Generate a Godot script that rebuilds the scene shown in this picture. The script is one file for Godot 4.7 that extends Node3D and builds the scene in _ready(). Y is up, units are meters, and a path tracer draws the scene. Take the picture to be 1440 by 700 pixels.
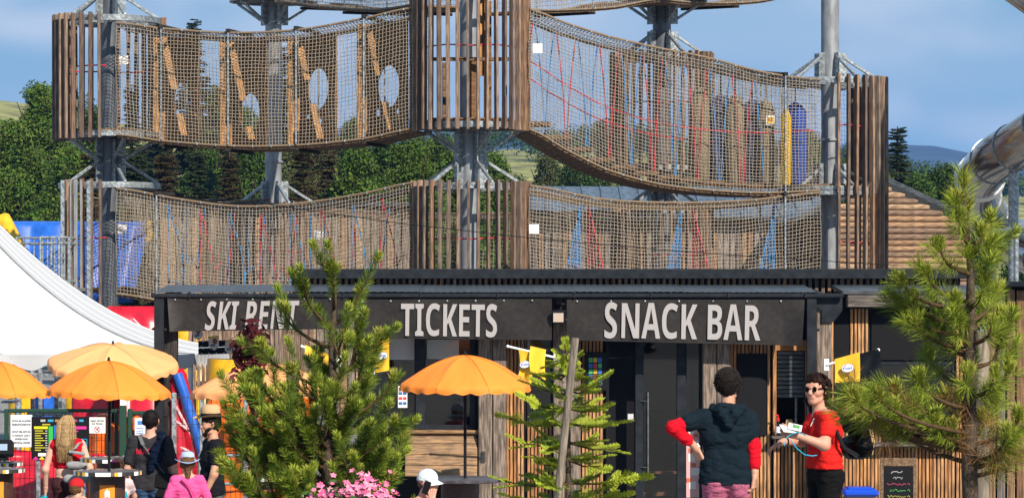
extends Node3D
# A ropes-course park: snack bar and ticket building in front of net bridges hung between steel poles.
# Units are metres, y is up, the camera looks along -z from a bank 2.3 m under the lens.

const FOC := 4400.0      # focal length in pixels of the 1440 pixel wide picture
const EYE := 2.28
const K := 2.0            # depths below are given in units of this many metres
const HORIZON := 400.0
const LOW := -0.93        # plaza level below the bank the camera stands on
const ORD := ["first", "second", "third", "fourth", "fifth", "sixth", "seventh", "eighth", "ninth", "tenth", "eleventh", "twelfth"]

var rng := RandomNumberGenerator.new()
var M := {}
var used_names := {}

# ------------------------------------------------------------------ mesh builder
class MB:
	var v := PackedVector3Array()
	var n := PackedVector3Array()
	var c := PackedColorArray()
	var ix := PackedInt32Array()
	var col := Color.WHITE

	func vert(p: Vector3, nn: Vector3) -> int:
		v.append(p); n.append(nn); c.append(col)
		return v.size() - 1

	func tri(a: Vector3, b: Vector3, d: Vector3) -> void:
		var nn := (d - a).cross(b - a).normalized()
		var k := v.size()
		v.append(a); v.append(b); v.append(d)
		n.append(nn); n.append(nn); n.append(nn)
		c.append(col); c.append(col); c.append(col)
		ix.append(k); ix.append(k + 1); ix.append(k + 2)

	func quad(a: Vector3, b: Vector3, d: Vector3, e: Vector3) -> void:
		var nn := (d - a).cross(b - a)
		if nn.length_squared() < 1e-16: nn = (e - a).cross(d - a)
		nn = nn.normalized()
		var k := v.size()
		v.append(a); v.append(b); v.append(d); v.append(e)
		for i in 4:
			n.append(nn); c.append(col)
		for i in [0, 1, 2, 0, 2, 3]: ix.append(k + i)

	# a quad turned so that its normal looks along out
	func face(a: Vector3, b: Vector3, d: Vector3, e: Vector3, out: Vector3) -> void:
		if (d - a).cross(b - a).dot(out) < 0.0: quad(a, e, d, b)
		else: quad(a, b, d, e)

	func box(at: Vector3, s: Vector3, bas := Basis.IDENTITY, bev := 0.0) -> void:
		var h := s * 0.5
		if bev <= 0.0:
			for ax in 3:
				for sg in [-1.0, 1.0]:
					var o := Vector3.ZERO; o[ax] = sg * h[ax]
					var p := Vector3.ZERO; p[(ax + 1) % 3] = h[(ax + 1) % 3]
					var q := Vector3.ZERO; q[(ax + 2) % 3] = h[(ax + 2) % 3]
					face(at + bas * (o + p + q), at + bas * (o + p - q), at + bas * (o - p - q), at + bas * (o - p + q), bas * o)
			return
		bev = minf(bev, minf(h.x, minf(h.y, h.z)) * 0.9)
		for ax in 3:
			var u := (ax + 1) % 3
			var w := (ax + 2) % 3
			for sg in [-1.0, 1.0]:
				var o := Vector3.ZERO; o[ax] = sg * h[ax]
				var p := Vector3.ZERO; p[u] = h[u] - bev
				var q := Vector3.ZERO; q[w] = h[w] - bev
				face(at + bas * (o + p + q), at + bas * (o + p - q), at + bas * (o - p - q), at + bas * (o - p + q), bas * o)
			for s1 in [-1.0, 1.0]:
				for s2 in [-1.0, 1.0]:
					var a := Vector3.ZERO; a[u] = s1 * h[u]; a[w] = s2 * (h[w] - bev)
					var b := Vector3.ZERO; b[u] = s1 * (h[u] - bev); b[w] = s2 * h[w]
					var l := Vector3.ZERO; l[ax] = h[ax] - bev
					face(at + bas * (a - l), at + bas * (b - l), at + bas * (b + l), at + bas * (a + l), bas * (a + b))
		for sx in [-1.0, 1.0]:
			for sy in [-1.0, 1.0]:
				for sz in [-1.0, 1.0]:
					var a := Vector3(sx * h.x, sy * (h.y - bev), sz * (h.z - bev))
					var b := Vector3(sx * (h.x - bev), sy * h.y, sz * (h.z - bev))
					var d := Vector3(sx * (h.x - bev), sy * (h.y - bev), sz * h.z)
					if (d - a).cross(b - a).dot(Vector3(sx, sy, sz)) < 0: tri(at + bas * a, at + bas * d, at + bas * b)
					else: tri(at + bas * a, at + bas * b, at + bas * d)

	# a bar of w x h section from a to b
	func bar(a: Vector3, b: Vector3, w: float, h: float, bev := 0.0, up := Vector3.UP) -> void:
		var z := (b - a).normalized()
		if absf(z.dot(up)) > 0.98: up = Vector3(0, 0, 1)
		var x := up.cross(z).normalized()
		box((a + b) * 0.5, Vector3(w, h, a.distance_to(b)), Basis(x, z.cross(x), z), bev)

	func tube(path: Array, rads, sides := 6, caps := true) -> void:
		var m := path.size()
		var k0 := v.size()
		var up := Vector3.ZERO
		for i in m:
			var t: Vector3 = ((path[mini(i + 1, m - 1)] as Vector3) - (path[maxi(i - 1, 0)] as Vector3)).normalized()
			if up == Vector3.ZERO: up = (Vector3.RIGHT if absf(t.x) < 0.8 else Vector3.UP)
			up = (up - t * up.dot(t)).normalized()
			var s := t.cross(up)
			var r: float = rads[i] if rads is Array else rads
			for j in sides:
				var a := TAU * j / sides
				var nn := up * cos(a) + s * sin(a)
				v.append((path[i] as Vector3) + nn * r); n.append(nn); c.append(col)
		for i in m - 1:
			for j in sides:
				var a := k0 + i * sides + j
				var b := k0 + i * sides + (j + 1) % sides
				ix.append(a); ix.append(a + sides); ix.append(b)
				ix.append(b); ix.append(a + sides); ix.append(b + sides)
		if caps:
			for e in [0, m - 1]:
				var t2: Vector3 = ((path[1] - path[0]) if e == 0 else (path[m - 1] - path[m - 2]))
				t2 = t2.normalized() * (-1.0 if e == 0 else 1.0)
				var ctr := vert(path[e], t2)
				var ring := []
				for j in sides: ring.append(vert(v[k0 + e * sides + j], t2))
				for j in sides:
					if e == 0: ix.append_array([ctr, ring[j], ring[(j + 1) % sides]])
					else: ix.append_array([ctr, ring[(j + 1) % sides], ring[j]])

	# profile of (radius, height) turned round the y axis
	func lathe(prof: Array, at: Vector3, segs := 24, crease := 0.7) -> void:
		for i in prof.size() - 1:
			var p: Vector2 = prof[i]
			var q: Vector2 = prof[i + 1]
			var nr := Vector2(q.y - p.y, p.x - q.x).normalized()
			var n0 := nr
			var n1 := nr
			if i > 0:
				var o: Vector2 = prof[i - 1]
				var nn := Vector2(p.y - o.y, o.x - p.x).normalized()
				if nn.dot(nr) > crease: n0 = (nn + nr).normalized()
			if i < prof.size() - 2:
				var o2: Vector2 = prof[i + 2]
				var nn2 := Vector2(o2.y - q.y, q.x - o2.x).normalized()
				if nn2.dot(nr) > crease: n1 = (nn2 + nr).normalized()
			var k := v.size()
			for j in segs + 1:
				var a := TAU * j / segs
				var d := Vector3(cos(a), 0, sin(a))
				vert(at + d * p.x + Vector3.UP * p.y, d * n0.x + Vector3.UP * n0.y)
				vert(at + d * q.x + Vector3.UP * q.y, d * n1.x + Vector3.UP * n1.y)
			for j in segs:
				var b := k + j * 2
				ix.append_array([b, b + 2, b + 1, b + 1, b + 2, b + 3])

	# a smooth sheet from f(u, v), u and v in 0..1; thick > 0 gives it a back and an edge
	func grid(f: Callable, nu: int, nv: int, thick := 0.0) -> void:
		var pts := PackedVector3Array()
		for i in nu + 1:
			for j in nv + 1: pts.append(f.call(float(i) / nu, float(j) / nv))
		var w := nv + 1
		var nor := PackedVector3Array()
		for i in nu + 1:
			for j in nv + 1:
				var du := pts[mini(i + 1, nu) * w + j] - pts[maxi(i - 1, 0) * w + j]
				var dv := pts[i * w + mini(j + 1, nv)] - pts[i * w + maxi(j - 1, 0)]
				nor.append(du.cross(dv).normalized())
		var k := v.size()
		for i in pts.size():
			v.append(pts[i]); n.append(nor[i]); c.append(col)
		for i in nu:
			for j in nv:
				var a := k + i * w + j
				ix.append_array([a, a + 1, a + w, a + 1, a + w + 1, a + w])
		if thick <= 0.0: return
		var k2 := v.size()
		for i in pts.size():
			v.append(pts[i] - nor[i] * thick); n.append(-nor[i]); c.append(col)
		for i in nu:
			for j in nv:
				var a := k2 + i * w + j
				ix.append_array([a, a + w, a + 1, a + 1, a + w, a + w + 1])
		for i in nu:
			for j in [0, nv]:
				var a = i * w + j
				var b = (i + 1) * w + j
				face(pts[a], pts[b], pts[b] - nor[b] * thick, pts[a] - nor[a] * thick, pts[a] - pts[i * w + (1 if j == 0 else nv - 1)])
		for j in nv:
			for i in [0, nu]:
				var a: int = i * w + j
				var b: int = a + 1
				face(pts[a], pts[b], pts[b] - nor[b] * thick, pts[a] - nor[a] * thick, pts[a] - pts[(1 if i == 0 else nu - 1) * w + j])

	# a flat outline (x, y) given depth along z, about its own middle
	func slab(poly: PackedVector2Array, xf: Transform3D, depth: float) -> void:
		var t := Geometry2D.triangulate_polygon(poly)
		var h := depth * 0.5
		for s in [-1.0, 1.0]:
			for i in range(0, t.size(), 3):
				var a := xf * Vector3(poly[t[i]].x, poly[t[i]].y, s * h)
				var b := xf * Vector3(poly[t[i + 1]].x, poly[t[i + 1]].y, s * h)
				var d := xf * Vector3(poly[t[i + 2]].x, poly[t[i + 2]].y, s * h)
				if (d - a).cross(b - a).dot(xf.basis.z * s) < 0: tri(a, d, b)
				else: tri(a, b, d)
		var mid := Vector2.ZERO
		var cw := Geometry2D.is_polygon_clockwise(poly)
		for i in poly.size():
			var p := poly[i]
			var q := poly[(i + 1) % poly.size()]
			var e := q - p
			var o := Vector2(-e.y, e.x) if cw else Vector2(e.y, -e.x)
			face(xf * Vector3(p.x, p.y, h), xf * Vector3(q.x, q.y, h), xf * Vector3(q.x, q.y, -h), xf * Vector3(p.x, p.y, -h), xf.basis * Vector3(o.x, o.y, 0))

	func ball(at: Vector3, r: Vector3, seg := 10, rings := 7) -> void:
		var k := v.size()
		for i in rings + 1:
			var th := PI * i / rings
			for j in seg + 1:
				var a := TAU * j / seg
				var d := Vector3(sin(th) * cos(a), cos(th), sin(th) * sin(a))
				vert(at + d * r, (d / r).normalized())
		for i in rings:
			for j in seg:
				var a := k + i * (seg + 1) + j
				ix.append_array([a, a + seg + 1, a + 1, a + 1, a + seg + 1, a + seg + 2])

	func add(o: MB, xf := Transform3D.IDENTITY) -> void:
		var k := v.size()
		for i in o.v.size():
			v.append(xf * o.v[i]); n.append((xf.basis * o.n[i]).normalized()); c.append(o.c[i])
		for i in o.ix: ix.append(k + i)

	func mesh() -> ArrayMesh:
		var a := []
		a.resize(Mesh.ARRAY_MAX)
		a[Mesh.ARRAY_VERTEX] = v; a[Mesh.ARRAY_NORMAL] = n; a[Mesh.ARRAY_COLOR] = c; a[Mesh.ARRAY_INDEX] = ix
		var m := ArrayMesh.new()
		if v.size() > 0: m.add_surface_from_arrays(Mesh.PRIMITIVE_TRIANGLES, a)
		return m

# ------------------------------------------------------------------ scene helpers
func P(px: float, py: float, d: float) -> Vector3:   # where a point measured in the photograph lies when it is d metres away
	var m := d * K
	return Vector3((px - 720.0) * m / FOC, EYE + (HORIZON - py) * m / FOC, -m)

func level(y: float, d: float) -> float:   # storey heights, measured above the plaza by the middle pole
	return y + EYE - 1.45 + (HORIZON - 560.0) * d * K / FOC

func numbered(called: String) -> String:
	if not used_names.has(called):
		used_names[called] = 0
		return called
	used_names[called] += 1
	return "%s_%03d" % [called, used_names[called]]

func part(called: String, what, mat: Material, parent: Node3D, at := Vector3.ZERO) -> MeshInstance3D:
	var o := MeshInstance3D.new()
	var k := 0
	var nm := called
	while parent.has_node(NodePath(nm)):
		k += 1
		nm = "%s_%03d" % [called, k]
	o.name = nm
	o.mesh = what.mesh() if what is MB else what
	o.material_override = mat
	o.position = at
	parent.add_child(o, true)
	return o

func stuff(o: Node) -> Node:
	o.set_meta("kind", "stuff")
	return o

func thing(called: String, label: String, category: String, at := Vector3.ZERO, turn := 0.0, group := "") -> Node3D:
	var o := Node3D.new()
	o.name = numbered(called)
	o.position = at
	o.rotation.y = turn
	add_child(o, true)
	return tag(o, label, category, group)

func tag(o: Node3D, label: String, category: String, group := "") -> Node3D:
	o.set_meta("label", label)
	o.set_meta("category", category)
	if group: o.set_meta("group", group)
	return o

func single(called: String, what, mat: Material, label: String, category: String, group := "", at := Vector3.ZERO) -> MeshInstance3D:
	var o := MeshInstance3D.new()
	o.name = numbered(called)
	o.mesh = what.mesh() if what is MB else what
	o.material_override = mat
	o.position = at
	add_child(o, true)
	tag(o, label, category, group)
	return o

func struct(called: String, what, mat: Material) -> MeshInstance3D:
	var o := MeshInstance3D.new()
	o.name = numbered(called)
	o.mesh = what.mesh() if what is MB else what
	o.material_override = mat
	add_child(o, true)
	o.set_meta("kind", "structure")
	return o

func copies(called: String, m: Mesh, mat: Material, xs: Array, cols: Array, parent: Node3D) -> MultiMeshInstance3D:
	var mm := MultiMesh.new()
	mm.transform_format = MultiMesh.TRANSFORM_3D
	mm.use_colors = true
	mm.mesh = m
	mm.instance_count = xs.size()
	for i in xs.size():
		mm.set_instance_transform(i, xs[i])
		mm.set_instance_color(i, cols[i] if i < cols.size() else Color.WHITE)
	var o := MultiMeshInstance3D.new()
	o.name = called
	o.multimesh = mm
	o.material_override = mat
	parent.add_child(o, true)
	o.set_meta("kind", "stuff")
	return o

# ------------------------------------------------------------------ materials
func noise_tex(size: int, freq: float, oct: int, lo: float, hi: float, sd: int, kind := FastNoiseLite.TYPE_SIMPLEX_SMOOTH, gain := 0.55) -> ImageTexture:
	var f := FastNoiseLite.new()
	f.noise_type = kind
	f.seed = sd
	f.frequency = freq
	f.fractal_octaves = oct
	f.fractal_gain = gain
	var im := f.get_seamless_image(size, size)
	im.convert(Image.FORMAT_L8)
	var d := im.get_data()
	for i in d.size():
		d[i] = int(clampf(lerpf(lo, hi, smoothstep(0.12, 0.88, d[i] / 255.0)), 0, 1) * 255.0)
	return ImageTexture.create_from_image(Image.create_from_data(size, size, false, Image.FORMAT_L8, d))

func mat(key: String, c: Color, rough := 0.8, metal := 0.0, tex: Texture2D = null, scale := Vector3.ONE, spec := 0.5) -> StandardMaterial3D:
	var m := StandardMaterial3D.new()
	m.resource_name = key
	m.albedo_color = c.linear_to_srgb()
	m.roughness = rough
	m.metallic = metal
	m.metallic_specular = spec
	m.vertex_color_use_as_albedo = true
	m.cull_mode = BaseMaterial3D.CULL_DISABLED
	if tex:
		m.albedo_texture = tex
		m.uv1_triplanar = true
		m.uv1_world_triplanar = true
		m.uv1_scale = scale
	M[key] = m
	return m

func relief(m: StandardMaterial3D, tex: ImageTexture, strength: float) -> void:   # a normal map from the same grain
	var im: Image = tex.get_image().duplicate()
	im.bump_map_to_normal_map(strength)
	m.normal_enabled = true
	m.normal_texture = ImageTexture.create_from_image(im)
	m.normal_scale = 1.0

func make_materials() -> void:
	var grain := noise_tex(512, 0.012, 5, 0.52, 1.0, 3, FastNoiseLite.TYPE_SIMPLEX_SMOOTH, 0.62)
	var worn := noise_tex(512, 0.008, 5, 0.62, 1.0, 11)
	var soft := noise_tex(256, 0.02, 4, 0.82, 1.0, 21)
	var rough_t := noise_tex(256, 0.04, 4, 0.7, 1.0, 33)
	# slats of the ropes towers: weathered larch in several tones
	var tones := [Color(0.2, 0.125, 0.085), Color(0.27, 0.18, 0.125), Color(0.15, 0.098, 0.07), Color(0.25, 0.145, 0.085), Color(0.19, 0.14, 0.108)]
	for i in 5:
		var m := mat("slat_wood_%d" % i, tones[i] * 1.45, 0.85, 0, grain, Vector3(5, 0.35, 5))
		relief(m, grain, 4.0)
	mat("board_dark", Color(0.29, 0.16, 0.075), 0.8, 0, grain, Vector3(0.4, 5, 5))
	mat("board_fresh_or_sunlit", Color(0.62, 0.3, 0.085), 0.7, 0, grain, Vector3(4, 0.4, 4))  # fresh wood; on the crawl panels the orange also paints sunlit strips
	mat("plank_brown", Color(0.25, 0.145, 0.07), 0.8, 0, grain, Vector3(3, 3, 0.4))
	for i in 4:
		mat("facade_slat_%d" % i, [Color(0.6, 0.27, 0.09), Color(0.68, 0.34, 0.13), Color(0.5, 0.21, 0.07), Color(0.62, 0.33, 0.15)][i], 0.72, 0, grain, Vector3(6, 0.3, 6))
	for i in 4:
		mat("log_board_%d" % i, [Color(0.52, 0.31, 0.17), Color(0.42, 0.24, 0.13), Color(0.58, 0.38, 0.22), Color(0.34, 0.21, 0.135)][i], 0.85, 0, grain, Vector3(0.5, 6, 5))
	for i in 4:
		mat("wing_board_%d" % i, [Color(0.38, 0.2, 0.1), Color(0.32, 0.27, 0.24), Color(0.46, 0.28, 0.15), Color(0.2, 0.15, 0.125)][i], 0.85, 0, grain, Vector3(5, 0.3, 5))
	mat("timber_grey", Color(0.29, 0.22, 0.17), 0.85, 0, grain, Vector3(4, 0.35, 4))
	mat("timber_grey_h", Color(0.17, 0.14, 0.125), 0.85, 0, grain, Vector3(0.35, 4, 4))
	mat("timber_dark", Color(0.06, 0.055, 0.052), 0.8, 0, grain, Vector3(4, 0.35, 4))
	mat("counter_wood", Color(0.36, 0.2, 0.085), 0.55, 0, grain, Vector3(0.5, 4, 4))
	mat("stake_wood", Color(0.34, 0.28, 0.22), 0.9, 0, grain, Vector3(5, 0.5, 5))
	mat("hall_board", Color(0.3, 0.24, 0.19), 0.9, 0, grain, Vector3(4, 0.3, 4))
	mat("net", Color(0.345, 0.295, 0.235), 0.95)
	mat("net_black", Color(0.02, 0.02, 0.024), 0.8)
	mat("rope_red", Color(0.5, 0.02, 0.045), 0.8)
	mat("rope_blue", Color(0.015, 0.2, 0.5), 0.8)
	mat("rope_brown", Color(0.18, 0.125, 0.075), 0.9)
	mat("steel_dark", Color(0.13, 0.145, 0.17), 0.42, 0.3, soft, Vector3(1.2, 0.5, 1.2))
	mat("steel_pole", Color(0.3, 0.315, 0.335), 0.45, 0.3, soft, Vector3(1.2, 0.4, 1.2))
	mat("galvanised", Color(0.46, 0.51, 0.54), 0.45, 0.55, worn, Vector3(3, 3, 3))
	mat("stainless", Color(0.52, 0.5, 0.485), 0.16, 1.0, soft, Vector3(0.6, 2.0, 0.6))
	mat("anthracite", Color(0.025, 0.029, 0.035), 0.42, 0.1, soft, Vector3(1, 1, 1))
	mat("anthracite_roof", Color(0.095, 0.108, 0.12), 0.35, 0.3, worn, Vector3(0.7, 3, 3))
	mat("roof_blue_grey", Color(0.16, 0.2, 0.25), 0.4, 0.3, worn, Vector3(1, 1, 1))
	mat("black_plastic", Color(0.012, 0.012, 0.014), 0.45)
	mat("black_matt", Color(0.012, 0.012, 0.013), 0.9)
	mat("interior", Color(0.02, 0.019, 0.018), 0.9)
	mat("interior_wood", Color(0.12, 0.06, 0.03), 0.7)
	var bn := mat("banner", Color(0.022, 0.0185, 0.017), 0.52, 0, soft, Vector3(2, 2, 2))
	var wrinkle := noise_tex(512, 0.006, 4, 0.0, 1.0, 71)
	relief(bn, wrinkle, 0.9)
	mat("letter_white", Color(0.33, 0.31, 0.31), 0.6)
	mat("white_paint", Color(0.78, 0.78, 0.78), 0.5)
	mat("paper", Color(0.72, 0.73, 0.77), 0.7)
	var tent := mat("tent_white", Color(0.48, 0.49, 0.505), 0.6)
	tent.backlight = Color(0.25, 0.25, 0.25)
	var um := mat("umbrella_orange", Color(0.84, 0.225, 0.018), 0.75)
	um.backlight = Color(0.36, 0.13, 0.02)
	var um2 := mat("umbrella_faded", Color(0.86, 0.37, 0.14), 0.8)
	um2.backlight = Color(0.5, 0.25, 0.1)
	mat("table_base", Color(0.075, 0.03, 0.018), 0.5, 0, soft, Vector3(3, 3, 3))
	mat("table_top", Color(0.1, 0.09, 0.1), 0.35, 0, worn, Vector3(4, 4, 4))
	mat("inflatable_red", Color(0.62, 0.012, 0.035), 0.32, 0, soft, Vector3(1, 1, 1))
	mat("inflatable_yellow", Color(0.8, 0.46, 0.015), 0.32, 0, soft, Vector3(1, 1, 1))
	mat("inflatable_blue", Color(0.02, 0.13, 0.6), 0.32, 0, soft, Vector3(1, 1, 1))
	mat("inflatable_orange", Color(0.85, 0.15, 0.01), 0.4, 0, soft, Vector3(1, 1, 1))
	mat("fence_green", Color(0.008, 0.045, 0.028), 0.5)
	mat("mesh_wire", Color(0.05, 0.07, 0.06), 0.5, 0.4)
	mat("flag_yellow", Color(0.78, 0.44, 0.02), 0.75).backlight = Color(0.3, 0.18, 0.02)
	mat("pure", Color(1, 1, 1), 0.6)
	mat("pure_matt", Color(1, 1, 1), 0.92)
	mat("gloss", Color(1, 1, 1), 0.22)
	mat("skin", Color(1, 1, 1), 0.62).subsurf_scatter_strength = 0.1
	var cloth_t := noise_tex(256, 0.03, 4, 0.84, 1.0, 55)
	mat("cloth", Color(1, 1, 1), 0.92, 0, cloth_t, Vector3(9, 9, 9))
	mat("hair", Color(1, 1, 1), 0.55, 0, grain, Vector3(30, 4, 30))
	var leaf := mat("leaf", Color(1, 1, 1), 0.6)
	leaf.backlight = Color(0.45, 0.5, 0.25)
	var need := mat("needle", Color(1, 1, 1), 0.5)
	need.backlight = Color(0.3, 0.35, 0.15)
	var bark := mat("bark", Color(0.115, 0.085, 0.062), 0.95, 0, rough_t, Vector3(9, 3, 9))
	relief(bark, rough_t, 6.0)
	mat("twig", Color(0.12, 0.075, 0.04), 0.9, 0, rough_t, Vector3(12, 6, 12))
	mat("paving", Color(0.3, 0.29, 0.27), 0.9, 0, rough_t, Vector3(0.7, 0.7, 0.7))
	mat("meadow", Color(0.29, 0.285, 0.075), 0.95, 0, worn, Vector3(0.03, 0.03, 0.03))
	mat("mountain", Color(0.03, 0.055, 0.05), 1.0, 0, worn, Vector3(0.002, 0.002, 0.002))
	mat("soil", Color(0.19, 0.15, 0.1), 0.95, 0, rough_t, Vector3(0.5, 0.5, 0.5))
	var glass := StandardMaterial3D.new()
	glass.resource_name = "glass"
	glass.albedo_color = Color(0.05, 0.06, 0.06, 0.1)
	glass.transparency = BaseMaterial3D.TRANSPARENCY_ALPHA
	glass.roughness = 0.02
	glass.metallic_specular = 0.5
	M["glass"] = glass
	for k in ["black_plastic", "black_matt", "interior", "anthracite", "hair", "leaf", "needle", "bark", "twig", "interior_wood", "cloth", "net", "board_dark", "timber_dark"]: M[k].metallic_specular = 0.2
	M.banner.metallic_specular = 0.36
	var lamp := mat("lamp_glass", Color(0.62, 0.5, 0.42), 0.2)

# ------------------------------------------------------------------ sky, sun, camera
func sky_color(dir: Vector3, n1: FastNoiseLite, n2: FastNoiseLite) -> Color:
	var e := clampf(dir.y, -0.1, 1.0)
	var t := pow(clampf(e / 0.75, 0, 1), 0.42)
	var c := Color(0.26, 0.4, 0.5).lerp(Color(0.085, 0.225, 0.39), t)
	if dir.y < 0.0: return Color(0.2, 0.24, 0.26).lerp(Color(0.15, 0.14, 0.125), clampf(-dir.y * 4.0, 0, 1))
	# thin high cloud and a few soft puffs low down, on a flat layer overhead
	var k := 1.0 / (dir.y + 0.12)
	var q := Vector3(dir.x * k, 0, dir.z * k)
	var a := n1.get_noise_3d(q.x * 110.0, q.z * 75.0, 0.0) * 0.5 + 0.5
	var b := n2.get_noise_3d(q.x * 42.0 + 40.0, q.z * 95.0, 7.0) * 0.5 + 0.5
	var puff := smoothstep(0.47, 0.68, a) * 0.5
	var veil := smoothstep(0.42, 0.78, b) * 0.4
	return c.lerp(Color(0.48, 0.52, 0.6), clampf(puff + veil, 0, 0.85))

func make_sky() -> void:
	var n1 := FastNoiseLite.new()
	n1.seed = 8; n1.frequency = 0.016; n1.fractal_octaves = 5
	var n2 := FastNoiseLite.new()
	n2.seed = 19; n2.frequency = 0.011; n2.fractal_octaves = 5
	var w := 1536
	var h := 768
	var im := Image.create(w, h, false, Image.FORMAT_RGBF)
	for j in h:
		var th := PI * (j + 0.5) / h
		if j > h / 2 + 8:
			im.fill_rect(Rect2i(0, j, w, 1), sky_color(Vector3(0, cos(th), sin(th)), n1, n2))
			continue
		for i in w:
			var ph := TAU * (i + 0.5) / w
			im.set_pixel(i, j, sky_color(Vector3(sin(th) * sin(ph), cos(th), sin(th) * cos(ph)), n1, n2))
	var pano := PanoramaSkyMaterial.new()
	pano.panorama = ImageTexture.create_from_image(im)
	var sky := Sky.new()
	sky.sky_material = pano
	var env := Environment.new()
	env.background_mode = Environment.BG_SKY
	env.sky = sky
	env.tonemap_mode = Environment.TONE_MAPPER_LINEAR
	env.tonemap_exposure = 1.5
	env.sdfgi_enabled = true
	env.ssao_enabled = true
	env.ssil_enabled = true
	env.fog_enabled = true
	env.fog_density = 0.00016
	env.fog_light_color = Color(0.42, 0.64, 0.95)
	var we := WorldEnvironment.new()
	we.environment = env
	add_child(we)

func setup_view() -> void:
	var cam := Camera3D.new()
	cam.projection = Camera3D.PROJECTION_FRUSTUM
	var near := 0.5
	cam.set_frustum(700.0 / FOC * near, Vector2(0, (HORIZON - 350.0) / FOC * near), near, 9000.0)
	cam.position = Vector3(0, EYE, 0)
	add_child(cam)
	cam.current = true
	make_sky()
	var sun := DirectionalLight3D.new()
	sun.light_energy = 1.6
	sun.light_color = Color(1.0, 0.955, 0.89)
	sun.light_angular_distance = 0.5
	sun.shadow_enabled = true
	add_child(sun)
	sun.look_at_from_position(Vector3(0.42, 0.6, 0.69) * 50.0, Vector3.ZERO)

# ------------------------------------------------------------------ land
func ground_y(x: float, z: float) -> float:
	var d := -z
	return lerpf(0.0, LOW, smoothstep(24.5, 35.5, d))

func sample(xs: Array, ys: Array, x: float) -> float:   # smooth curve through given points
	var i := 0
	while i < xs.size() - 2 and x > xs[i + 1]: i += 1
	var t := clampf((x - xs[i]) / float(xs[i + 1] - xs[i]), 0, 1)
	var p0: float = ys[maxi(i - 1, 0)]
	var p1: float = ys[i]
	var p2: float = ys[i + 1]
	var p3: float = ys[mini(i + 2, ys.size() - 1)]
	return p1 + 0.5 * t * (p2 - p0 + t * (2 * p0 - 5 * p1 + 4 * p2 - p3 + t * (3 * (p1 - p2) + p3 - p0)))

func build_land() -> void:
	var g := MB.new()
	g.grid(func(u, v): 
		var x := lerpf(-150, 150, u)
		var z := lerpf(14.0, -260.0, v)
		return Vector3(x, ground_y(x, z), z), 24, 164)
	struct("ground", g, M.paving)
	var f := FastNoiseLite.new()
	f.seed = 5; f.frequency = 0.008; f.fractal_octaves = 4
	# meadow slopes rising behind the trees
	var hill := MB.new()
	hill.grid(func(u, v):
		var x := lerpf(-260, 260, u)
		var d := lerpf(240, 840, v)
		var crest := sample([-260, -100, -40, 3, 60, 98, 160, 260], [35, 38.4, 27, 29.5, 25, 19.6, 23, 30], x)
		var y := LOW - 0.1 + crest * pow(smoothstep(0.0, 1.0, clampf((d - 240) / 380.0, 0, 1)), 1.1) - maxf(0, d - 620) * 0.15
		return Vector3(x, y + f.get_noise_2d(x, d) * 1.3 * smoothstep(240, 360, d), -d), 70, 44)
	struct("meadow_hill", hill, M.meadow)
	# blue forested range far off
	var far := MB.new()
	var f2 := FastNoiseLite.new()
	f2.seed = 15; f2.frequency = 0.0016; f2.fractal_octaves = 5
	far.grid(func(u, v):
		var x := lerpf(-2600, 2600, u)
		var d := lerpf(2300, 3900, v)
		var crest := sample([-2600, -1200, -500, 0, 250, 400, 450, 520, 900, 2600], [150, 120, 135, 150, 136, 142, 130, 128, 120, 150], x)
		var y := (crest + 26.0) * pow(smoothstep(0, 1, clampf((d - 2300) / 900.0, 0, 1)), 0.9) - maxf(0, d - 3200) * 0.3
		return Vector3(x, y - 20 + f2.get_noise_2d(x, d) * 16.0, -d), 150, 36)
	struct("mountain", far, M.mountain)

# ------------------------------------------------------------------ ropes course
func on_ring(c: Vector3, r: float, a: float, y: float) -> Vector3:
	return Vector3(c.x + sin(a) * r, y, c.z + cos(a) * r)

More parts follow.
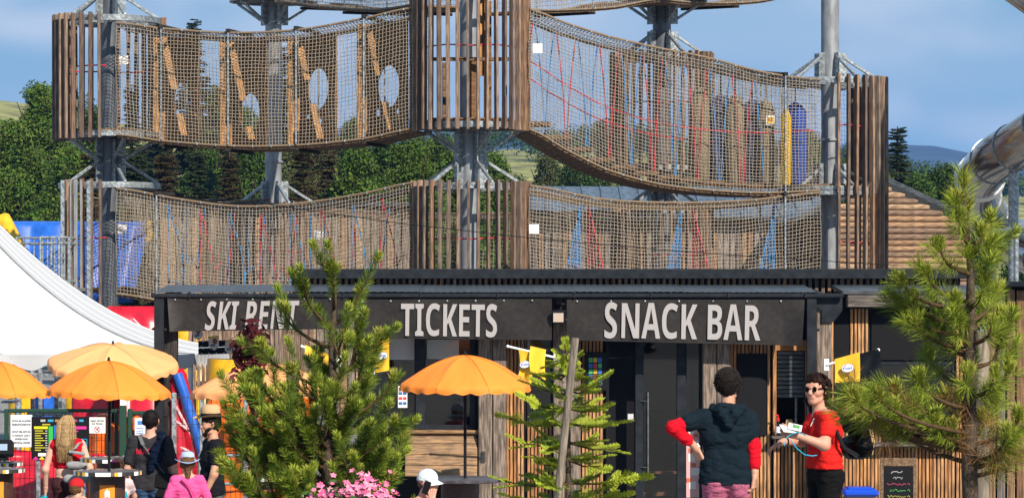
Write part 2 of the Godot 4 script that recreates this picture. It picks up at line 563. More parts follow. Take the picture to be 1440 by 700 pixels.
# levels: [bottom y, top y, first slat angle, last slat angle] in degrees, 0 towards the camera, positive to the right
func tower(called: String, label: String, c: Vector3, pole_r: float, top: float, r: float, levels: Array, pole_mat: String, down_arms := [], detail := true) -> Node3D:
	var t := thing(called, label, "ropes tower", Vector3(c.x, LOW, c.z), 0, "poles of the ropes course")
	var c0 := Vector3.ZERO
	var pm := MB.new()
	pm.tube([Vector3(0, 0, 0), Vector3(0, 4, 0), Vector3(0, 8, 0), Vector3(0, top - LOW, 0)], pole_r, 28)
	for y in [2.6, 5.8, 9.0]:
		pm.lathe([Vector2(pole_r, y - 0.02), Vector2(pole_r + 0.035, y - 0.02), Vector2(pole_r + 0.035, y + 0.02), Vector2(pole_r, y + 0.02)], c0, 24)
	pm.lathe([Vector2(pole_r, 0.06), Vector2(pole_r + 0.16, 0.06), Vector2(pole_r + 0.16, 0.0)], c0, 24)
	part("pole", pm, M[pole_mat], t)
	for lv in levels:
		var y0: float = level(lv[0], -c.z / K) - LOW
		var y1: float = level(lv[1], -c.z / K) - LOW
		for yy in [y0, y1]:
			var ring := MB.new()
			ring.lathe([Vector2(r - 0.09, yy - 0.05), Vector2(r - 0.02, yy - 0.05), Vector2(r - 0.02, yy + 0.05), Vector2(r - 0.09, yy + 0.05), Vector2(r - 0.09, yy - 0.05)], c0, 40)
			for k in 6:
				var a := TAU * k / 6 + 0.26
				ring.bar(on_ring(c0, pole_r, a, yy), on_ring(c0, r - 0.05, a, yy), 0.06, 0.08)
			part("ring", ring, M.galvanised, t)
		var fl := MB.new()
		fl.lathe([Vector2(pole_r + 0.01, y0 + 0.085), Vector2(r - 0.1, y0 + 0.085), Vector2(r - 0.1, y0 + 0.052), Vector2(pole_r + 0.01, y0 + 0.052)], c0, 40)
		part("platform", fl, M.plank_brown, t)
		# steel braces above the upper ring and under the lower one, each on a bolted plate
		for k in 5:
			var a := TAU * k / 5 + 0.45
			for up in [1, -1]:
				if up == -1 and not down_arms.is_empty() and not down_arms.has(lv[0]): continue
				var yb: float = y1 if up == 1 else y0
				var arm := MB.new()
				arm.bar(on_ring(c0, pole_r + 0.07, a, yb + up * 0.46), on_ring(c0, r - 0.06, a, yb + up * 0.05), 0.055, 0.055, 0.008)
				part("brace", arm, M.galvanised, t)
				var pl := MB.new()
				var b := Basis(Vector3.UP, a)
				pl.box(on_ring(c0, pole_r + 0.06, a, yb + up * 0.3), Vector3(0.025, 0.46, 0.16), b, 0.005)
				for h in 3:
					for s in [-1, 1]:
						pl.box(on_ring(c0, pole_r + 0.085, a, yb + up * (0.16 + 0.13 * h)) + b * Vector3(0.018 * s, 0, 0), Vector3(0.016, 0.028, 0.028), b)
				part("brace_plate", pl, M.galvanised, t)
		# the cage of upright slats, each board set edge on
		var hgt := y1 - y0 + 0.18
		var sm := MB.new()
		sm.box(Vector3.ZERO, Vector3(0.046, hgt, 0.1), Basis.IDENTITY, 0.006)
		var smesh := sm.mesh()
		var pitch := rad_to_deg(0.162 / r)
		var a1: float = lv[2]
		while a1 <= lv[3]:
			var o := part("slat", smesh, M["slat_wood_%d" % rng.randi_range(0, 4)], t, on_ring(c0, r + 0.04, deg_to_rad(a1), (y0 + y1) * 0.5 + rng.randf_range(-0.012, 0.012)))
			o.rotation = Vector3(rng.randf_range(-0.004, 0.004), deg_to_rad(a1 + rng.randf_range(-1.5, 1.5)), rng.randf_range(-0.006, 0.006))
			a1 += pitch * rng.randf_range(0.94, 1.06)
		if detail and lv[3] > lv[2]:
			var rp := MB.new()
			var path := []
			for k in 25:
				path.append(on_ring(c0, r - 0.06, deg_to_rad(lerpf(lv[2], lv[3], k / 24.0)), lerpf(y0, y1, 0.58) + 0.01 * sin(k * 0.9)))
			rp.tube(path, 0.013, 5)
			part("safety_rope", rp, M.rope_red, t)
	return t

class Span:   # one hanging bridge: its near edge low and high, and how far back the far side is
	var x0: Vector3
	var s: Array
	var top: Array
	var bot: Array
	var a: Vector3
	var b: Vector3
	var bow: float
	var wide: float
	var host
	func at(u: float, side: float, h: float) -> Vector3:   # side 0 near .. 1 far, h 0 floor .. 1 top
		var p := a.lerp(b, u)
		var dir := (b - a)
		var nrm := Vector3(dir.z, 0, -dir.x).normalized()
		if nrm.z > 0: nrm = -nrm
		p += nrm * (wide * side + bow * 4.0 * u * (1.0 - u))
		var y: float = lerpf(host.sample(s, bot, u), host.sample(s, top, u), h)
		return Vector3(p.x, y, p.z)

func span(px: Array, top: Array, bot: Array, d0: float, d1: float, bow: float, wide: float) -> Span:
	var o := Span.new()
	o.host = self
	o.wide = wide
	o.bow = bow
	var n := px.size()
	o.a = P(px[0], 0, d0); o.a.y = 0
	o.b = P(px[n - 1], 0, d1); o.b.y = 0
	# heights measured in the picture, turned into metres at the depth of the near edge
	for k in n:
		var u := 0.0
		for it in 40:   # find where along the bridge this column falls
			var e := 0.5 / pow(1.35, it)
			var q := o.a.lerp(o.b, u); q.z -= bow * 4.0 * u * (1 - u)
			var pp: float = 720.0 + q.x * FOC / -q.z
			u += e if pp < px[k] else -e
			u = clampf(u, 0, 1)
		if k == 0: u = 0.0
		if k == n - 1: u = 1.0
		var d := -(o.a.lerp(o.b, u).z - bow * 4.0 * u * (1 - u))
		o.s.append(u)
		o.top.append(EYE + (HORIZON - top[k]) * d / FOC)
		o.bot.append(EYE + (HORIZON - bot[k]) * d / FOC)
	return o

func net(f: Callable, nu: int, nv: int, r := 0.0054, jit := 0.0035, skew := 0.0) -> MB:
	var mb := MB.new()
	var pts := []
	for i in nu + 1:
		var row := []
		for j in nv + 1:
			row.append((f.call(float(i) / nu, float(j) / nv) as Vector3) + Vector3(rng.randfn(0, jit), rng.randfn(0, jit), rng.randfn(0, jit * 1.5)))
		pts.append(row)
	for i in nu + 1: 
		mb.col = Color.WHITE * rng.randf_range(0.8, 1.08); mb.col.a = 1
		mb.tube(pts[i], r, 3, false)
	for j in nv + 1:
		var row := []
		for i in nu + 1: row.append(pts[i][j])
		mb.col = Color.WHITE * rng.randf_range(0.8, 1.08); mb.col.a = 1
		mb.tube(row, r, 3, false)
	return mb

func bridge(called: String, label: String, sp: Span, hangers: Array, boards := true, roof_mat := "rope_brown", cells := 0.061) -> Node3D:
	var o := sp.at(0.5, 0.5, 0.0)
	var t := thing(called, label, "net bridge", o, 0, "net bridges of the ropes course")
	var lng := sp.a.distance_to(sp.b)
	var nu := int(lng / cells)
	var tall: float = sp.at(0.5, 0, 1).y - sp.at(0.5, 0, 0).y
	var nv := int(tall / cells)
	var bulge := func(u, v): return Vector3(0.012 * sin(v * 7.0 + u * 29.0), 0.014 * sin(u * 37.0 + v * 5.0) * sin(PI * v), 0.05 * sin(PI * v) * (0.6 + 0.4 * sin(u * 21.0)) + 0.012 * sin(u * 63.0))
	stuff(part("net_front", net(func(u, v): return sp.at(u, 0, v) - o + bulge.call(u, v), nu, nv), M.net, t))
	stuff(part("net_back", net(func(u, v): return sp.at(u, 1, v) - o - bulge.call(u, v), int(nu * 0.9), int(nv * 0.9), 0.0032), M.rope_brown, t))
	stuff(part("net_roof", net(func(u, v): return sp.at(u, v, 1.0) - o - Vector3(0, 0.1 * sin(PI * v), 0), nu, int(sp.wide / 0.075), 0.0065), M[roof_mat], t))
	# carrying ropes along the four edges
	for e in [[0, 0], [0, 1], [1, 0], [1, 1]]:
		var mb := MB.new()
		var path := []
		for k in 41: path.append(sp.at(k / 40.0, e[0], e[1]) - o + Vector3(0, -0.012 if e[1] == 0 else 0.012, 0))
		mb.tube(path, 0.022, 6)
		part("edge_rope", mb, M.rope_brown, t)
	# steel lashing rings on the near edge
	var rings := MB.new()
	for k in int(lng / 0.33):
		var p := sp.at((k + 0.5) / int(lng / 0.33), 0, 1) - o
		rings.box(p + Vector3(0, 0.01, 0.02), Vector3(0.03, 0.045, 0.03), Basis.IDENTITY, 0.008)
		p = sp.at((k + 0.3) / int(lng / 0.33), 0, 0) - o
		rings.box(p + Vector3(0, -0.01, 0.02), Vector3(0.03, 0.045, 0.03), Basis.IDENTITY, 0.008)
	stuff(part("lashing_rings", rings, M.galvanised, t))
	if boards:
		var nb := int(lng / 0.125)
		for k in nb:
			var u := (k + 0.5) / nb
			var p := sp.at(u, 0.01, 0) - o
			var q := sp.at(u, 0.99, 0) - o
			var mb := MB.new()
			var slope := sp.at(minf(u + 0.02, 1.0), 0.5, 0) - sp.at(maxf(u - 0.02, 0.0), 0.5, 0)
			mb.bar(p + Vector3(0, -0.045, 0), q + Vector3(0, -0.045, 0), 0.114, 0.035, 0.0, slope.cross(q - p).normalized())
			part("floor_plank", mb, M.plank_brown, t)
	for u in hangers:
		var mb := MB.new()
		mb.bar(sp.at(u, -0.02, 0) - o, sp.at(u, -0.02, 1) - o + Vector3(0, 0.03, 0), 0.03, 0.045, 0.006)
		part("hanger_bar", mb, M.galvanised, t)
		var mb2 := MB.new()
		mb2.bar(sp.at(u, -0.05, 1) - o + Vector3(0, 0.05, 0), sp.at(u, 1.05, 1) - o + Vector3(0, 0.05, 0), 0.07, 0.06, 0.006)
		part("cross_bar", mb2, M.timber_dark, t)
		var mb4 := MB.new()
		mb4.bar(sp.at(u, -0.05, 0) - o + Vector3(0, -0.09, 0), sp.at(u, 1.05, 0) - o + Vector3(0, -0.09, 0), 0.06, 0.05, 0.006)
		part("cross_bar", mb4, M.timber_dark, t)
		var mb3 := MB.new()
		mb3.bar(sp.at(u, 1.02, 0) - o, sp.at(u, 1.02, 1) - o, 0.03, 0.045, 0.006)
		part("hanger_bar", mb3, M.galvanised, t)
	return t

func hole_panel(w: float, h: float, hole: Vector2, hr: float, holes: Array, d: float) -> MB:
	# a board wall with round holes: the sheet as a fine grid with the holes' rims stitched in
	var mb := MB.new()
	var all := [[hole, hr]]
	for q in holes: all.append([Vector2(q[0], q[1]), q[2]])
	var poly := PackedVector2Array([Vector2(-w / 2, 0), Vector2(w / 2, 0), Vector2(w / 2, h), Vector2(-w / 2, h)])
	var pieces: Array = [poly]
	# cut into horizontal strips at each hole's middle so every piece stays a plain polygon
	var cuts := []
	for q in all: cuts.append((q[0] as Vector2).y)
	cuts.sort()
	var strips := []
	var y0 := 0.0
	for cy in cuts + [h]:
		if cy - y0 > 0.01:
			strips.append(PackedVector2Array([Vector2(-w / 2, y0), Vector2(w / 2, y0), Vector2(w / 2, cy), Vector2(-w / 2, cy)]))
			y0 = cy
	for q in all:
		var circ := PackedVector2Array()
		for k in 28: circ.append((q[0] as Vector2) + Vector2(cos(TAU * k / 28), sin(TAU * k / 28)) * (q[1] as float))
		var next := []
		for st in strips: next.append_array(Geometry2D.clip_polygons(st, circ))
		strips = next
	for st in strips:
		if not Geometry2D.is_polygon_clockwise(st): mb.slab(st, Transform3D.IDENTITY, d)
	return mb

func build_course() -> void:
	var group := "poles of the ropes course"
	tower("ropes_tower", "front ropes-course pole in the middle with two slatted wooden cages above the snack bar roof", P(661, 0, 27), 0.172, 12.0, 0.96, [[2.95, 5.1, -98, 98], [6.14, 8.46, -98, 98]], "steel_pole")
	tower("ropes_tower", "left ropes-course pole beside the white tent with slats round its outer side", P(153, 0, 28), 0.155, 12.0, 0.93, [[3.0, 5.25, -42, 4], [6.16, 8.2, -262, 4]], "steel_dark")
	tower("ropes_tower", "right ropes-course pole left of the timber gable with one tall two-storey slat cage", P(1168, 0, 28), 0.162, 12.0, 0.95, [[3.0, 5.12, 3, 150], [5.18, 7.1, 3, 150]], "steel_pole", [3.0])
	tower("ropes_tower", "rear ropes-course pole behind the board panels, second pole from the left", P(384, 0, 33), 0.172, 12.5, 0.95, [[3.2, 5.5, -60, 60], [9.85, 11.9, 1, 0]], "steel_pole")
	tower("ropes_tower", "rear ropes-course pole behind the stepping-log bridge with a slatted cage round it", P(931, 0, 31), 0.182, 12.5, 0.95, [[3.1, 5.15, -80, 80], [6.0, 8.2, -95, 95], [9.4, 11.5, 1, 0]], "steel_dark")

	# timber fittings inside the middle tower's upper cage
	var mid := get_node("ropes_tower") as Node3D
	var yb: float = level(6.14, 27) - LOW
	for q in [[-0.42, -0.2, 0.02, 1.1, "board_dark"], [-0.12, -0.45, 0.0, 2.2, "board_dark"], [0.2, -0.4, 0.9, 1.35, "board_fresh_or_sunlit"], [0.3, -0.35, 0.0, 2.2, "board_dark"], [0.05, 0.42, 0.05, 1.05, "board_dark"]]:
		var ib := MB.new()
		ib.box(Vector3(q[0], yb + q[2] + q[3] / 2, q[1]), Vector3(0.13, q[3], 0.04), Basis(Vector3.UP, 0.3), 0.004)
		part("inner_board", ib, M[q[4]], mid)
	for yy in [0.09, 1.12]:
		var sh := MB.new()
		sh.box(Vector3(0.02, yb + yy, 0.6), Vector3(1.3, 0.06, 0.1), Basis.IDENTITY, 0.005)
		part("inner_rail", sh, M.plank_brown, mid)
	# upper left: bridge with board panels
	var ul := span([163, 225, 320, 415, 510, 580], [33, 41, 47, 43, 27, 12], [188, 197, 204, 203, 194, 180], 27.5, 26.85, 0.15, 1.25)
	bridge("net_bridge", "upper left net bridge with dark board panels that have round crawl holes", ul, [0.15, 0.375, 0.605, 0.835], true, "net_black")
	var hp := [[257, 140, 0.34, [[0.25, 0.62, 0.08]], 0], [349, 160, 0.36, [[-0.25, 0.95, 0.07]], 1], [447, 126, 0.36, [[0.12, 0.42, 0.075], [0.2, 0.26, 0.06], [-0.3, 0.5, 0.06]], 2], [544, 125, 0.37, [[-0.3, 0.42, 0.07], [0.36, 0.42, 0.06]], 3]]
	var where := ["behind the first hanger from the left pole", "second from the left", "third from left, small holes under its big one", "nearest the middle tower, its hole showing clear sky"]
	for k in 4:
		var u := 0.5
		for it in 30:
			var q := ul.at(u, 0.5, 0)
			u += ([254, 349, 445, 544][k] - (720 + q.x * FOC / -q.z)) / 1000.0
		var b := ul.at(u, 0.5, 0)
		var h: float = ul.at(u, 0.5, 1).y - b.y - 0.06
		var t := thing("crawl_panel", "dark board panel with a round hole, " + where[k], "panel", b + Vector3(0, 0.01, 0), 0, "crawl panels of the upper left bridge")
		t.rotation.y = -0.98
		var hy: float = P(0, hp[k][1], 27.5).y - b.y
		part("board", hole_panel(1.36, h, Vector2(0.06, hy), hp[k][2], hp[k][3], 0.03), M.board_dark, t)
		# battens that tie the boards together, on the shaded side
		for y in [h * 0.93, h * 0.7, h * 0.47, h * 0.24]:
			for seg in [[-0.6, 0.6]]:
				if absf(y - hy) < 0.4:
					var mb0 := MB.new()
					mb0.box(Vector3(0.52, y, 0.026), Vector3(0.17, 0.022, 0.02))
					part("batten", mb0, M.board_fresh_or_sunlit, t)
				else:
					var mb1 := MB.new()
					mb1.box(Vector3(0.02, y, 0.026), Vector3(1.15, 0.022, 0.02))
					part("batten", mb1, M.board_fresh_or_sunlit, t)
		# an orange plank set on end at the near edge, painting a sunlit strip, and a slanting one broken by the hole
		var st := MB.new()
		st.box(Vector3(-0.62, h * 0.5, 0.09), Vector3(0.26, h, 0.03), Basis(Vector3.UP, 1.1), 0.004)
		part("sunlit_edge_plank", st, M.board_fresh_or_sunlit, t)
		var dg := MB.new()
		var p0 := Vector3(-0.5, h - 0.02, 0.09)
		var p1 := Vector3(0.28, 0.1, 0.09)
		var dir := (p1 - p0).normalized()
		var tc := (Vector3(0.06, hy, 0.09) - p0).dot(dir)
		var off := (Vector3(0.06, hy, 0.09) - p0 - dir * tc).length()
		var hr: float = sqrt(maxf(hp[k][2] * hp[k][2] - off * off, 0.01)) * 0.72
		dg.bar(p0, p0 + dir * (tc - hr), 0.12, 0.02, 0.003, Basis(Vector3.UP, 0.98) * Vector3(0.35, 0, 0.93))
		part("slanting_plank", dg, M.board_fresh_or_sunlit, t)
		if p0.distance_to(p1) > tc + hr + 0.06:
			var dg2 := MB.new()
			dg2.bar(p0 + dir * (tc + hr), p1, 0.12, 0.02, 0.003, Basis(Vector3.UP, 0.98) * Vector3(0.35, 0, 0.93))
			part("slanting_plank", dg2, M.board_fresh_or_sunlit, t)

	# upper right: bridge with stepping logs
	var ur := span([745, 800, 860, 930, 1000, 1080, 1154], [14, 34, 52, 68, 82, 103, 113], [181, 210, 238, 257, 266, 270, 267], 26.85, 27.5, 0.3, 1.3)
	bridge("net_bridge", "upper right net bridge that slopes down to the right, with stepping logs on ropes", ur, [0.885], true, "net_black")
	var rails := thing("hand_ropes", "two red hand ropes running the length of the sloping upper right bridge", "rope", ur.at(0.5, 0.2, 0.4))
	for e in [[0.25, 0.6, 0.56, 0.52], [0.75, 0.56, 0.46, 0.5]]:
		var mb := MB.new()
		var path := []
		for k in 31:
			var u := k / 30.0
			path.append(ur.at(u, e[0], 0) + Vector3.UP * (1.22 - 0.16 * u - (0.16 if e[0] > 0.5 else 0.0) - 0.06 * sin(PI * u)) - rails.position)
		mb.tube(path, 0.012, 5)
		part("rope", mb, M.rope_red, rails)
	for k in 11:
		var u := 0.045 + k * 0.077
		var p := ur.at(u, 0.45, 0) + Vector3(0, 0.2 - 0.008 * k, 0)
		var t := thing("stepping_log", "%s stepping log from the middle tower, hung on two ropes in the upper right bridge" % ORD[k], "stepping log", p, 0, "stepping logs of the upper right bridge")
		var lg := MB.new()
		var half := 0.29
		lg.tube([Vector3(-half, 0.01, 0), Vector3(-half * 0.3, 0.0, 0.01), Vector3(half, 0.0, 0)], [0.05, 0.055, 0.05], 8)
		part("log", lg, M.plank_brown, t)
		for s in [-1, 1]:
			var m := MB.new()
			var x0: float = s * half * 0.62
			var topy: float = ur.at(u, 0.45, 1).y - p.y - 0.1
			m.tube([Vector3(x0, 0.03, 0), Vector3(x0 + s * -0.04, topy * 0.4, 0.02), Vector3(x0 - s * 0.1, topy * 0.75, 0), Vector3(x0 - s * 0.16, topy, 0)], 0.0125, 5)
			part("rope", m, M["rope_red" if (k + (1 if s > 0 else 0)) % 2 == 0 else "rope_blue"], t)
	# padded bags hanging behind the net at the low end
	var bags := [[985, 0.6, 0.17, Color(0.26, 0.21, 0.145), "beige", "leftmost"], [1014, 0.85, 0.2, Color(0.09, 0.1, 0.17), "navy", "second from the left"], [1034, 0.6, 0.17, Color(0.26, 0.21, 0.145), "beige", "between two navy ones"], [1058, 0.8, 0.19, Color(0.09, 0.1, 0.17), "navy", "left of the yellow warning sign"], [1078, 0.6, 0.15, Color(0.27, 0.22, 0.15), "beige", "rightmost of the beige ones"], [1119, 0.6, 0.2, Color(0.02, 0.06, 0.28), "bright blue", "beside the yellow one"], [1106, 0.25, 0.09, Color(0.75, 0.45, 0.01), "yellow", "close to the right pole"]]
	for bg in bags:
		var u := 0.5
		for it in 30:
			var q := ur.at(u, bg[1], 0)
			u += (bg[0] - (720 + q.x * FOC / -q.z)) / 1000.0
		var p := ur.at(u, bg[1], 0)
		var y1: float = ur.at(u, bg[1], 1).y - p.y
		var t := thing("hanging_bag", "%s padded bag in the upper right net bridge, %s" % [bg[4], bg[5]], "punch bag", p, 0, "padded bags in the upper right bridge")
		var m := MB.new()
		m.col = bg[3]
		var r: float = bg[2]
		var hh := y1 * (0.78 if r > 0.12 else 0.7)
		m.lathe([Vector2(0.01, 0.1), Vector2(r * 0.8, 0.11), Vector2(r, 0.16), Vector2(r * 1.03, hh * 0.5), Vector2(r, hh - 0.1), Vector2(r * 0.7, hh), Vector2(0.02, hh + 0.08)], Vector3.ZERO, 20)
		part("bag", m, M.cloth, t)
		var m2 := MB.new()
		m2.tube([Vector3(0, hh + 0.06, 0), Vector3(0, y1, 0)], 0.014, 5)
		part("strap", m2, M.black_plastic, t)

	# lower left: rope webs in red and blue
	var ll := span([163, 250, 330, 420, 510, 580], [266, 281, 291, 287, 273, 258], [412, 427, 438, 438, 428, 412], 27.5, 26.85, 0.15, 1.25)
	bridge("net_bridge", "lower left net bridge with red and blue rope webs, behind the ski rental canopy", ll, [0.135], true, "net_black")
	for k in 8:
		var u0 := 0.15 + k * 0.104
		var red := k % 2 == 1
		var b := ll.at(u0, 0.45, 0)
		var t := thing("rope_web", "%s rope web from the left pole, knotted of %s rope, in the lower left bridge" % [ORD[k], "red" if red else "blue"], "rope web", b, 0, "rope webs of the lower left bridge")
		var y1: float = ll.at(u0, 0.45, 1).y - b.y - 0.12
		for pth in [[[-0.06, 1.0], [-0.08, 0.5], [-0.07, 0.0]], [[-0.06, 1.0], [0.12, 0.6], [0.2, 0.36], [0.18, 0.0]], [[0.2, 0.36], [0.32, 0.46], [0.44, 0.34], [0.56, 0.97]], [[0.44, 0.34], [0.45, 0.0]], [[0.12, 0.0], [0.26, 0.06], [0.44, 0.1]], [[0.26, 0.42], [0.27, 1.0]], [[-0.07, 0.2], [0.18, 0.18]], [[0.44, 0.2], [0.56, 0.2]]]:
			var m := MB.new()
			var path := []
			for q in pth: path.append(Vector3(q[0] + rng.randfn(0, 0.012), q[1] * y1, rng.randfn(0, 0.05)))
			m.tube(path, 0.012, 5)
			part("rope", m, M["rope_red" if red else "rope_blue"] if pth.size() != 2 or rng.randf() < 0.4 else M.rope_brown, t)
		var kn := MB.new()
		for q in [[0.2, 0.36], [0.44, 0.34], [-0.07, 0.2], [0.18, 0.18], [0.44, 0.1]]:
			kn.ball(Vector3(q[0], q[1] * y1, 0), Vector3(0.032, 0.032, 0.032), 7, 5)
		part("rope_clamps", kn, M.black_plastic, t)

	# lower right: triangular cargo nets
	var lr := span([745, 850, 950, 1050, 1154], [262, 281, 286, 283, 272], [412, 430, 436, 432, 418], 26.85, 27.5, 0.15, 1.3)
	bridge("net_bridge", "lower right net bridge with triangular cargo nets, behind the snack bar parapet", lr, [0.88], true, "rope_brown")
	var tri_px := [[816, 795, "rope_blue", -1, "left of the red one"], [828, 850, "rope_red", 1, "right of the first blue one"], [957, 935, "rope_blue", -1, "in the middle of the span"], [975, 1000, "rope_red", 1, "right of the middle of the span"], [1089, 1066, "rope_blue", -1, "closest to the right pole"]]
	for q in tri_px:
		var u := 0.5
		for it in 30:
			var w := lr.at(u, 0.4, 0)
			u += (q[0] - (720 + w.x * FOC / -w.z)) / 1000.0
		var b := lr.at(u, 0.4, 0)
		var y1: float = lr.at(u, 0.4, 1).y - b.y - 0.12
		var t := thing("cargo_net", "%s triangular cargo net in the lower right bridge, %s" % ["red" if q[2] == "rope_red" else "blue", q[4]], "cargo net", b, 0, "cargo nets of the lower right bridge")
		var lean: float = (q[1] - q[0]) * 0.0175
		var n := net(func(a, v): return Vector3(lerpf(0.0, lean * (1 - v), a), v * y1, 0.5 * a * (1 - v)), 6, 20, 0.011, 0.004)
		stuff(part("mesh", n, M[q[2]], t))
		var m := MB.new()
		m.tube([Vector3(0, 0, 0), Vector3(0, y1, 0)], 0.014, 5)
		m.tube([Vector3(lean, 0, 0.5), Vector3(0, y1, 0)], 0.014, 5)
		part("edge_rope", m, M[q[2]], t)
	# high bridges that leave the picture at the top
	var hl := span([386, 440, 500, 540, 585], [-118, -108, -104, -106, -115], [2, 8, 12, 11, 4], 32.0, 28.0, 0.1, 1.2)
	bridge("net_bridge", "highest net bridge left of the middle tower, cut by the top edge", hl, [0.2, 0.5, 0.8], true, "net_black", 0.075)
	var hr := span([742, 800, 870, 930], [-115, -106, -106, -118], [12, 13, 9, -2], 28.0, 30.0, 0.1, 1.2)
	bridge("net_bridge", "highest net bridge right of the middle tower, cut by the top edge", hr, [0.5], true, "net_black", 0.075)
	var hb := span([935, 1000, 1070, 1140], [-118, -112, -112, -125], [-2, 3, 1, -12], 30.2, 33.0, 0.1, 1.2)
	bridge("net_bridge", "highest net bridge running back from the rear pole, only its floor edge in view", hb, [0.5], true, "net_black", 0.075)
	# far bridges on the lower level, seen through the front nets
	var bl := span([384, 560, 760, 931], [292, 300, 300, 292], [395, 405, 405, 395], 33.6, 31.6, 0.1, 1.2)
	bridge("net_bridge", "rear net bridge on the lower level, seen through the front nets", bl, [0.33, 0.66], true, "rope_brown", 0.08)
	var bp := span([935, 1020, 1090, 1150], [86, 100, 112, 118], [225, 250, 262, 266], 31.0, 29.6, 0.15, 1.1)
	bridge("net_bridge", "rear net bridge on the upper level between rear and right poles, black along its top", bp, [0.5], true, "net_black", 0.08)
	var bq := span([170, 240, 310, 384], [272, 284, 286, 280], [402, 412, 412, 400], 29.6, 33, 0.1, 1.1)
	bridge("net_bridge", "rear net bridge on the lower level between left and second pole, behind the rope webs", bq, [0.5], true, "net_black", 0.08)

	# printed notices tied to the nets
	for q in [[173, 84, "white rules notice on the upper left net beside the left pole", false, 27.85], [171, 322, "white rules notice on the lower left net in front of the blue inflatable", false, 27.85], [756, 68, "white rules notice high on the upper right net beside the middle tower", false, 26.2], [751, 322, "white rules notice on the lower right net beside the middle tower's lower cage", false, 26.2], [1084, 169, "yellow warning notice on the upper right net", true, 27.75], [448, 330, "white rules notice hanging inside the lower left net", false, 27.6]]:
		var p := P(q[0], q[1], q[4])
		var t := thing("notice", q[2], "notice", p, 0, "notices tied to the nets")
		var m := MB.new()
		m.box(Vector3(0, 0, 0), Vector3(0.16, 0.16, 0.006), Basis.IDENTITY, 0.002)
		part("sheet", m, M.white_paint, t)
		var m2 := MB.new()
		if q[3]:
			m2.col = Color(0.8, 0.42, 0.01)
			m2.box(Vector3(0, 0.0, 0.0045), Vector3(0.13, 0.11, 0.003))
			m2.col = Color(0.25, 0.12, 0.01)
			for k in 2: m2.box(Vector3(-0.02 + 0.045 * k, 0.01, 0.0075), Vector3(0.025, 0.06, 0.002))
		else:
			m2.col = Color(0.45, 0.45, 0.48)
			for k in 4: m2.box(Vector3(-0.01 * (k % 2), 0.045 - 0.03 * k, 0.0045), Vector3(0.11 - 0.02 * (k % 2), 0.008, 0.002))
		part("print", m2, M.pure, t)
	# thin cable slung across in front of the lower bridges
	var cb := MB.new()
	var path := []
	for k in 33:
		var f := k / 32.0
		var px := lerpf(330, 1290, f)
		path.append(P(px, sample([330, 440, 560, 740, 940, 1150, 1290], [282, 297, 314, 334, 352, 366, 374], px), lerpf(26.6, 25.0, f)))
	cb.tube(path, 0.007, 5)
	single("cable", cb, M.black_plastic, "thin black cable slung across in front of the lower net bridges", "cable")

# ------------------------------------------------------------------ buildings
const FACE_D := 40.6     # the snack bar's front wall

const FZ := -FACE_D

func fx(px: float) -> float: return (px - 720.0) * FACE_D / FOC
func fy(py: float) -> float: return EYE + (HORIZON - py) * FACE_D / FOC

func flat(px0: float, px1: float, py0: float, py1: float, thick: float, proud := 0.0, bev := 0.0) -> MB:   # a board on the front wall, measured in the picture
	var m := MB.new()
	m.box(Vector3((fx(px0) + fx(px1)) * 0.5, (fy(py0) + fy(py1)) * 0.5, -FACE_D + proud - thick * 0.5), Vector3(absf(fx(px1) - fx(px0)), absf(fy(py0) - fy(py1)), thick), Basis.IDENTITY, bev)
	return m

func slat_field(t: Node3D, px0: float, px1: float, py0: float, py1: float, proud := 0.05) -> void:
	var x := fx(px0) + 0.02
	var y0 := maxf(fy(py1), LOW + 0.02)
	var y1 := fy(py0)
	var m := MB.new()
	m.box(Vector3.ZERO, Vector3(0.034, y1 - y0, 0.04), Basis.IDENTITY, 0.005)
	var shared := m.mesh()
	while x < fx(px1) - 0.02:
		var o := part("slat", shared, M["facade_slat_%d" % rng.randi_range(0, 3)], t, Vector3(x + rng.randf_range(-0.003, 0.003), (y0 + y1) * 0.5, -FACE_D + proud - 0.022))
		o.rotation.z = rng.randf_range(-0.002, 0.002)
		x += 0.048

func glazed(t: Node3D, px0: float, px1: float, py0: float, py1: float, frame := 0.05, set_back := 0.03) -> void:
	var w := MB.new()
	var x0 := fx(px0); var x1 := fx(px1); var y0 := fy(py1); var y1 := fy(py0)
	var z := -FACE_D - set_back
	for b in [[Vector3((x0 + x1) / 2, y0 + frame / 2, z), Vector3(x1 - x0, frame, 0.07)], [Vector3((x0 + x1) / 2, y1 - frame / 2, z), Vector3(x1 - x0, frame, 0.07)], [Vector3(x0 + frame / 2, (y0 + y1) / 2, z), Vector3(frame, y1 - y0 - 2 * frame, 0.07)], [Vector3(x1 - frame / 2, (y0 + y1) / 2, z), Vector3(frame, y1 - y0 - 2 * frame, 0.07)]]:
		w.box(b[0], b[1], Basis.IDENTITY, 0.006)
	var win := part("window", w, M.anthracite, t)
	var g := MB.new()
	g.box(Vector3((x0 + x1) / 2, (y0 + y1) / 2, z), Vector3(x1 - x0 - 2 * frame, y1 - y0 - 2 * frame, 0.012))
	part("pane", g, M.glass, win)

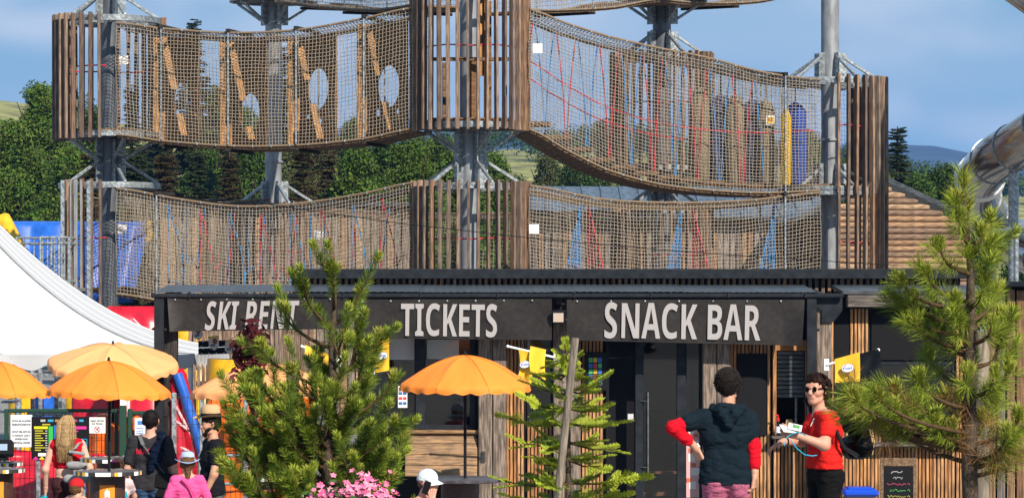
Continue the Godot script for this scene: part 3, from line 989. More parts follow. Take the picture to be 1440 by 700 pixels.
func build_snack_bar() -> void:
	var t := thing("snack_bar_building", "low dark building clad in brown slats, with ticket window, glass door and serving hatch", "building")
	# shell
	var sh := MB.new()
	var xl := fx(502); var xr := 6.0; var zf := -FACE_D; var zb := FZ - 5.3
	var yt := 2.16
	sh.box(Vector3((xl + xr) / 2, (LOW + yt) / 2, zb + 0.1), Vector3(xr - xl, yt - LOW, 0.2))
	sh.box(Vector3(xl + 0.08, (LOW + yt) / 2, (zf + zb) / 2), Vector3(0.16, yt - LOW, zf - zb - 0.4))
	sh.box(Vector3(xr - 0.08, (LOW + yt) / 2, (zf + zb) / 2), Vector3(0.16, yt - LOW, zf - zb - 0.4))
	sh.box(Vector3((xl + xr) / 2, LOW + 0.02, (zf + zb) / 2), Vector3(xr - xl - 0.4, 0.04, zf - zb - 0.5))
	part("wall", sh, M.interior, t)
	var back := MB.new()   # slatted timber partition and shelves inside, seen dimly through the glass
	for k in 5:
		back.box(Vector3(lerpf(-1.2, 5.4, k / 4.0), 0.2, FZ - 4.3), Vector3(0.9, 1.9, 0.06))
		for s in 4: back.box(Vector3(lerpf(-1.2, 5.4, k / 4.0), -0.4 + s * 0.42, FZ - 4.1), Vector3(0.86, 0.03, 0.3))
	part("shelf", back, M.interior_wood, t)
	var parap := MB.new()
	var x0 := (410.0 - 720) * 41.8 / FOC
	parap.box(Vector3((x0 + xr + 0.2) / 2, 2.427, -41.8), Vector3(xr + 0.2 - x0, 0.125, 0.16), Basis.IDENTITY, 0.01)
	parap.box(Vector3((x0 + xr + 0.2) / 2, 2.372, -41.73), Vector3(xr + 0.2 - x0, 0.03, 0.2), Basis.IDENTITY, 0.006)
	part("parapet", parap, M.anthracite, t)
	var roof := MB.new()
	roof.box(Vector3((x0 + xr) / 2, 2.3, -43.6), Vector3(xr - x0, 0.1, 3.5))
	roof.bar(Vector3((cx(1187) + xr + 0.3) / 2, 2.175, -40.28), Vector3((cx(1187) + xr + 0.3) / 2, 2.25, -41.7), xr + 0.3 - cx(1187), 0.05, 0.008)
	part("roof", roof, M.anthracite_roof, t)
	# short slats under the parapet
	var m := MB.new()
	m.box(Vector3.ZERO, Vector3(0.045, 0.2, 0.04), Basis.IDENTITY, 0.004)
	var sm := m.mesh()
	var band := MB.new()
	band.box(Vector3((x0 + xr) / 2, 2.26, -41.84), Vector3(xr - x0, 0.24, 0.02))
	part("band_back", band, M.black_matt, t)
	var x := x0 + 0.05
	while x < xr:
		part("slat", sm, M["slat_wood_%d" % rng.randi_range(0, 4)], t, Vector3(x, 2.265, -41.8))
		x += 0.085
	# plain dark wall where nothing else is: pieces round the openings, butted edge to edge
	for q in [[502, 1370, 414, 470], [502, 575, 605, 745], [740, 780, 597, 745], [780, 852, 470, 745], [712, 740, 470, 745], [668, 712, 470, 745], [575, 668, 664, 745], [985, 1090, 470, 745], [1090, 1137, 612, 745], [1137, 1172, 470, 745], [1172, 1240, 470, 745], [1240, 1345, 625, 745], [1345, 1370, 470, 745], [1240, 1345, 470, 508]]:
		part("wall_panel", flat(q[0], q[1], q[2], q[3], 0.05, 0.0), M.black_matt, t)
	# ticket window, left
	glazed(t, 503, 588, 470, 605, 0.05)
	glazed(t, 588, 668, 470, 605, 0.07)
	part("blind", flat(508, 583, 474, 506, 0.01, -0.1), M.paper, t)
	part("blind", flat(600, 645, 474, 505, 0.01, -0.1), M.paper, t)
	part("window_post", flat(584, 598, 472, 604, 0.1, 0.03, 0.01), M.anthracite, t)
	var tk := MB.new()
	tk.box(Vector3(fx(566), fy(558), (FZ +0.000) + 0.0), Vector3(0.12, 0.28, 0.004))
	part("price_sticker", tk, M.paper, t)
	var tk2 := MB.new()
	for r in 4:
		for k in 2:
			tk2.col = Color(0.55, 0.05, 0.04) if r % 2 == 0 else Color(0.03, 0.12, 0.3)
			tk2.box(Vector3(fx(563 + k * 6), fy(546 + r * 7), (FZ +0.005)), Vector3(0.045, 0.035, 0.003))
	stuff(part("price_print", tk2, M.pure, t))
	# folding wooden counter flap, leaning out
	var fl := MB.new()
	var hy := fy(609)
	for k in 4:
		var a := Vector3(0, hy - 0.135 * k, (FZ +0.100) + 0.075 * k)
		var b := Vector3(0, hy - 0.135 * (k + 1) + 0.004, (FZ +0.100) + 0.075 * (k + 1))
		var fm := MB.new()
		var zz := (b - a).normalized()
		fm.box((a + b) / 2 + Vector3(fx(621), 0, 0), Vector3(0.93, 0.028, a.distance_to(b)), Basis(Vector3.RIGHT, zz.cross(Vector3.RIGHT), zz), 0.004)
		part("flap_board", fm, M.counter_wood, t)
	part("counter", flat(568, 676, 604, 609, 0.16, 0.18, 0.008), M.counter_wood, t)
	part("side_leg", flat(669, 676, 611, 690, 0.05, 0.15, 0.006), M.black_plastic, t)
	# heavy posts in front of the wall
	part("pillar", flat(673, 692, 413, 748, 0.2, 0.26, 0.012), M.timber_grey, t)
	part("pillar", flat(693, 712, 413, 748, 0.2, 0.255, 0.012), M.timber_grey, t)
	part("pillar", flat(778, 816, 413, 748, 0.2, 0.26, 0.012), M.timber_grey, t)
	part("pillar", flat(987, 1006, 413, 748, 0.2, 0.26, 0.012), M.timber_grey, t)
	part("pillar", flat(1007, 1026, 413, 748, 0.2, 0.255, 0.012), M.timber_grey, t)
	# slats, field by field
	slat_field(t, 712, 741, 414, 745)
	slat_field(t, 741, 779, 600, 745)
	slat_field(t, 818, 851, 414, 745)
	slat_field(t, 1027, 1088, 414, 745)
	slat_field(t, 1088, 1137, 616, 745)
	slat_field(t, 1137, 1173, 414, 745)
	slat_field(t, 1173, 1240, 604, 745)
	slat_field(t, 1196, 1226, 434, 500)
	slat_field(t, 1240, 1345, 628, 745)
	slat_field(t, 1345, 1369, 434, 745)
	glazed(t, 741, 779, 470, 598, 0.045)
	# right of the canopy: upper wall band of slats with a dark screen
	part("dark_screen", flat(1173, 1195, 440, 604, 0.02, 0.03), M.black_matt, t)
	part("dark_screen", flat(1226, 1345, 440, 506, 0.02, 0.03), M.black_matt, t)
	glazed(t, 1226, 1345, 508, 620, 0.05)
	part("counter", flat(1222, 1348, 621, 627, 0.22, 0.24, 0.006), M.timber_grey_h, t)
	# doorway: black recess, then the glass leaf
	var rec := MB.new()
	rec.box(Vector3(fx(872), (LOW + fy(470)) / 2, (FZ -0.350)), Vector3(0.4, fy(470) - LOW, 0.05))
	rec.box(Vector3(fx(852) + 0.02, (LOW + fy(470)) / 2, (FZ -0.100)), Vector3(0.04, fy(470) - LOW, 0.4))
	part("door_recess", rec, M.black_plastic, t)
	var dr := MB.new()
	dr.box(Vector3(fx(899), (LOW + fy(470)) / 2 + 0.01, (FZ +0.040)), Vector3(0.11, fy(470) - LOW - 0.02, 0.07), Basis.IDENTITY, 0.008)
	dr.box(Vector3(fx(958), (LOW + fy(470)) / 2 + 0.01, (FZ +0.040)), Vector3(0.12, fy(470) - LOW - 0.02, 0.07), Basis.IDENTITY, 0.008)
	dr.box(Vector3((fx(904.5) + fx(952)) / 2, LOW + 0.1, (FZ +0.040)), Vector3(fx(952) - fx(904.5), 0.18, 0.07), Basis.IDENTITY, 0.008)
	var door := part("door", dr, M.anthracite, t)
	var gp := MB.new()
	gp.box(Vector3((fx(904.5) + fx(952)) / 2, (LOW + 0.2 + fy(470)) / 2, (FZ +0.035)), Vector3(fx(952) - fx(904.5), fy(470) - LOW - 0.2, 0.014))
	part("pane", gp, M.glass, door)
	var hd := MB.new()
	hd.tube([Vector3(fx(911), fy(668), (FZ +0.140)), Vector3(fx(911), fy(551), (FZ +0.140))], 0.017, 10)
	for y in [563, 656]: hd.tube([Vector3(fx(911), fy(y), (FZ +0.140)), Vector3(fx(901), fy(y), (FZ +0.070))], 0.014, 8)
	part("handle", hd, M.stainless, door)
	glazed(t, 962, 987, 470, 745, 0.035)
	var st := MB.new()
	st.box(Vector3(fx(888), fy(588), (FZ -0.300)), Vector3(0.08, 0.09, 0.003))
	part("door_sticker", st, M.paper, t)
	var po := MB.new()   # printed poster in the side light of the door
	po.col = Color(0.6, 0.35, 0.36)
	po.box(Vector3(fx(975), fy(648), FZ + 0.0), Vector3(0.19, 0.95, 0.004))
	po.col = Color(0.65, 0.62, 0.6)
	for k in 5: po.box(Vector3(fx(972 + (k * 5) % 9), fy(606 + k * 19), FZ + 0.004), Vector3(0.09 + 0.02 * (k % 2), 0.1, 0.003))
	po.col = Color(0.55, 0.12, 0.04)
	for k in 4: po.box(Vector3(fx(979 - (k * 7) % 11), fy(612 + k * 21), FZ + 0.006), Vector3(0.06, 0.05, 0.003))
	stuff(part("poster", po, M.pure, t))
	# menu light box beside the fir
	var lb := MB.new()
	lb.box(Vector3(fx(837), fy(522), (FZ +0.080)), Vector3(0.28, 0.5, 0.05), Basis.IDENTITY, 0.006)
	var box := part("menu_case", lb, M.black_plastic, t)
	var pr := MB.new()
	for r in 5:
		for k in 3:
			pr.col = [Color(0.05, 0.35, 0.1), Color(0.5, 0.3, 0.02), Color(0.02, 0.12, 0.4), Color(0.4, 0.03, 0.05)][(r * 2 + k) % 4]
			pr.box(Vector3(fx(830.5 + k * 6.5), fy(506 + r * 8), (FZ +0.107)), Vector3(0.05, 0.06, 0.003))
	part("menu_print", pr, M.pure, box)
	# black board right of the door
	part("menu_board", flat(1036, 1078, 497, 612, 0.02, 0.075, 0.004), M.black_matt, t)
	# serving hatch with a half raised roller shutter
	var hf := MB.new()
	for b in [[1087, 1092, 484, 612], [1133, 1138, 484, 612]]:
		hf.add(flat(b[0], b[1], b[2], b[3], 0.12, 0.06, 0.006))
	hf.add(flat(1087, 1138, 478, 493, 0.12, 0.062, 0.006))
	part("hatch_frame", hf, M.facade_slat_0, t)
	for k in 11:
		part("shutter_slat", flat(1093, 1132, 494 + k * 6, 499.3 + k * 6, 0.02, -0.02, 0.006), M.anthracite_roof, t)
	var hl := MB.new()
	hl.tube([Vector3(fx(1122), fy(612), (FZ -0.200)), Vector3(fx(1122), fy(560), (FZ -0.200))], 0.02, 8)
	part("hatch_post", hl, M.galvanised, t)
	part("ledge", flat(1084, 1140, 612, 616, 0.24, 0.26, 0.006), M.timber_grey_h, t)
	# big beam under the eaves on the right
	part("eaves_beam", flat(1189, 1376, 408, 432, 0.2, 0.3, 0.012), M.timber_grey_h, t)
	var wl := MB.new()
	wl.box(Vector3(fx(1160), fy(384), (FZ -0.200)), Vector3(0.16, 0.07, 0.1), Basis.IDENTITY, 0.01)
	# small things on the serving ledge
	var bt := thing("soap_bottle", "clear sanitiser bottle with red pump on the serving hatch ledge", "bottle", Vector3(fx(1093), fy(612) + 0.002, (FZ +0.180)))
	var bm := MB.new()
	bm.lathe([Vector2(0.0, 0.0), Vector2(0.036, 0.0), Vector2(0.038, 0.15), Vector2(0.02, 0.19), Vector2(0.0, 0.19)], Vector3.ZERO, 14)
	bm.col = Color(0.5, 0.5, 0.55)
	part("body", bm, M.glass, bt)
	var bc := MB.new()
	bc.col = Color(0.6, 0.02, 0.03)
	bc.lathe([Vector2(0.02, 0.19), Vector2(0.022, 0.23), Vector2(0.008, 0.235), Vector2(0.008, 0.27), Vector2(0.0, 0.27)], Vector3.ZERO, 12)
	bc.box(Vector3(-0.02, 0.268, 0), Vector3(0.05, 0.014, 0.016))
	part("pump", bc, M.gloss, bt)
	var lab := MB.new()
	lab.col = Color(0.6, 0.6, 0.62)
	lab.lathe([Vector2(0.0385, 0.04), Vector2(0.039, 0.12)], Vector3.ZERO, 14)
	part("label_band", lab, M.pure, bt)
	var cp := thing("napkin_cup", "brown cup of paper napkins on the serving hatch ledge", "cup", Vector3(fx(1108), fy(612) + 0.002, (FZ +0.180)))
	var cm := MB.new()
	cm.col = Color(0.4, 0.24, 0.12)
	cm.lathe([Vector2(0.0, 0.0), Vector2(0.045, 0.0), Vector2(0.055, 0.12), Vector2(0.05, 0.12), Vector2(0.04, 0.01)], Vector3.ZERO, 14)
	part("cup", cm, M.pure, cp)
	for k in 6:
		var nm := MB.new()
		nm.col = Color(0.42, 0.28, 0.16)
		nm.box(Vector3(0.016 * (k - 2.5), 0.13, 0.01 * sin(k * 2.0)), Vector3(0.012, 0.16, 0.06), Basis(Vector3(0, 0, 1), 0.08 * (k - 2.5)) * Basis(Vector3.UP, k * 0.5))
		part("napkin", nm, M.pure_matt, cp)
	var jar := MB.new()
	jar.col = Color(0.1, 0.1, 0.11)
	jar.lathe([Vector2(0, 0), Vector2(0.05, 0), Vector2(0.05, 0.1), Vector2(0.04, 0.115), Vector2(0, 0.115)], Vector3.ZERO, 14)
	single("jar", jar, M.gloss, "dark jar on the serving hatch ledge, right of the napkin cup", "jar", "", Vector3(fx(1120), fy(612) + 0.002, (FZ +0.160)))

	# the wing that comes forward on the right, clad in upright boards of mixed tone
	var w := thing("timber_wing", "building wing at the right edge clad in upright boards of mixed tone", "building")
	var a := Vector3(6.2, 0, -40.8)
	var b := Vector3(8.1, 0, -40.0)
	var dir := (b - a).normalized()
	var nrm := Vector3(-dir.z, 0, dir.x)
	if nrm.x > 0: nrm = -nrm
	var wb := MB.new()
	var basw := Basis(Vector3.UP.cross(dir).normalized(), Vector3.UP, dir)
	wb.box((a + b) / 2 - nrm * 0.1 + Vector3(0, (2.25 + LOW) / 2, 0), Vector3(0.12, 2.25 - LOW, a.distance_to(b)), basw)
	part("wall", wb, M.black_matt, w)
	var bm2 := MB.new()
	bm2.box(Vector3.ZERO, Vector3(0.035, 2.22 - LOW, 0.1), Basis.IDENTITY, 0.005)
	var bmesh := bm2.mesh()
	var n := int(a.distance_to(b) / 0.125)
	for k in n:
		var p := a.lerp(b, (k + 0.5) / n)
		var o := part("board", bmesh, M["wing_board_%d" % rng.randi_range(0, 3)], w, p + nrm * rng.randf_range(-0.008, 0.012) + Vector3(0, (2.22 + LOW) / 2 + rng.randf_range(-0.02, 0.02), 0))
		o.basis = basw
	var cap := MB.new()
	cap.box((a + b) / 2 + Vector3(0, 2.285, 0), Vector3(0.34, 0.07, a.distance_to(b) + 0.1), basw, 0.008)
	part("parapet_cap", cap, M.anthracite, w)

func text_mesh(s: String, height: float, squeeze: float, depth: float, bold := true) -> TextMesh:
	var f := SystemFont.new()
	f.font_names = PackedStringArray(["Droid Sans"])
	f.font_weight = 700 if bold else 400
	var tm := TextMesh.new()
	tm.text = s
	tm.font = f
	tm.font_size = 64
	tm.pixel_size = height / 46.0   # capitals are about 46 units high at this size
	tm.depth = depth
	tm.curve_step = 1.0
	return tm

func letters(called: String, s: String, height: float, squeeze: float, m: Material, parent: Node3D, at: Vector3, shear := 0.0, bold := true) -> MeshInstance3D:
	var o := part(called, text_mesh(s, height, squeeze, 0.006, bold), m, parent, at)
	o.basis = Basis(Vector3(squeeze, 0, 0), Vector3(shear, 1, 0), Vector3(0, 0, 1))
	return o

const CAN_D := 40.15
func cx(px: float) -> float: return (px - 720.0) * CAN_D / FOC
func cy(py: float) -> float: return EYE + (HORIZON - py) * CAN_D / FOC

func build_canopy() -> void:
	var t := thing("canopy", "long dark steel canopy with sloping metal roof over the row of black banners", "canopy")
	var xl := cx(213); var xr := cx(1186)
	var zf := -CAN_D; var zb := -41.74
	var yf := cy(412); var yb := 2.262
	# trapezoidal roof sheets, one mesh per sheet
	var sheet_n := 5
	for k in sheet_n:
		var xa := lerpf(xl + 0.03, xr - 0.35, float(k) / sheet_n)
		var xb := lerpf(xl + 0.03, xr - 0.35, float(k + 1) / sheet_n)
		var m := MB.new()
		var waves := int((xb - xa) / 0.085)
		m.grid(func(u, v):
			var i = u * waves * 4.0
			var ph := fmod(i, 4.0)
			var hh := 0.0 if ph < 1.0 else (ph - 1.0 if ph < 2.0 else (1.0 if ph < 3.0 else 4.0 - ph))
			return Vector3(lerpf(xa, xb, u) , lerpf(yf, yb, v) + hh * 0.004 + 0.012 + 0.006 * (k % 2), lerpf(zf + 0.1, zb, v)), waves * 4, 3, 0.004)
		part("roof_sheet", m, M.anthracite_roof, t)
	var gut := MB.new()
	gut.box(Vector3((xl + xr) / 2, cy(415.5), zf + 0.11), Vector3(xr - xl, 0.055, 0.06), Basis.IDENTITY, 0.012)
	for k in 9: gut.box(Vector3(lerpf(xl, xr, (k + 0.5) / 9), cy(414.5), zf + 0.12), Vector3(0.025, 0.08, 0.075), Basis.IDENTITY, 0.006)
	part("gutter", gut, M.anthracite, t)
	var bm := MB.new()
	bm.box(Vector3((xl + xr) / 2, cy(425), zf - 0.12), Vector3(xr - xl - 0.1, 0.18, 0.1), Basis.IDENTITY, 0.008)
	part("front_beam", bm, M.timber_dark, t)
	for px in [232, 480, 785, 1006, 1158]:
		var rf := MB.new()
		rf.bar(Vector3(cx(px), yf - 0.08, zf + 0.03), Vector3(cx(px), yb - 0.11, zb), 0.09, 0.14, 0.008)
		part("rafter", rf, M.timber_dark, t)
	for q in [[216, 0.13, 244, 0.24, "timber_dark"], [1147, 0.16, 1172, 0.22, "timber_grey"]]:
		var steel := MB.new()
		var xs := cx(q[0] + 8)
		var st_x := cx(224) if q[0] == 216 else cx(1141)
		steel.box(Vector3(st_x, (cy(417) + LOW) / 2, zf + 0.06), Vector3(0.125, cy(417) - LOW, 0.1), Basis.IDENTITY, 0.006)
		for yy in [1.7, 0.6, -0.3]: steel.tube([Vector3(st_x + 0.06, yy, zf + 0.1), Vector3(st_x + 0.1, yy, zf + 0.1)], 0.018, 8)
		part("steel_post", steel, M.anthracite, t)
		var wd := MB.new()
		var wx := cx(237) if q[0] == 216 else cx(1160)
		wd.box(Vector3(wx, (cy(430) + LOW) / 2, zf - 0.1), Vector3(0.2, cy(430) - LOW, 0.18), Basis.IDENTITY, 0.012)
		part("timber_post", wd, M[q[4]], t)
	var pl := MB.new()   # bolted corner plate, right
	pl.slab(PackedVector2Array([Vector2(cx(1146), cy(415)), Vector2(cx(1185), cy(415)), Vector2(cx(1185), cy(437)), Vector2(cx(1172), cy(453)), Vector2(cx(1156), cy(453)), Vector2(cx(1156), cy(437)), Vector2(cx(1146), cy(430))]), Transform3D(Basis.IDENTITY, Vector3(0, 0, zf + 0.02)), 0.02)
	for p in [[1180, 420], [1180, 436], [1160, 420], [1164, 449], [1174, 446]]:
		pl.tube([P(p[0], p[1], CAN_D) + Vector3(0, 0, 0.02), P(p[0], p[1], CAN_D) + Vector3(0, 0, 0.045)], 0.011, 6)
	part("corner_plate", pl, M.anthracite, t)
	var pl2 := MB.new()
	pl2.slab(PackedVector2Array([Vector2(cx(224), cy(417)), Vector2(cx(250), cy(417)), Vector2(cx(248), cy(438)), Vector2(cx(228), cy(438))]), Transform3D(Basis.IDENTITY, Vector3(0, 0, zf - 0.0)), 0.02)
	part("corner_plate", pl2, M.anthracite, t)
	var lt := MB.new()
	lt.box(Vector3(cx(785), cy(445), zf + 0.17), Vector3(0.17, 0.16, 0.06), Basis(Vector3.RIGHT, 0.35), 0.01)
	lt.bar(Vector3(cx(790), cy(432), zf), Vector3(cx(787), cy(440), zf + 0.13), 0.03, 0.03)
	var fl := thing("floodlight", "small square floodlight between the TICKETS and SNACK BAR banners", "lamp", Vector3.ZERO)
	part("housing", lt, M.black_plastic, fl)
	var lg := MB.new()
	lg.box(Vector3(cx(785), cy(445), zf + 0.17) + Basis(Vector3.RIGHT, 0.35) * Vector3(0, 0, 0.033), Vector3(0.13, 0.12, 0.008), Basis(Vector3.RIGHT, 0.35))
	part("lens", lg, M.lamp_glass, fl)

	# printed banners, slightly slack cloth
	for q in [[236, 490, 419, 418, 466, 462, "SKI RENT", 352, 446, 0.12, 0.82, "behind the left pine"], [498, 776, 421, 420, 475, 478, "TICKETS", 631, 451, 0.0, 0.84, "in the middle"], [797, 1131, 421, 421, 478, 486, "SNACK BAR", 959, 452, 0.0, 0.84, "by the right canopy post"]]:
		var b := thing("banner", "black banner reading %s in white capitals, %s" % [q[6], q[11]], "banner", Vector3.ZERO, 0, "banners on the canopy")
		var m := MB.new()
		var zc := zf + 0.115
		var sag: float = 1.0
		m.grid(func(u, v):
			var px := lerpf(q[0], q[1], u)
			var y0 := cy(lerpf(q[4], q[5], u))
			var y1 := cy(lerpf(q[2], q[3], u))
			var wave = 0.006 * sin(u * 17.0 + v * 3.0) + 0.005 * sin(u * 41.0 - v * 6.0) * (1 - v)
			var corner = 0.10 * pow(clampf(1.0 - (1.0 - u) * 11.0 , 0, 1), 1.5) * (1.0 - v) if q[6] == "SNACK BAR" else (0.08 * pow(clampf(1.0 - u * 11.0, 0, 1), 1.5) * (1.0 - v) if q[6] == "SKI RENT" else 0.0)
			return Vector3(cx(px) + (0.12 if q[6] == "SKI RENT" else -0.1) * corner * 4.0, lerpf(y0, y1, v), zc + wave + corner), 120, 14)
		part("cloth", m, M.banner, b)
		var word: String = q[6]
		var hgt := 0.375 if word != "SKI RENT" else 0.335
		var o := letters("lettering", word, hgt, 1.0, M.letter_white, b, Vector3.ZERO, q[9])
		var bb := (o.mesh as TextMesh).get_aabb()
		var want: float = {"SKI RENT": cx(419) - cx(290), "TICKETS": cx(699) - cx(564), "SNACK BAR": cx(1069) - cx(850)}[word]
		var hh: float = {"SKI RENT": cy(423) - cy(464), "TICKETS": cy(426) - cy(473), "SNACK BAR": cy(427) - cy(478)}[word]
		var mid: Vector2 = {"SKI RENT": Vector2(355, 443), "TICKETS": Vector2(631.5, 450), "SNACK BAR": Vector2(959.5, 452)}[word]
		var sx := want / bb.size.x
		var sy := hh / bb.size.y
		var roll: float = {"SKI RENT": 0.012, "TICKETS": -0.012, "SNACK BAR": -0.018}[word]
		o.basis = Basis(Vector3(0, 0, 1), roll) * Basis(Vector3(sx, 0, 0), Vector3(q[9] * sy, sy, 0), Vector3(0, 0, 1))
		var c := o.basis * (bb.position + bb.size / 2)
		o.position = Vector3(cx(mid.x), cy(mid.y), zc + 0.018) - Vector3(c.x, c.y, 0)
		var ey := MB.new()
		for k in 7:
			var u := (k + 0.3) / 7.0
			ey.ball(Vector3(cx(lerpf(q[0], q[1], u)), cy(lerpf(q[2], q[3], u) + 2.5), zc + 0.012), Vector3(0.014, 0.014, 0.008), 8, 5)
		part("eyelets", ey, M.galvanised, b)


func build_far_buildings() -> void:
	# timber gable seen right of the right pole
	var d := 80.0
	var k := d / FOC
	var t := thing("timber_house", "house with weathered horizontal boards and a dark sloping roof, right of the right pole", "building", P(1285, 0, d / K) * Vector3(1, 0, 1))
	var o := t.position
	var xa := P(1180, 0, d / K).x; var xb := P(1338, 0, d / K).x + 0.5
	var top := func(x): return EYE + (HORIZON - (256 + (720 + x / k - 1243) * 0.47)) * k if x > P(1243, 0, d / K).x else EYE + (HORIZON - (256 + (1243 - (720 + x / k)) * 0.47)) * k
	var wp := MB.new()
	wp.box(Vector3((xa + xb) / 2, 0.8, -d - 3.2) - o, Vector3(xb - xa, 3.4, 6.0))
	part("wall", wp, M.interior, t)
	var y := EYE + (HORIZON - 400) * k
	var rows := MB.new()
	log_wall_at(t, top, xa, xb, y, EYE + (HORIZON - 258) * k, -d, 0.152, o)
	var rf := MB.new()
	var ridge := Vector3(P(1243, 0, d / K).x, EYE + (HORIZON - 254) * k, 0)
	for s in [-1.0, 1.0]:
		var e := ridge + Vector3(s * 2.3, -2.3 * 0.47, 0)
		var q := (e - ridge).normalized()
		var up = Vector3(-q.y, q.x, 0) * s
		rf.box((ridge + e) / 2 + up * 0.06 + Vector3(0, 0, -d - 3.1) - o, Vector3(ridge.distance_to(e), 0.13, 6.5), Basis(q, up, q.cross(up)), 0.01)
	part("roof", rf, M.anthracite_roof, t)
	# shed with a blue-grey seamed roof behind the lower right bridge
	var s := thing("grey_roof_shed", "long shed with blue-grey seamed metal roof behind the lower right net bridge", "building", Vector3(P(970, 0, 43).x, LOW, -86))
	var so := s.position
	var x0 := P(740, 0, 43).x; var x1 := P(1180, 0, 43).x
	var ye := EYE + (HORIZON - 306) * 86 / FOC; var yr := EYE + (HORIZON - 264) * 90 / FOC
	var sw := MB.new()
	sw.box(Vector3((x0 + x1) / 2, (LOW + ye) / 2, -88.2) - so, Vector3(x1 - x0 - 0.3, ye - LOW - 0.1, 4.0))
	part("wall", sw, M.hall_board, s)
	var bmesh := MB.new()
	bmesh.box(Vector3.ZERO, Vector3(0.13, ye - LOW - 0.12, 0.03), Basis.IDENTITY, 0.004)
	var bsh := bmesh.mesh()
	var xx := x0 + 0.25
	while xx < x1 - 0.25:
		part("wall_board", bsh, M["wing_board_%d" % rng.randi_range(0, 3)], s, Vector3(xx, (LOW + ye) / 2, -86.17 + rng.randf_range(0, 0.012)) - so)
		xx += 0.165
	var r := MB.new()
	var q0 := Vector3(0, ye, -85.7); var q1 := Vector3(0, yr, -90.0)
	var zz := (q1 - q0).normalized()
	r.box((q0 + q1) / 2 + Vector3((x0 + x1) / 2, 0, 0) - so, Vector3(x1 - x0 + 0.4, 0.08, q0.distance_to(q1)), Basis(Vector3.RIGHT, zz.cross(Vector3.RIGHT), zz))
	part("roof", r, M.roof_blue_grey, s)
	for i in 17:
		var m := MB.new()
		var sx := lerpf(x0, x1, i / 16.0)
		m.bar(q0 + Vector3(sx, 0.06, 0) - so, q1 + Vector3(sx, 0.06, 0) - so, 0.03, 0.05)
		part("roof_seam", m, M.roof_blue_grey, s)
	# plain timber hall that fills the view behind the rope webs
	var h := thing("timber_hall", "tan timber hall with upright boards behind the lower left net bridge", "building", Vector3(P(400, 0, 38).x, LOW, -76))
	var ho := h.position
	var hx0 := P(224, 0, 38).x; var hx1 := P(575, 0, 38).x
	var hy := EYE + (HORIZON - 291) * 76 / FOC
	var hm := MB.new()
	hm.box(Vector3((hx0 + hx1) / 2, (LOW + hy) / 2, -78.0) - ho, Vector3(hx1 - hx0, hy - LOW, 3.9))
	part("wall", hm, M.soil, h)
	var hb := MB.new()
	hb.box(Vector3.ZERO, Vector3(0.16, hy - LOW, 0.035), Basis.IDENTITY, 0.005)
	var hsh := hb.mesh()
	xx = hx0 + 0.1
	while xx < hx1 - 0.05:
		part("wall_board", hsh, M["log_board_%d" % rng.randi_range(0, 2)] if rng.randf() < 0.35 else M.hall_board, h, Vector3(xx, (LOW + hy) / 2, -76.03 + rng.randf_range(0, 0.015)) - ho)
		xx += 0.19
	var hr := MB.new()
	hr.box(Vector3((hx0 + hx1) / 2, hy + 0.06, -77.9) - ho, Vector3(hx1 - hx0 + 0.5, 0.12, 4.4), Basis.IDENTITY, 0.01)
	part("roof", hr, M.anthracite_roof, h)

func log_wall_at(t: Node3D, top: Callable, x0: float, x1: float, y0: float, y1: float, z: float, pitch: float, o: Vector3) -> void:
	var y := y0
	while y < y1:
		var xe := x1
		var xs := x0
		for k in 80:
			xe = lerpf(x1, x0, k / 80.0)
			if top.call(xe) >= y + pitch * 0.5: break
		for k in 80:
			xs = lerpf(x0, x1, k / 80.0)
			if top.call(xs) >= y + pitch * 0.5: break
		if xe - xs > 0.2:
			var m := MB.new()
			m.tube([Vector3(xs, y, z) - o, Vector3((xs + xe) / 2, y + rng.randf_range(-0.006, 0.006), z + 0.008) - o, Vector3(xe, y, z) - o], pitch * 0.56, 8)
			part("log_board", m, M["log_board_%d" % rng.randi_range(0, 3)], t)
		y += pitch

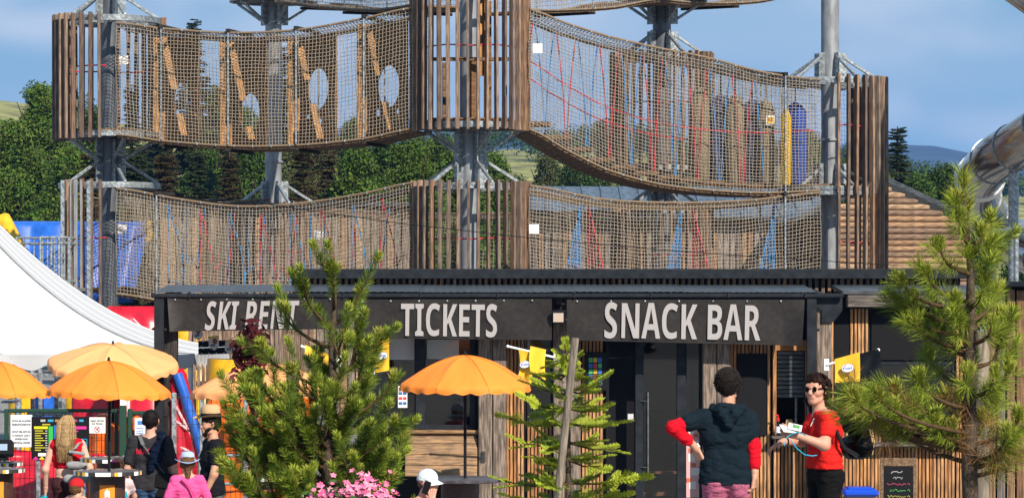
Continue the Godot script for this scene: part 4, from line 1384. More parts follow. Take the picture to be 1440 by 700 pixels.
# ------------------------------------------------------------------ plaza
func build_tent() -> void:
	var t := thing("party_tent", "large white pagoda tent with swooping roof and scalloped edge at the left", "tent", Vector3(-9.35, LOW, -45.4))
	var W := 5.0; var D := 2.6
	var eave := 2.25; var peak := 6.25
	var hgt := func(x: float, z: float) -> float:
		var q := maxf(absf(x) / W, absf(z) / D)
		return eave + (peak - eave) * pow(1.0 - q, 1.9) + 0.1 * (1.0 - q)
	var m := MB.new()
	for s in 4:
		m.grid(func(u, v):
			var q = v
			var w := lerpf(-1.0, 1.0, u)
			var x = (q * W if s == 0 else (-q * W if s == 1 else w * q * W * (1.0 if s == 2 else -1.0)))
			var z = ((w * q * D * -1.0 if s == 0 else w * q * D) if s < 2 else (q * D if s == 2 else -q * D))
			return Vector3(x, hgt.call(x, z) - 0.05 * (1 - w * w) * q, z), 16, 26)
	part("roof_cloth", m, M.tent_white, t)
	for s in 4:
		var va := MB.new()
		va.grid(func(u, v):
			var w := lerpf(-1.0, 1.0, u)
			var n := 20.0 if s >= 2 else 10.0
			var drop := 0.13 + 0.09 * absf(sin(u * n * PI))
			var x: float = W * (1 if s == 0 else -1) if s < 2 else w * W
			var z: float = w * D if s < 2 else D * (1 if s == 2 else -1)
			return Vector3(x, eave - v * drop + 0.0, z) + Vector3(0.02 * sin(u * 60.0) * v, 0, 0.02 * sin(u * 55.0) * v), 120, 3)
		part("valance", va, M.tent_white, t)
	for w in [-1.0, -0.5, 0.0, 0.5, 1.0]:   # stitched seams running up the front and right slopes
		for s in 2:
			var sm := MB.new()
			var path := []
			for k in 15:
				var q := lerpf(0.06, 1.0, k / 14.0)
				var x = w * q * W if s == 0 else q * W
				var z = q * D if s == 0 else w * q * D
				path.append(Vector3(x, hgt.call(x, z) - 0.05 * (1 - w * w) * q + 0.004, z))
			sm.tube(path, 0.012, 5)
			part("seam_or_sheen", sm, M.tent_white, t)
	for x in [-1, 1]:
		for z in [-1, 1]:
			var p := MB.new()
			p.tube([Vector3(x * (W - 0.06), 0, z * (D - 0.06)), Vector3(x * (W - 0.06), eave, z * (D - 0.06))], 0.035, 10)
			part("leg", p, M.white_paint, t)

func umbrella_point(u: float, v: float, R: float, rise: float, spin: float, bas: Basis, top: Vector3) -> Vector3:
	var n := 8.0
	var a := u * TAU + spin
	var f := fmod(u * n, 1.0)
	var rib := absf(f - 0.5) * 2.0         # 1 on a rib, 0 between
	var k := minf(v / 0.86, 1.0)
	var r := R * k * lerpf(0.972, 1.0, rib * rib)
	var y := rise * (1.0 - pow(k, 1.75)) - 0.02 * (1 - rib * rib) * sin(k * PI) + 0.0035 * sin(u * 91.0 + v * 9.0) * k + 0.003 * sin(u * 203.0 - v * 14.0) * k * k
	if v > 0.86:
		var q := (v - 0.86) / 0.14
		y -= q * (0.05 + 0.02 * absf(sin(u * n * PI * 3.0))) * R * 1.5
		r += 0.006 * q + 0.012 * sin(u * n * TAU * 2.0 + 1.3 * sin(u * 17.0)) * q
	return top + bas * Vector3(cos(a) * r, y, sin(a) * r)

func umbrella(label: String, at: Vector3, R: float, rise: float, mat_key: String, tilt := Vector3.ZERO, foot := LOW, spin := 0.2) -> Node3D:
	foot = ground_y(at.x, at.z)
	var t := thing("parasol", label, "umbrella", Vector3(at.x, foot, at.z), 0, "orange parasols on the plaza")
	var top := Vector3(0, at.y - foot, 0)
	var can := Node3D.new()
	var m := MB.new()
	var n := 8.0
	var bas := Basis.from_euler(tilt)
	for pn in 8:
		var tone := rng.randf_range(0.9, 1.06)
		m.col = Color(tone, tone * rng.randf_range(0.97, 1.03), tone)
		m.grid(func(uu, v): return umbrella_point((pn + uu) / 8.0, v, R, rise, spin, bas, top), 20, 20)
		var sr := MB.new()
		sr.col = Color(0.82, 0.8, 0.8)
		var sp := []
		for i in 13: sp.append(umbrella_point(pn / 8.0, i / 12.0 * 0.98, R, rise, spin, bas, top) + Vector3(0, 0.002, 0))
		sr.tube(sp, 0.004, 4)
		part("seam_or_sheen", sr, M[mat_key], t)
	part("canopy", m, M[mat_key], t)
	for k in 8:
		var rb := MB.new()
		var path := []
		for i in 7:
			var q := i / 6.0
			var a := TAU * k / 8 + spin
			path.append(top + bas * Vector3(cos(a) * R * q, rise * (1.0 - pow(q, 1.75)) - 0.014, sin(a) * R * q))
		rb.tube(path, 0.006, 5)
		part("rib", rb, M.black_plastic, t)
	var tip := MB.new()
	tip.lathe([Vector2(0.0, rise + 0.05), Vector2(0.012, rise + 0.04), Vector2(0.02, rise - 0.01), Vector2(0.0, rise - 0.02)], top, 10)
	part("finial", tip, M.black_plastic, t)
	var pole := MB.new()
	pole.tube([Vector3(0, 0, 0), top + bas * Vector3(0, rise, 0)], 0.016, 10)
	part("pole", pole, M.black_plastic, t)
	return t

func bar_table(label: String, at: Vector3, r: float, foot: float, banded: bool, base_w := 0.4) -> Node3D:
	foot = ground_y(at.x, at.z)
	var t := thing("standing_table", label, "table", Vector3(at.x, foot, at.z), 0, "standing tables on the plaza")
	var h := at.y - foot
	var tp := MB.new()
	tp.lathe([Vector2(0.0, h), Vector2(r - 0.012, h), Vector2(r, h - 0.008), Vector2(r, h - 0.03), Vector2(r - 0.012, h - 0.038), Vector2(0, h - 0.038)], Vector3.ZERO, 48)
	part("top", tp, M.table_top, t)
	if banded:
		var cols := [Color(0.8, 0.8, 0.78), Color(0.02, 0.02, 0.02), Color(0.75, 0.75, 0.72), Color(0.8, 0.4, 0.01), Color(0.03, 0.03, 0.03), Color(0.85, 0.85, 0.8), Color(0.1, 0.08, 0.08)]
		var bd := MB.new()
		for k in 56:
			bd.col = cols[(k * 3 + k / 7) % 7]
			var a := TAU * (k + 0.5) / 56
			var slant := 0.012
			var w := TAU * r / 56 * 0.5
			var x := Vector3(-sin(a), 0, cos(a))
			var o := Vector3(cos(a), 0, sin(a)) * (r + 0.004) + Vector3(0, h - 0.019, 0)
			bd.face(o - x * w + Vector3(0, -0.02, 0), o + x * w + Vector3(0, -0.02, 0), o + x * (w) + Vector3(0, 0.02, 0), o - x * (w) + Vector3(0, 0.02, 0), Vector3(cos(a), 0, sin(a)))
		part("edge_band", bd, M.pure, t)
	var bs := MB.new()
	bs.lathe([Vector2(0.0, h - 0.04), Vector2(base_w * 0.5, h - 0.04), Vector2(base_w * 0.5, 0.04), Vector2(base_w * 0.56, 0.03), Vector2(base_w * 0.56, 0.0)], Vector3.ZERO, 28)
	part("base", bs, M.table_base, t)
	if banded:
		var lg := MB.new()   # orange rounded badge with a white leaf mark
		lg.col = Color(0.85, 0.25, 0.01)
		var f := func(u, v):
			var a := 1.45 - lerpf(-0.42, 0.42, u)
			return Vector3(cos(a) * (base_w * 0.5 + 0.004), h - 0.24 - lerpf(-0.1, 0.1, v), sin(a) * (base_w * 0.5 + 0.004))
		lg.grid(f, 8, 6)
		lg.col = Color(0.85, 0.85, 0.8)
		for k in 3:
			var c: Vector3 = f.call(0.5, 0.5) + Vector3(0.018 * (k - 1), 0.016 * (1 - absf(k - 1)), 0.006)
			lg.ball(c, Vector3(0.011, 0.045, 0.004), 8, 6)
		part("badge", lg, M.pure, t)
	return t

func build_plaza() -> void:
	build_tent()
	umbrella("faded orange parasol tilted open, behind the others and in front of the white tent", P(158, 511, 19.75) + Vector3(0, 0.02, 0), 0.83, 0.22, "umbrella_faded", Vector3(0.2, 0, -0.03), LOW, 0.1)
	umbrella("orange parasol cut by the left edge", P(-5, 549, 18.4), 0.64, 0.34, "umbrella_orange", Vector3(0.0, 0, -0.03), LOW, 0.3)
	umbrella("orange parasol over the badge table between the blonde woman and the man in black", P(152, 549, 16.6), 0.655, 0.31, "umbrella_orange", Vector3(0.02, 0, -0.03), LOW, 0.5)
	umbrella("pale orange parasol partly hidden behind the left pine", P(372, 549, 17.3), 0.84, 0.3, "umbrella_faded", Vector3(-0.02, 0, 0.02), LOW, 0.25)
	umbrella("orange parasol in front of the TICKETS window", P(654, 540, 16.4), 0.7, 0.3, "umbrella_orange", Vector3(0.03, 0, 0.0), LOW, 0.42)
	bar_table("standing table with a striped edge and orange badge under the parasol beside the blonde woman", P(150, 662, 16.6), 0.36, LOW, true, 0.38)
	bar_table("standing table with a striped edge just behind the badge table", P(160, 644, 17.9), 0.39, LOW, true, 0.4)
	bar_table("front striped standing table cut by the left edge", P(-4, 659, 18.2), 0.31, LOW, true, 0.34)
	bar_table("rear striped standing table cut by the left edge", P(-2, 650, 19.0), 0.28, LOW, true, 0.34)
	bar_table("small wooden-topped standing table behind the left pine", P(366, 670, 17.0), 0.26, LOW, true, 0.28)
	bar_table("second small standing table behind the left pine, nearer the pink flowers", P(425, 669, 17.4), 0.25, LOW, true, 0.3)
	bar_table("plain dark standing table beside the man with the white cap", P(647, 672, 16.4), 0.455, -0.42, false, 0.4)

	# inflatable slide
	var s := thing("inflatable_slide", "huge red, blue and yellow inflatable slide behind the tent and left tower", "inflatable slide", P(150, 0, 30) * Vector3(1, 0, 1) + Vector3(0, LOW, 0))
	var so := s.position
	var cushion := func(pts: Array, thick: float, bulge: float, ribs: int) -> MB:
		var m := MB.new()
		var c := [pts[0] - so, pts[1] - so, pts[2] - so, pts[3] - so]
		var nrm := ((c[1] - c[0]) as Vector3).cross(c[3] - c[0]).normalized()
		if nrm.z < 0: nrm = -nrm
		m.grid(func(u, v):
			var p: Vector3 = ((c[0] as Vector3).lerp(c[1], u)).lerp((c[3] as Vector3).lerp(c[2], u), v)
			var e := minf(minf(u, 1 - u), minf(v, 1 - v))
			var rb := absf(sin(u * PI * ribs))
			return p + nrm * (bulge * rb * minf(1.0, e * 14.0) + thick * minf(1.0, e * 20.0)), 12 * ribs, 30, 0.02)
		return m
	part("blue_wall", cushion.call([P(-60, 312, 31), P(208, 313, 31), P(186, 425, 30.6), P(-60, 425, 30.6)], 0.1, 0.07, 5), M.inflatable_blue, s)
	var ytube := func(pts: Array, r: float) -> MB:
		var m := MB.new()
		var path := []
		for p in pts: path.append(p - so)
		m.tube(path, r, 18)
		return m
	part("yellow_tube", ytube.call([P(2, 308, 30.8), P(24, 350, 30.6), P(44, 420, 30.4)], 0.17), M.inflatable_yellow, s)
	part("yellow_tube", ytube.call([P(207, 312, 30.9), P(210, 330, 30.9), P(206, 338, 30.9)], 0.06), M.inflatable_yellow, s)
	part("red_wall", cushion.call([P(150, 432, 27), P(262, 432, 27), P(305, 720, 26.4), P(120, 720, 26.4)], 0.12, 0.08, 3), M.inflatable_red, s)
	part("red_wall", cushion.call([P(104, 530, 21.3), P(166, 522, 21.2), P(168, 720, 21.2), P(100, 720, 21.3)], 0.1, 0.05, 2), M.inflatable_red, s)
	part("red_wall", cushion.call([P(-30, 630, 21.3), P(98, 640, 21.3), P(98, 720, 21.2), P(-30, 720, 21.3)], 0.1, 0.05, 2), M.inflatable_red, s)
	part("yellow_tube", ytube.call([P(258, 424, 26.6), P(262, 470, 26.5), P(282, 560, 26.3), P(306, 720, 26.2)], 0.3), M.inflatable_yellow, s)
	part("red_wall", cushion.call([P(240, 520, 20.15), P(258, 520, 20.15), P(306, 720, 20.1), P(240, 720, 20.1)], 0.1, 0.05, 2), M.inflatable_red, s)
	part("yellow_tube", ytube.call([P(318, 505, 20.3), P(314, 600, 20.3), P(318, 720, 20.3)], 0.25), M.inflatable_yellow, s)
	part("yellow_tube", ytube.call([P(30, 535, 28), P(32, 600, 28), P(34, 720, 28)], 0.26), M.inflatable_yellow, s)
	part("yellow_tube", ytube.call([P(105, 525, 28.4), P(104, 600, 28.4), P(104, 720, 28.4)], 0.2), M.inflatable_yellow, s)
	part("blue_tube", ytube.call([P(248, 526, 20.06), P(256, 548, 20.05), P(273, 600, 20.05), P(298, 690, 20.02)], 0.07), M.inflatable_blue, s)
	part("blue_tube", ytube.call([P(60, 545, 28), P(60, 600, 28), P(62, 720, 28)], 0.24), M.inflatable_blue, s)
	# thin pale tubes that paint sheen lines across the red cloth
	for q in [[[240, 560], [262, 600], [285, 645]], [[243, 590], [266, 606], [284, 616]], [[225, 615], [255, 630], [280, 642]], [[186, 448], [200, 462], [214, 480]]]:
		var m := MB.new()
		m.col = Color(0.75, 0.4, 0.45)
		var path := []
		for p in q: path.append(P(p[0], p[1], 20.05 if p[0] > 215 else 26.6) - so)
		m.tube(path, 0.02, 6)
		part("seam_or_sheen", m, M.pure, s)
	# orange inflatable blocks behind the fence
	for q in [[122, 168, 584, 720, 19.72, "left of the fence gate"], [172, 198, 580, 720, 19.75, "behind the man with the shoulder bag"], [286, 352, 560, 720, 19.9, "behind the left pine"], [362, 436, 548, 720, 20.0, "between the left pine's trunk and the ticket window"]]:
		var p0 := P(q[0], q[2], q[4]); var p1 := P(q[1], q[3], q[4])
		var m := MB.new()
		m.box((p0 + p1) / 2 - Vector3((p0.x + p1.x) / 2, LOW, -q[4]), Vector3(absf(p1.x - p0.x), absf(p0.y - LOW) , 0.7), Basis.IDENTITY, 0.09)
		var node := thing("orange_block", "orange padded inflatable block %s" % q[5], "inflatable block", Vector3((p0.x + p1.x) / 2, LOW, -q[4] * K - 0.35), 0, "orange inflatable blocks")
		var b := MB.new()
		var hh := p0.y - LOW
		b.box(Vector3(0, hh / 2, 0), Vector3(absf(p1.x - p0.x), hh, 0.7), Basis.IDENTITY, 0.1)
		part("block", b, M.inflatable_orange, node)
		var bd := MB.new()
		for y in [0.35, 0.68]: bd.tube([Vector3(-absf(p1.x - p0.x) / 2 + 0.06, hh * y, 0.355), Vector3(0, hh * y - 0.02, 0.365), Vector3(absf(p1.x - p0.x) / 2 - 0.06, hh * y, 0.355)], 0.025, 8)
		part("strap", bd, M.inflatable_orange if q[0] > 150 else M.inflatable_red, node)
	# grey rails in front of the rear blocks
	var gr := thing("guard_rail", "pale grey guard rail in front of the orange block behind the left pine", "railing", P(360, 0, 19.3) * Vector3(1, 0, 1) + Vector3(0, LOW, 0))
	for y in [0.35, 0.75, 1.1]:
		var m := MB.new()
		m.tube([Vector3(-0.7, y, 0), Vector3(0.7, y, 0)], 0.02, 8)
		part("rail", m, M.galvanised, gr)
	for x in [-0.7, 0.0, 0.7]:
		var m := MB.new()
		m.tube([Vector3(x, 0, 0), Vector3(x, 1.12, 0)], 0.022, 8)
		part("post", m, M.galvanised, gr)

	# green mesh fence
	var fd := 19.6
	for q in [[8, 163, 575, "long green mesh fence panel with the price board, at the left"], [181, 212, 578, "narrow green mesh gate leaf behind the man with the shoulder bag"], [244, 345, 552, "grey mesh fence panel in front of the red inflatable"]]:
		var p0 := P(q[0], q[2], fd); var p1 := P(q[1], q[2], fd)
		var f := thing("mesh_fence", q[3], "fence", Vector3((p0.x + p1.x) / 2, LOW, -fd * K), 0, "mesh fence panels")
		var hw := (p1.x - p0.x) / 2; var hh := p0.y - LOW
		var fm: StandardMaterial3D = M.fence_green if q[0] < 240 else M.galvanised
		if q[0] < 240:
			for b in [[Vector3(-hw, hh / 2, 0), Vector3(0.05, hh, 0.05)], [Vector3(hw, hh / 2, 0), Vector3(0.05, hh, 0.05)]]:
				var m := MB.new(); m.box(b[0], b[1], Basis.IDENTITY, 0.006)
				part("post", m, fm, f)
			var m2 := MB.new(); m2.box(Vector3(0, hh - 0.02, 0), Vector3(hw * 2 - 0.06, 0.045, 0.045), Basis.IDENTITY, 0.006)
			part("top_rail", m2, fm, f)
		else:
			for x in [-hw, -hw + 0.35, hw]:
				var m := MB.new(); m.box(Vector3(x, hh / 2, 0), Vector3(0.06, hh, 0.06), Basis.IDENTITY, 0.008)
				part("post", m, fm, f)
		var w := MB.new()
		var x := -hw + 0.05
		while x < hw - 0.03:
			w.tube([Vector3(x, 0.05, 0), Vector3(x, hh - 0.04, 0)], 0.0035, 4, false)
			x += 0.06
		var y := 0.1
		while y < hh - 0.05:
			w.tube([Vector3(-hw + 0.02, y, 0.004), Vector3(hw - 0.02, y, 0.004)], 0.0035, 4, false)
			y += 0.17
		stuff(part("wires", w, M.mesh_wire, f))
	var gp := thing("gate_post", "thick dark green gate post beside the no-entry notice", "post", P(172, 0, 19.55) * Vector3(1, 0, 1) + Vector3(0, LOW, 0))
	var gm := MB.new(); gm.box(Vector3(0, 0.85, 0), Vector3(0.09, 1.7, 0.09), Basis.IDENTITY, 0.01)
	part("post", gm, M.fence_green, gp)
	var gm2 := MB.new(); gm2.box(Vector3(0.09, 0.83, 0.0), Vector3(0.06, 1.66, 0.06), Basis.IDENTITY, 0.01)
	part("post", gm2, M.fence_green, gp)
	var gl := MB.new(); gl.box(Vector3(0.05, 1.0, 0.05), Vector3(0.1, 0.16, 0.05), Basis.IDENTITY, 0.01)
	part("lock", gl, M.galvanised, gp)

	# price board on the fence
	var pb := thing("price_board", "black price board with yellow, green, blue and pink columns on the green fence", "board", P(84, 616, 19.4))
	var m := MB.new(); m.box(Vector3.ZERO, Vector3(0.715, 0.53, 0.025), Basis.IDENTITY, 0.004)
	part("panel", m, M.black_plastic, pb)
	var pr := MB.new()
	var put := func(x0: float, y0: float, w: float, h: float, col: Color):
		pr.col = col
		pr.box(Vector3(-0.355 + x0 + w / 2, 0.262 - y0 - h / 2, 0.0145), Vector3(w, h, 0.003))
	for k in 3:
		put.call(0.11 + 0.09 * k, 0.03, 0.06 + 0.01 * k, 0.028, [Color(0.4, 0.4, 0.4), Color(0.02, 0.3, 0.5), Color(0.4, 0.2, 0.05)][k])
		put.call(0.43 + 0.08 * k, 0.03, 0.055, 0.028, [Color(0.4, 0.4, 0.4), Color(0.4, 0.03, 0.2), Color(0.02, 0.3, 0.5)][k])
	put.call(0.13, 0.085, 0.1, 0.015, Color(0.5, 0.45, 0.02))
	put.call(0.03, 0.115, 0.17, 0.032, Color(0.7, 0.6, 0.01))
	put.call(0.21, 0.115, 0.055, 0.3, Color(0.03, 0.4, 0.06))
	put.call(0.275, 0.1, 0.05, 0.32, Color(0.01, 0.12, 0.5))
	put.call(0.45, 0.115, 0.23, 0.035, Color(0.7, 0.02, 0.25))
	for r in 9:
		put.call(0.04, 0.165 + r * 0.03, 0.1 + 0.03 * sin(r * 2.1), 0.011, Color(0.55, 0.5, 0.03))
		put.call(0.17, 0.165 + r * 0.03, 0.025, 0.011, Color(0.5, 0.5, 0.5))
		if r < 4: put.call(0.46, 0.17 + r * 0.03, 0.1 + 0.02 * cos(r * 1.7), 0.011, Color(0.6, 0.03, 0.25))
	for k in 4:
		put.call([0.58, 0.58, 0.58, 0.682][k], [0.27, 0.41, 0.27, 0.27][k], [0.105, 0.105, 0.006, 0.006][k], [0.006, 0.006, 0.146, 0.146][k], Color(0.02, 0.4, 0.7))
	for k in 2: put.call(0.6 + 0.035 * k, 0.3, 0.025, 0.08, Color(0.02, 0.4, 0.7))
	put.call(0.08, 0.445, 0.17, 0.04, Color(0.7, 0.7, 0.7))
	for k in 9:
		var cc: Color = [Color(0.7, 0.02, 0.3), Color(0.7, 0.55, 0.01), Color(0.03, 0.4, 0.1)][k % 3]
		pr.col = cc
		var x0 := -0.34 + 0.076 * k
		pr.slab(PackedVector2Array([Vector2(x0, -0.262), Vector2(x0 + 0.07, -0.262), Vector2(x0 + 0.035, -0.225)]), Transform3D(Basis.IDENTITY, Vector3(0, 0, 0.015)), 0.003)
	part("print", pr, M.pure, pb)
	for k in 2:
		var lg := MB.new(); lg.box(Vector3(-0.28 + 0.56 * k, -0.75, -0.04), Vector3(0.05, 1.1, 0.05), Basis.IDENTITY, 0.006)
		part("leg", lg, M.galvanised, pb)

	var sg := thing("entry_sign", "white paper sign with dark lettering on the fence, left of the price board", "sign", P(29, 606, 19.4))
	m = MB.new(); m.box(Vector3.ZERO, Vector3(0.27, 0.4, 0.008), Basis.IDENTITY, 0.002)
	part("sheet", m, M.paper, sg)
	var lines := ["VSTUP NA VLASTNÉ", "NEBEZPEČENSTVO!", "", "VSTUP PRE DETI DO", "12 ROKOV LEN V", "SPRIEVODE", "DOSPELEJ OSOBY"]
	for k in lines.size():
		if lines[k] == "": continue
		var o := letters("lettering", lines[k], 0.022, 1.0, M.anthracite, sg, Vector3(0, 0.125 - k * 0.045, 0.007))
		var bb := (o.mesh as TextMesh).get_aabb()
		var sx := minf(1.0, 0.23 / bb.size.x)
		o.basis = Basis.from_scale(Vector3(sx, 1, 0.3))
		o.position.x = -(bb.position.x + bb.size.x / 2) * sx
	var ng := thing("no_entry_notice", "white notice with a red prohibition ring on the green fence, right of the price board", "sign", P(136, 598, 19.45))
	m = MB.new(); m.box(Vector3.ZERO, Vector3(0.2, 0.2, 0.008), Basis.IDENTITY, 0.002)
	part("sheet", m, M.white_paint, ng)
	for k in 2:
		var o := letters("lettering", ["ZÁKAZ VSTUPU", "SO PSOM"][k], 0.022, 1.0, M.fence_green, ng, Vector3(0, 0.055 - k * 0.035, 0.007))
		var bb := (o.mesh as TextMesh).get_aabb()
		var sx := minf(1.0, 0.17 / bb.size.x)
		o.basis = Basis.from_scale(Vector3(sx, 1, 0.3))
		o.position.x = -(bb.position.x + bb.size.x / 2) * sx
	var rr := MB.new()
	rr.col = Color(0.6, 0.03, 0.03)
	for k in 20:
		var a := TAU * k / 20; var b := TAU * (k + 1) / 20
		rr.face(Vector3(cos(a) * 0.038, -0.05 + sin(a) * 0.038, 0.006), Vector3(cos(b) * 0.038, -0.05 + sin(b) * 0.038, 0.006), Vector3(cos(b) * 0.03, -0.05 + sin(b) * 0.03, 0.006), Vector3(cos(a) * 0.03, -0.05 + sin(a) * 0.03, 0.006), Vector3(0, 0, 1))
	rr.bar(Vector3(-0.024, -0.026, 0.007), Vector3(0.024, -0.074, 0.007), 0.002, 0.008)
	rr.col = Color(0.05, 0.05, 0.05)
	rr.box(Vector3(0.0, -0.05, 0.0055), Vector3(0.022, 0.02, 0.002)); rr.box(Vector3(0.012, -0.036, 0.0055), Vector3(0.012, 0.012, 0.002))
	part("prohibition_mark", rr, M.pure, ng)
	var bs := thing("blue_notice", "small pale blue notice on the gate behind the man with the shoulder bag", "sign", P(196, 600, 19.5))
	m = MB.new(); m.box(Vector3.ZERO, Vector3(0.13, 0.22, 0.008), Basis.IDENTITY, 0.002)
	part("sheet", m, M.paper, bs)
	var m2 := MB.new()
	m2.col = Color(0.05, 0.2, 0.5)
	m2.box(Vector3(0, 0.05, 0.006), Vector3(0.06, 0.05, 0.002))
	for k in 3: m2.box(Vector3(0, -0.02 - 0.03 * k, 0.006), Vector3(0.09, 0.01, 0.002))
	part("print", m2, M.pure, bs)

	# steel stair platform behind the fence
	var sc := thing("steel_scaffold", "grey steel stair platform behind the price board", "scaffold", P(88, 0, 24.5) * Vector3(1, 0, 1) + Vector3(0, LOW, 0))
	for x in [-0.42, -0.05, 0.36]:
		for z in [-0.4, 0.4]:
			m = MB.new(); m.box(Vector3(x, 0.94, z), Vector3(0.06, 1.88, 0.06), Basis.IDENTITY, 0.006)
			part("post", m, M.galvanised, sc)
	for y in [1.2, 1.5, 1.8]:
		m = MB.new(); m.box(Vector3(-0.03, y, 0.42), Vector3(0.95, 0.05, 0.05), Basis.IDENTITY, 0.006)
		part("rail", m, M.galvanised, sc)
	for k in 5:
		m = MB.new(); m.box(Vector3(-0.5 - 0.16 * k, 1.08 + 0.15 * k, 0.0), Vector3(0.2, 0.03, 0.7), Basis.IDENTITY, 0.005)
		part("tread", m, M.galvanised, sc)
	m = MB.new(); m.box(Vector3(-0.03, 1.05, 0.0), Vector3(0.95, 0.05, 0.8), Basis.IDENTITY, 0.006)
	part("deck", m, M.galvanised, sc)
	# ticket reader at the left edge
	var tr := thing("ticket_reader", "black ticket reader post with a small screen at the left edge", "machine", P(2, 0, 19.2) * Vector3(1, 0, 1) + Vector3(0, LOW, 0))
	m = MB.new(); m.box(Vector3(-0.02, 0.59, 0), Vector3(0.12, 1.18, 0.14), Basis.IDENTITY, 0.015)
	m.box(Vector3(0.02, 1.2, 0.02), Vector3(0.24, 0.2, 0.16), Basis(Vector3.RIGHT, -0.2), 0.02)
	part("housing", m, M.black_plastic, tr)
	m = MB.new(); m.col = Color(0.3, 0.4, 0.55); m.box(Vector3(0.03, 1.22, 0.108), Vector3(0.1, 0.08, 0.004), Basis(Vector3.RIGHT, -0.2))
	part("screen", m, M.gloss, tr)

	# platform railing beside the left tower
	var ra := thing("platform_railing", "galvanised railing of the access platform left of the left tower", "railing", P(60, 0, 27) * Vector3(1, 0, 1) + Vector3(0, P(0, 404, 27).y, 0))
	var rh := P(0, 334, 27).y - ra.position.y
	for seg in [[22, 60, 27.0, 27.9], [58, 98, 26.8, 26.8], [84, 100, 26.8, 28.2]]:
		var a := Vector3(P(seg[0], 0, 27).x - ra.position.x, 0, 27 - seg[2]); var b := Vector3(P(seg[1], 0, 27).x - ra.position.x, 0, 27 - seg[3])
		for y in [rh, rh - 0.1, 0.1]:
			m = MB.new(); m.tube([a + Vector3(0, y, 0), b + Vector3(0, y, 0)], 0.021, 8)
			part("rail", m, M.galvanised, ra)
		for k in 5:
			m = MB.new(); m.tube([a.lerp(b, k / 4.0) + Vector3(0, 0, 0), a.lerp(b, k / 4.0) + Vector3(0, rh, 0)], 0.016 if k % 4 else 0.026, 8)
			part("baluster", m, M.galvanised, ra)
	m = MB.new(); m.box(Vector3(0.0, -0.04, -0.4), Vector3(1.2, 0.06, 1.6), Basis.IDENTITY, 0.006)
	part("deck", m, M.galvanised, ra)
	for x in [-0.5, 0.5]:
		m = MB.new(); m.tube([Vector3(x, -0.05, -0.4), Vector3(x, LOW - ra.position.y, -0.4)], 0.06, 10)
		part("leg", m, M.galvanised, ra)
	var gd := thing("cage_gate", "steel gate frame with bars on the left side of the lower left cage", "gate", P(104, 0, 27.4) * Vector3(1, 0, 1) + Vector3(0, level(3.05, 27.4), 0))
	for x in [-0.24, -0.08, 0.0, 0.1, 0.03, 0.22]:
		m = MB.new(); m.box(Vector3(x, 1.1, -absf(x) * 0.8), Vector3(0.035 if absf(x) < 0.2 else 0.07, 2.25, 0.035), Basis.IDENTITY, 0.006)
		part("bar", m, M.galvanised if absf(x) > 0.2 else M.steel_pole, gd)

	# slatted screen, black rails and little pennants seen under the left half of the canopy
	var ss := thing("slat_screen", "tan slatted timber screen under the SKI RENT banner", "screen", P(350, 0, 24.6) * Vector3(1, 0, 1) + Vector3(0, LOW, 0))
	m = MB.new(); m.box(Vector3.ZERO, Vector3(0.055, 1.5, 0.03), Basis.IDENTITY, 0.004)
	var sm := m.mesh()
	for k in 29:
		part("slat", sm, M["slat_wood_%d" % (rng.randi_range(0, 1))], ss, Vector3(-0.93 + 0.068 * k, 2.29, rng.randf_range(0, 0.012)))
	for y in [1.65, 2.85]:
		m = MB.new(); m.box(Vector3(0.02, y, -0.04), Vector3(2.0, 0.08, 0.04), Basis.IDENTITY, 0.005)
		part("rail", m, M.timber_dark, ss)
	for x in [-0.9, 0.95]:
		m = MB.new(); m.box(Vector3(x, 1.48, -0.1), Vector3(0.1, 2.96, 0.1), Basis.IDENTITY, 0.008)
		part("post", m, M.timber_dark, ss)
	for k in 2:
		var y: float = [484, 494][k]
		var br := thing("black_rail", "%s padded black rail with white ties under the SKI RENT banner" % ["upper", "lower"][k], "rail", P(318, y, 21.2))
		m = MB.new(); m.tube([Vector3(-0.38, 0, 0), Vector3(0.5, 0.03, 0)], 0.045, 12)
		part("rail", m, M.black_plastic, br)
		for i in 8:
			m = MB.new(); m.bar(Vector3(-0.34 + 0.1 * i, -0.035, 0.035), Vector3(-0.31 + 0.1 * i, 0.045, 0.028), 0.008, 0.012)
			part("tie", m, M.white_paint, br)
	for q in [[277, 468, 0.3, "leftmost"], [300, 482, 0.1, "middle"], [323, 488, -0.1, "rightmost"]]:
		var pn := thing("pennant", "%s of three little printed pennants under the SKI RENT banner" % q[3], "pennant", P(q[0], q[1], 20.5), 0.2, "little pennants under the canopy")
		pn.rotation.z = q[2]
		m = MB.new(); m.slab(PackedVector2Array([Vector2(-0.07, 0.09), Vector2(0.07, 0.09), Vector2(0.065, -0.05), Vector2(0, -0.1), Vector2(-0.065, -0.05)]), Transform3D.IDENTITY, 0.006)
		m.col = Color(0.8, 0.65, 0.05)
		part("sheet", m, M.paper, pn)
		m = MB.new()
		m.col = Color(0.7, 0.6, 0.03); m.box(Vector3(0, 0.075, 0.0045), Vector3(0.13, 0.022, 0.002))
		m.col = Color(0.25, 0.1, 0.07); m.ball(Vector3(0.015, 0.02, 0.004), Vector3(0.032, 0.04, 0.002), 10, 6)
		m.col = Color(0.05, 0.2, 0.5); m.box(Vector3(-0.015, -0.03, 0.0045), Vector3(0.06, 0.03, 0.002))
		part("print", m, M.pure, pn)
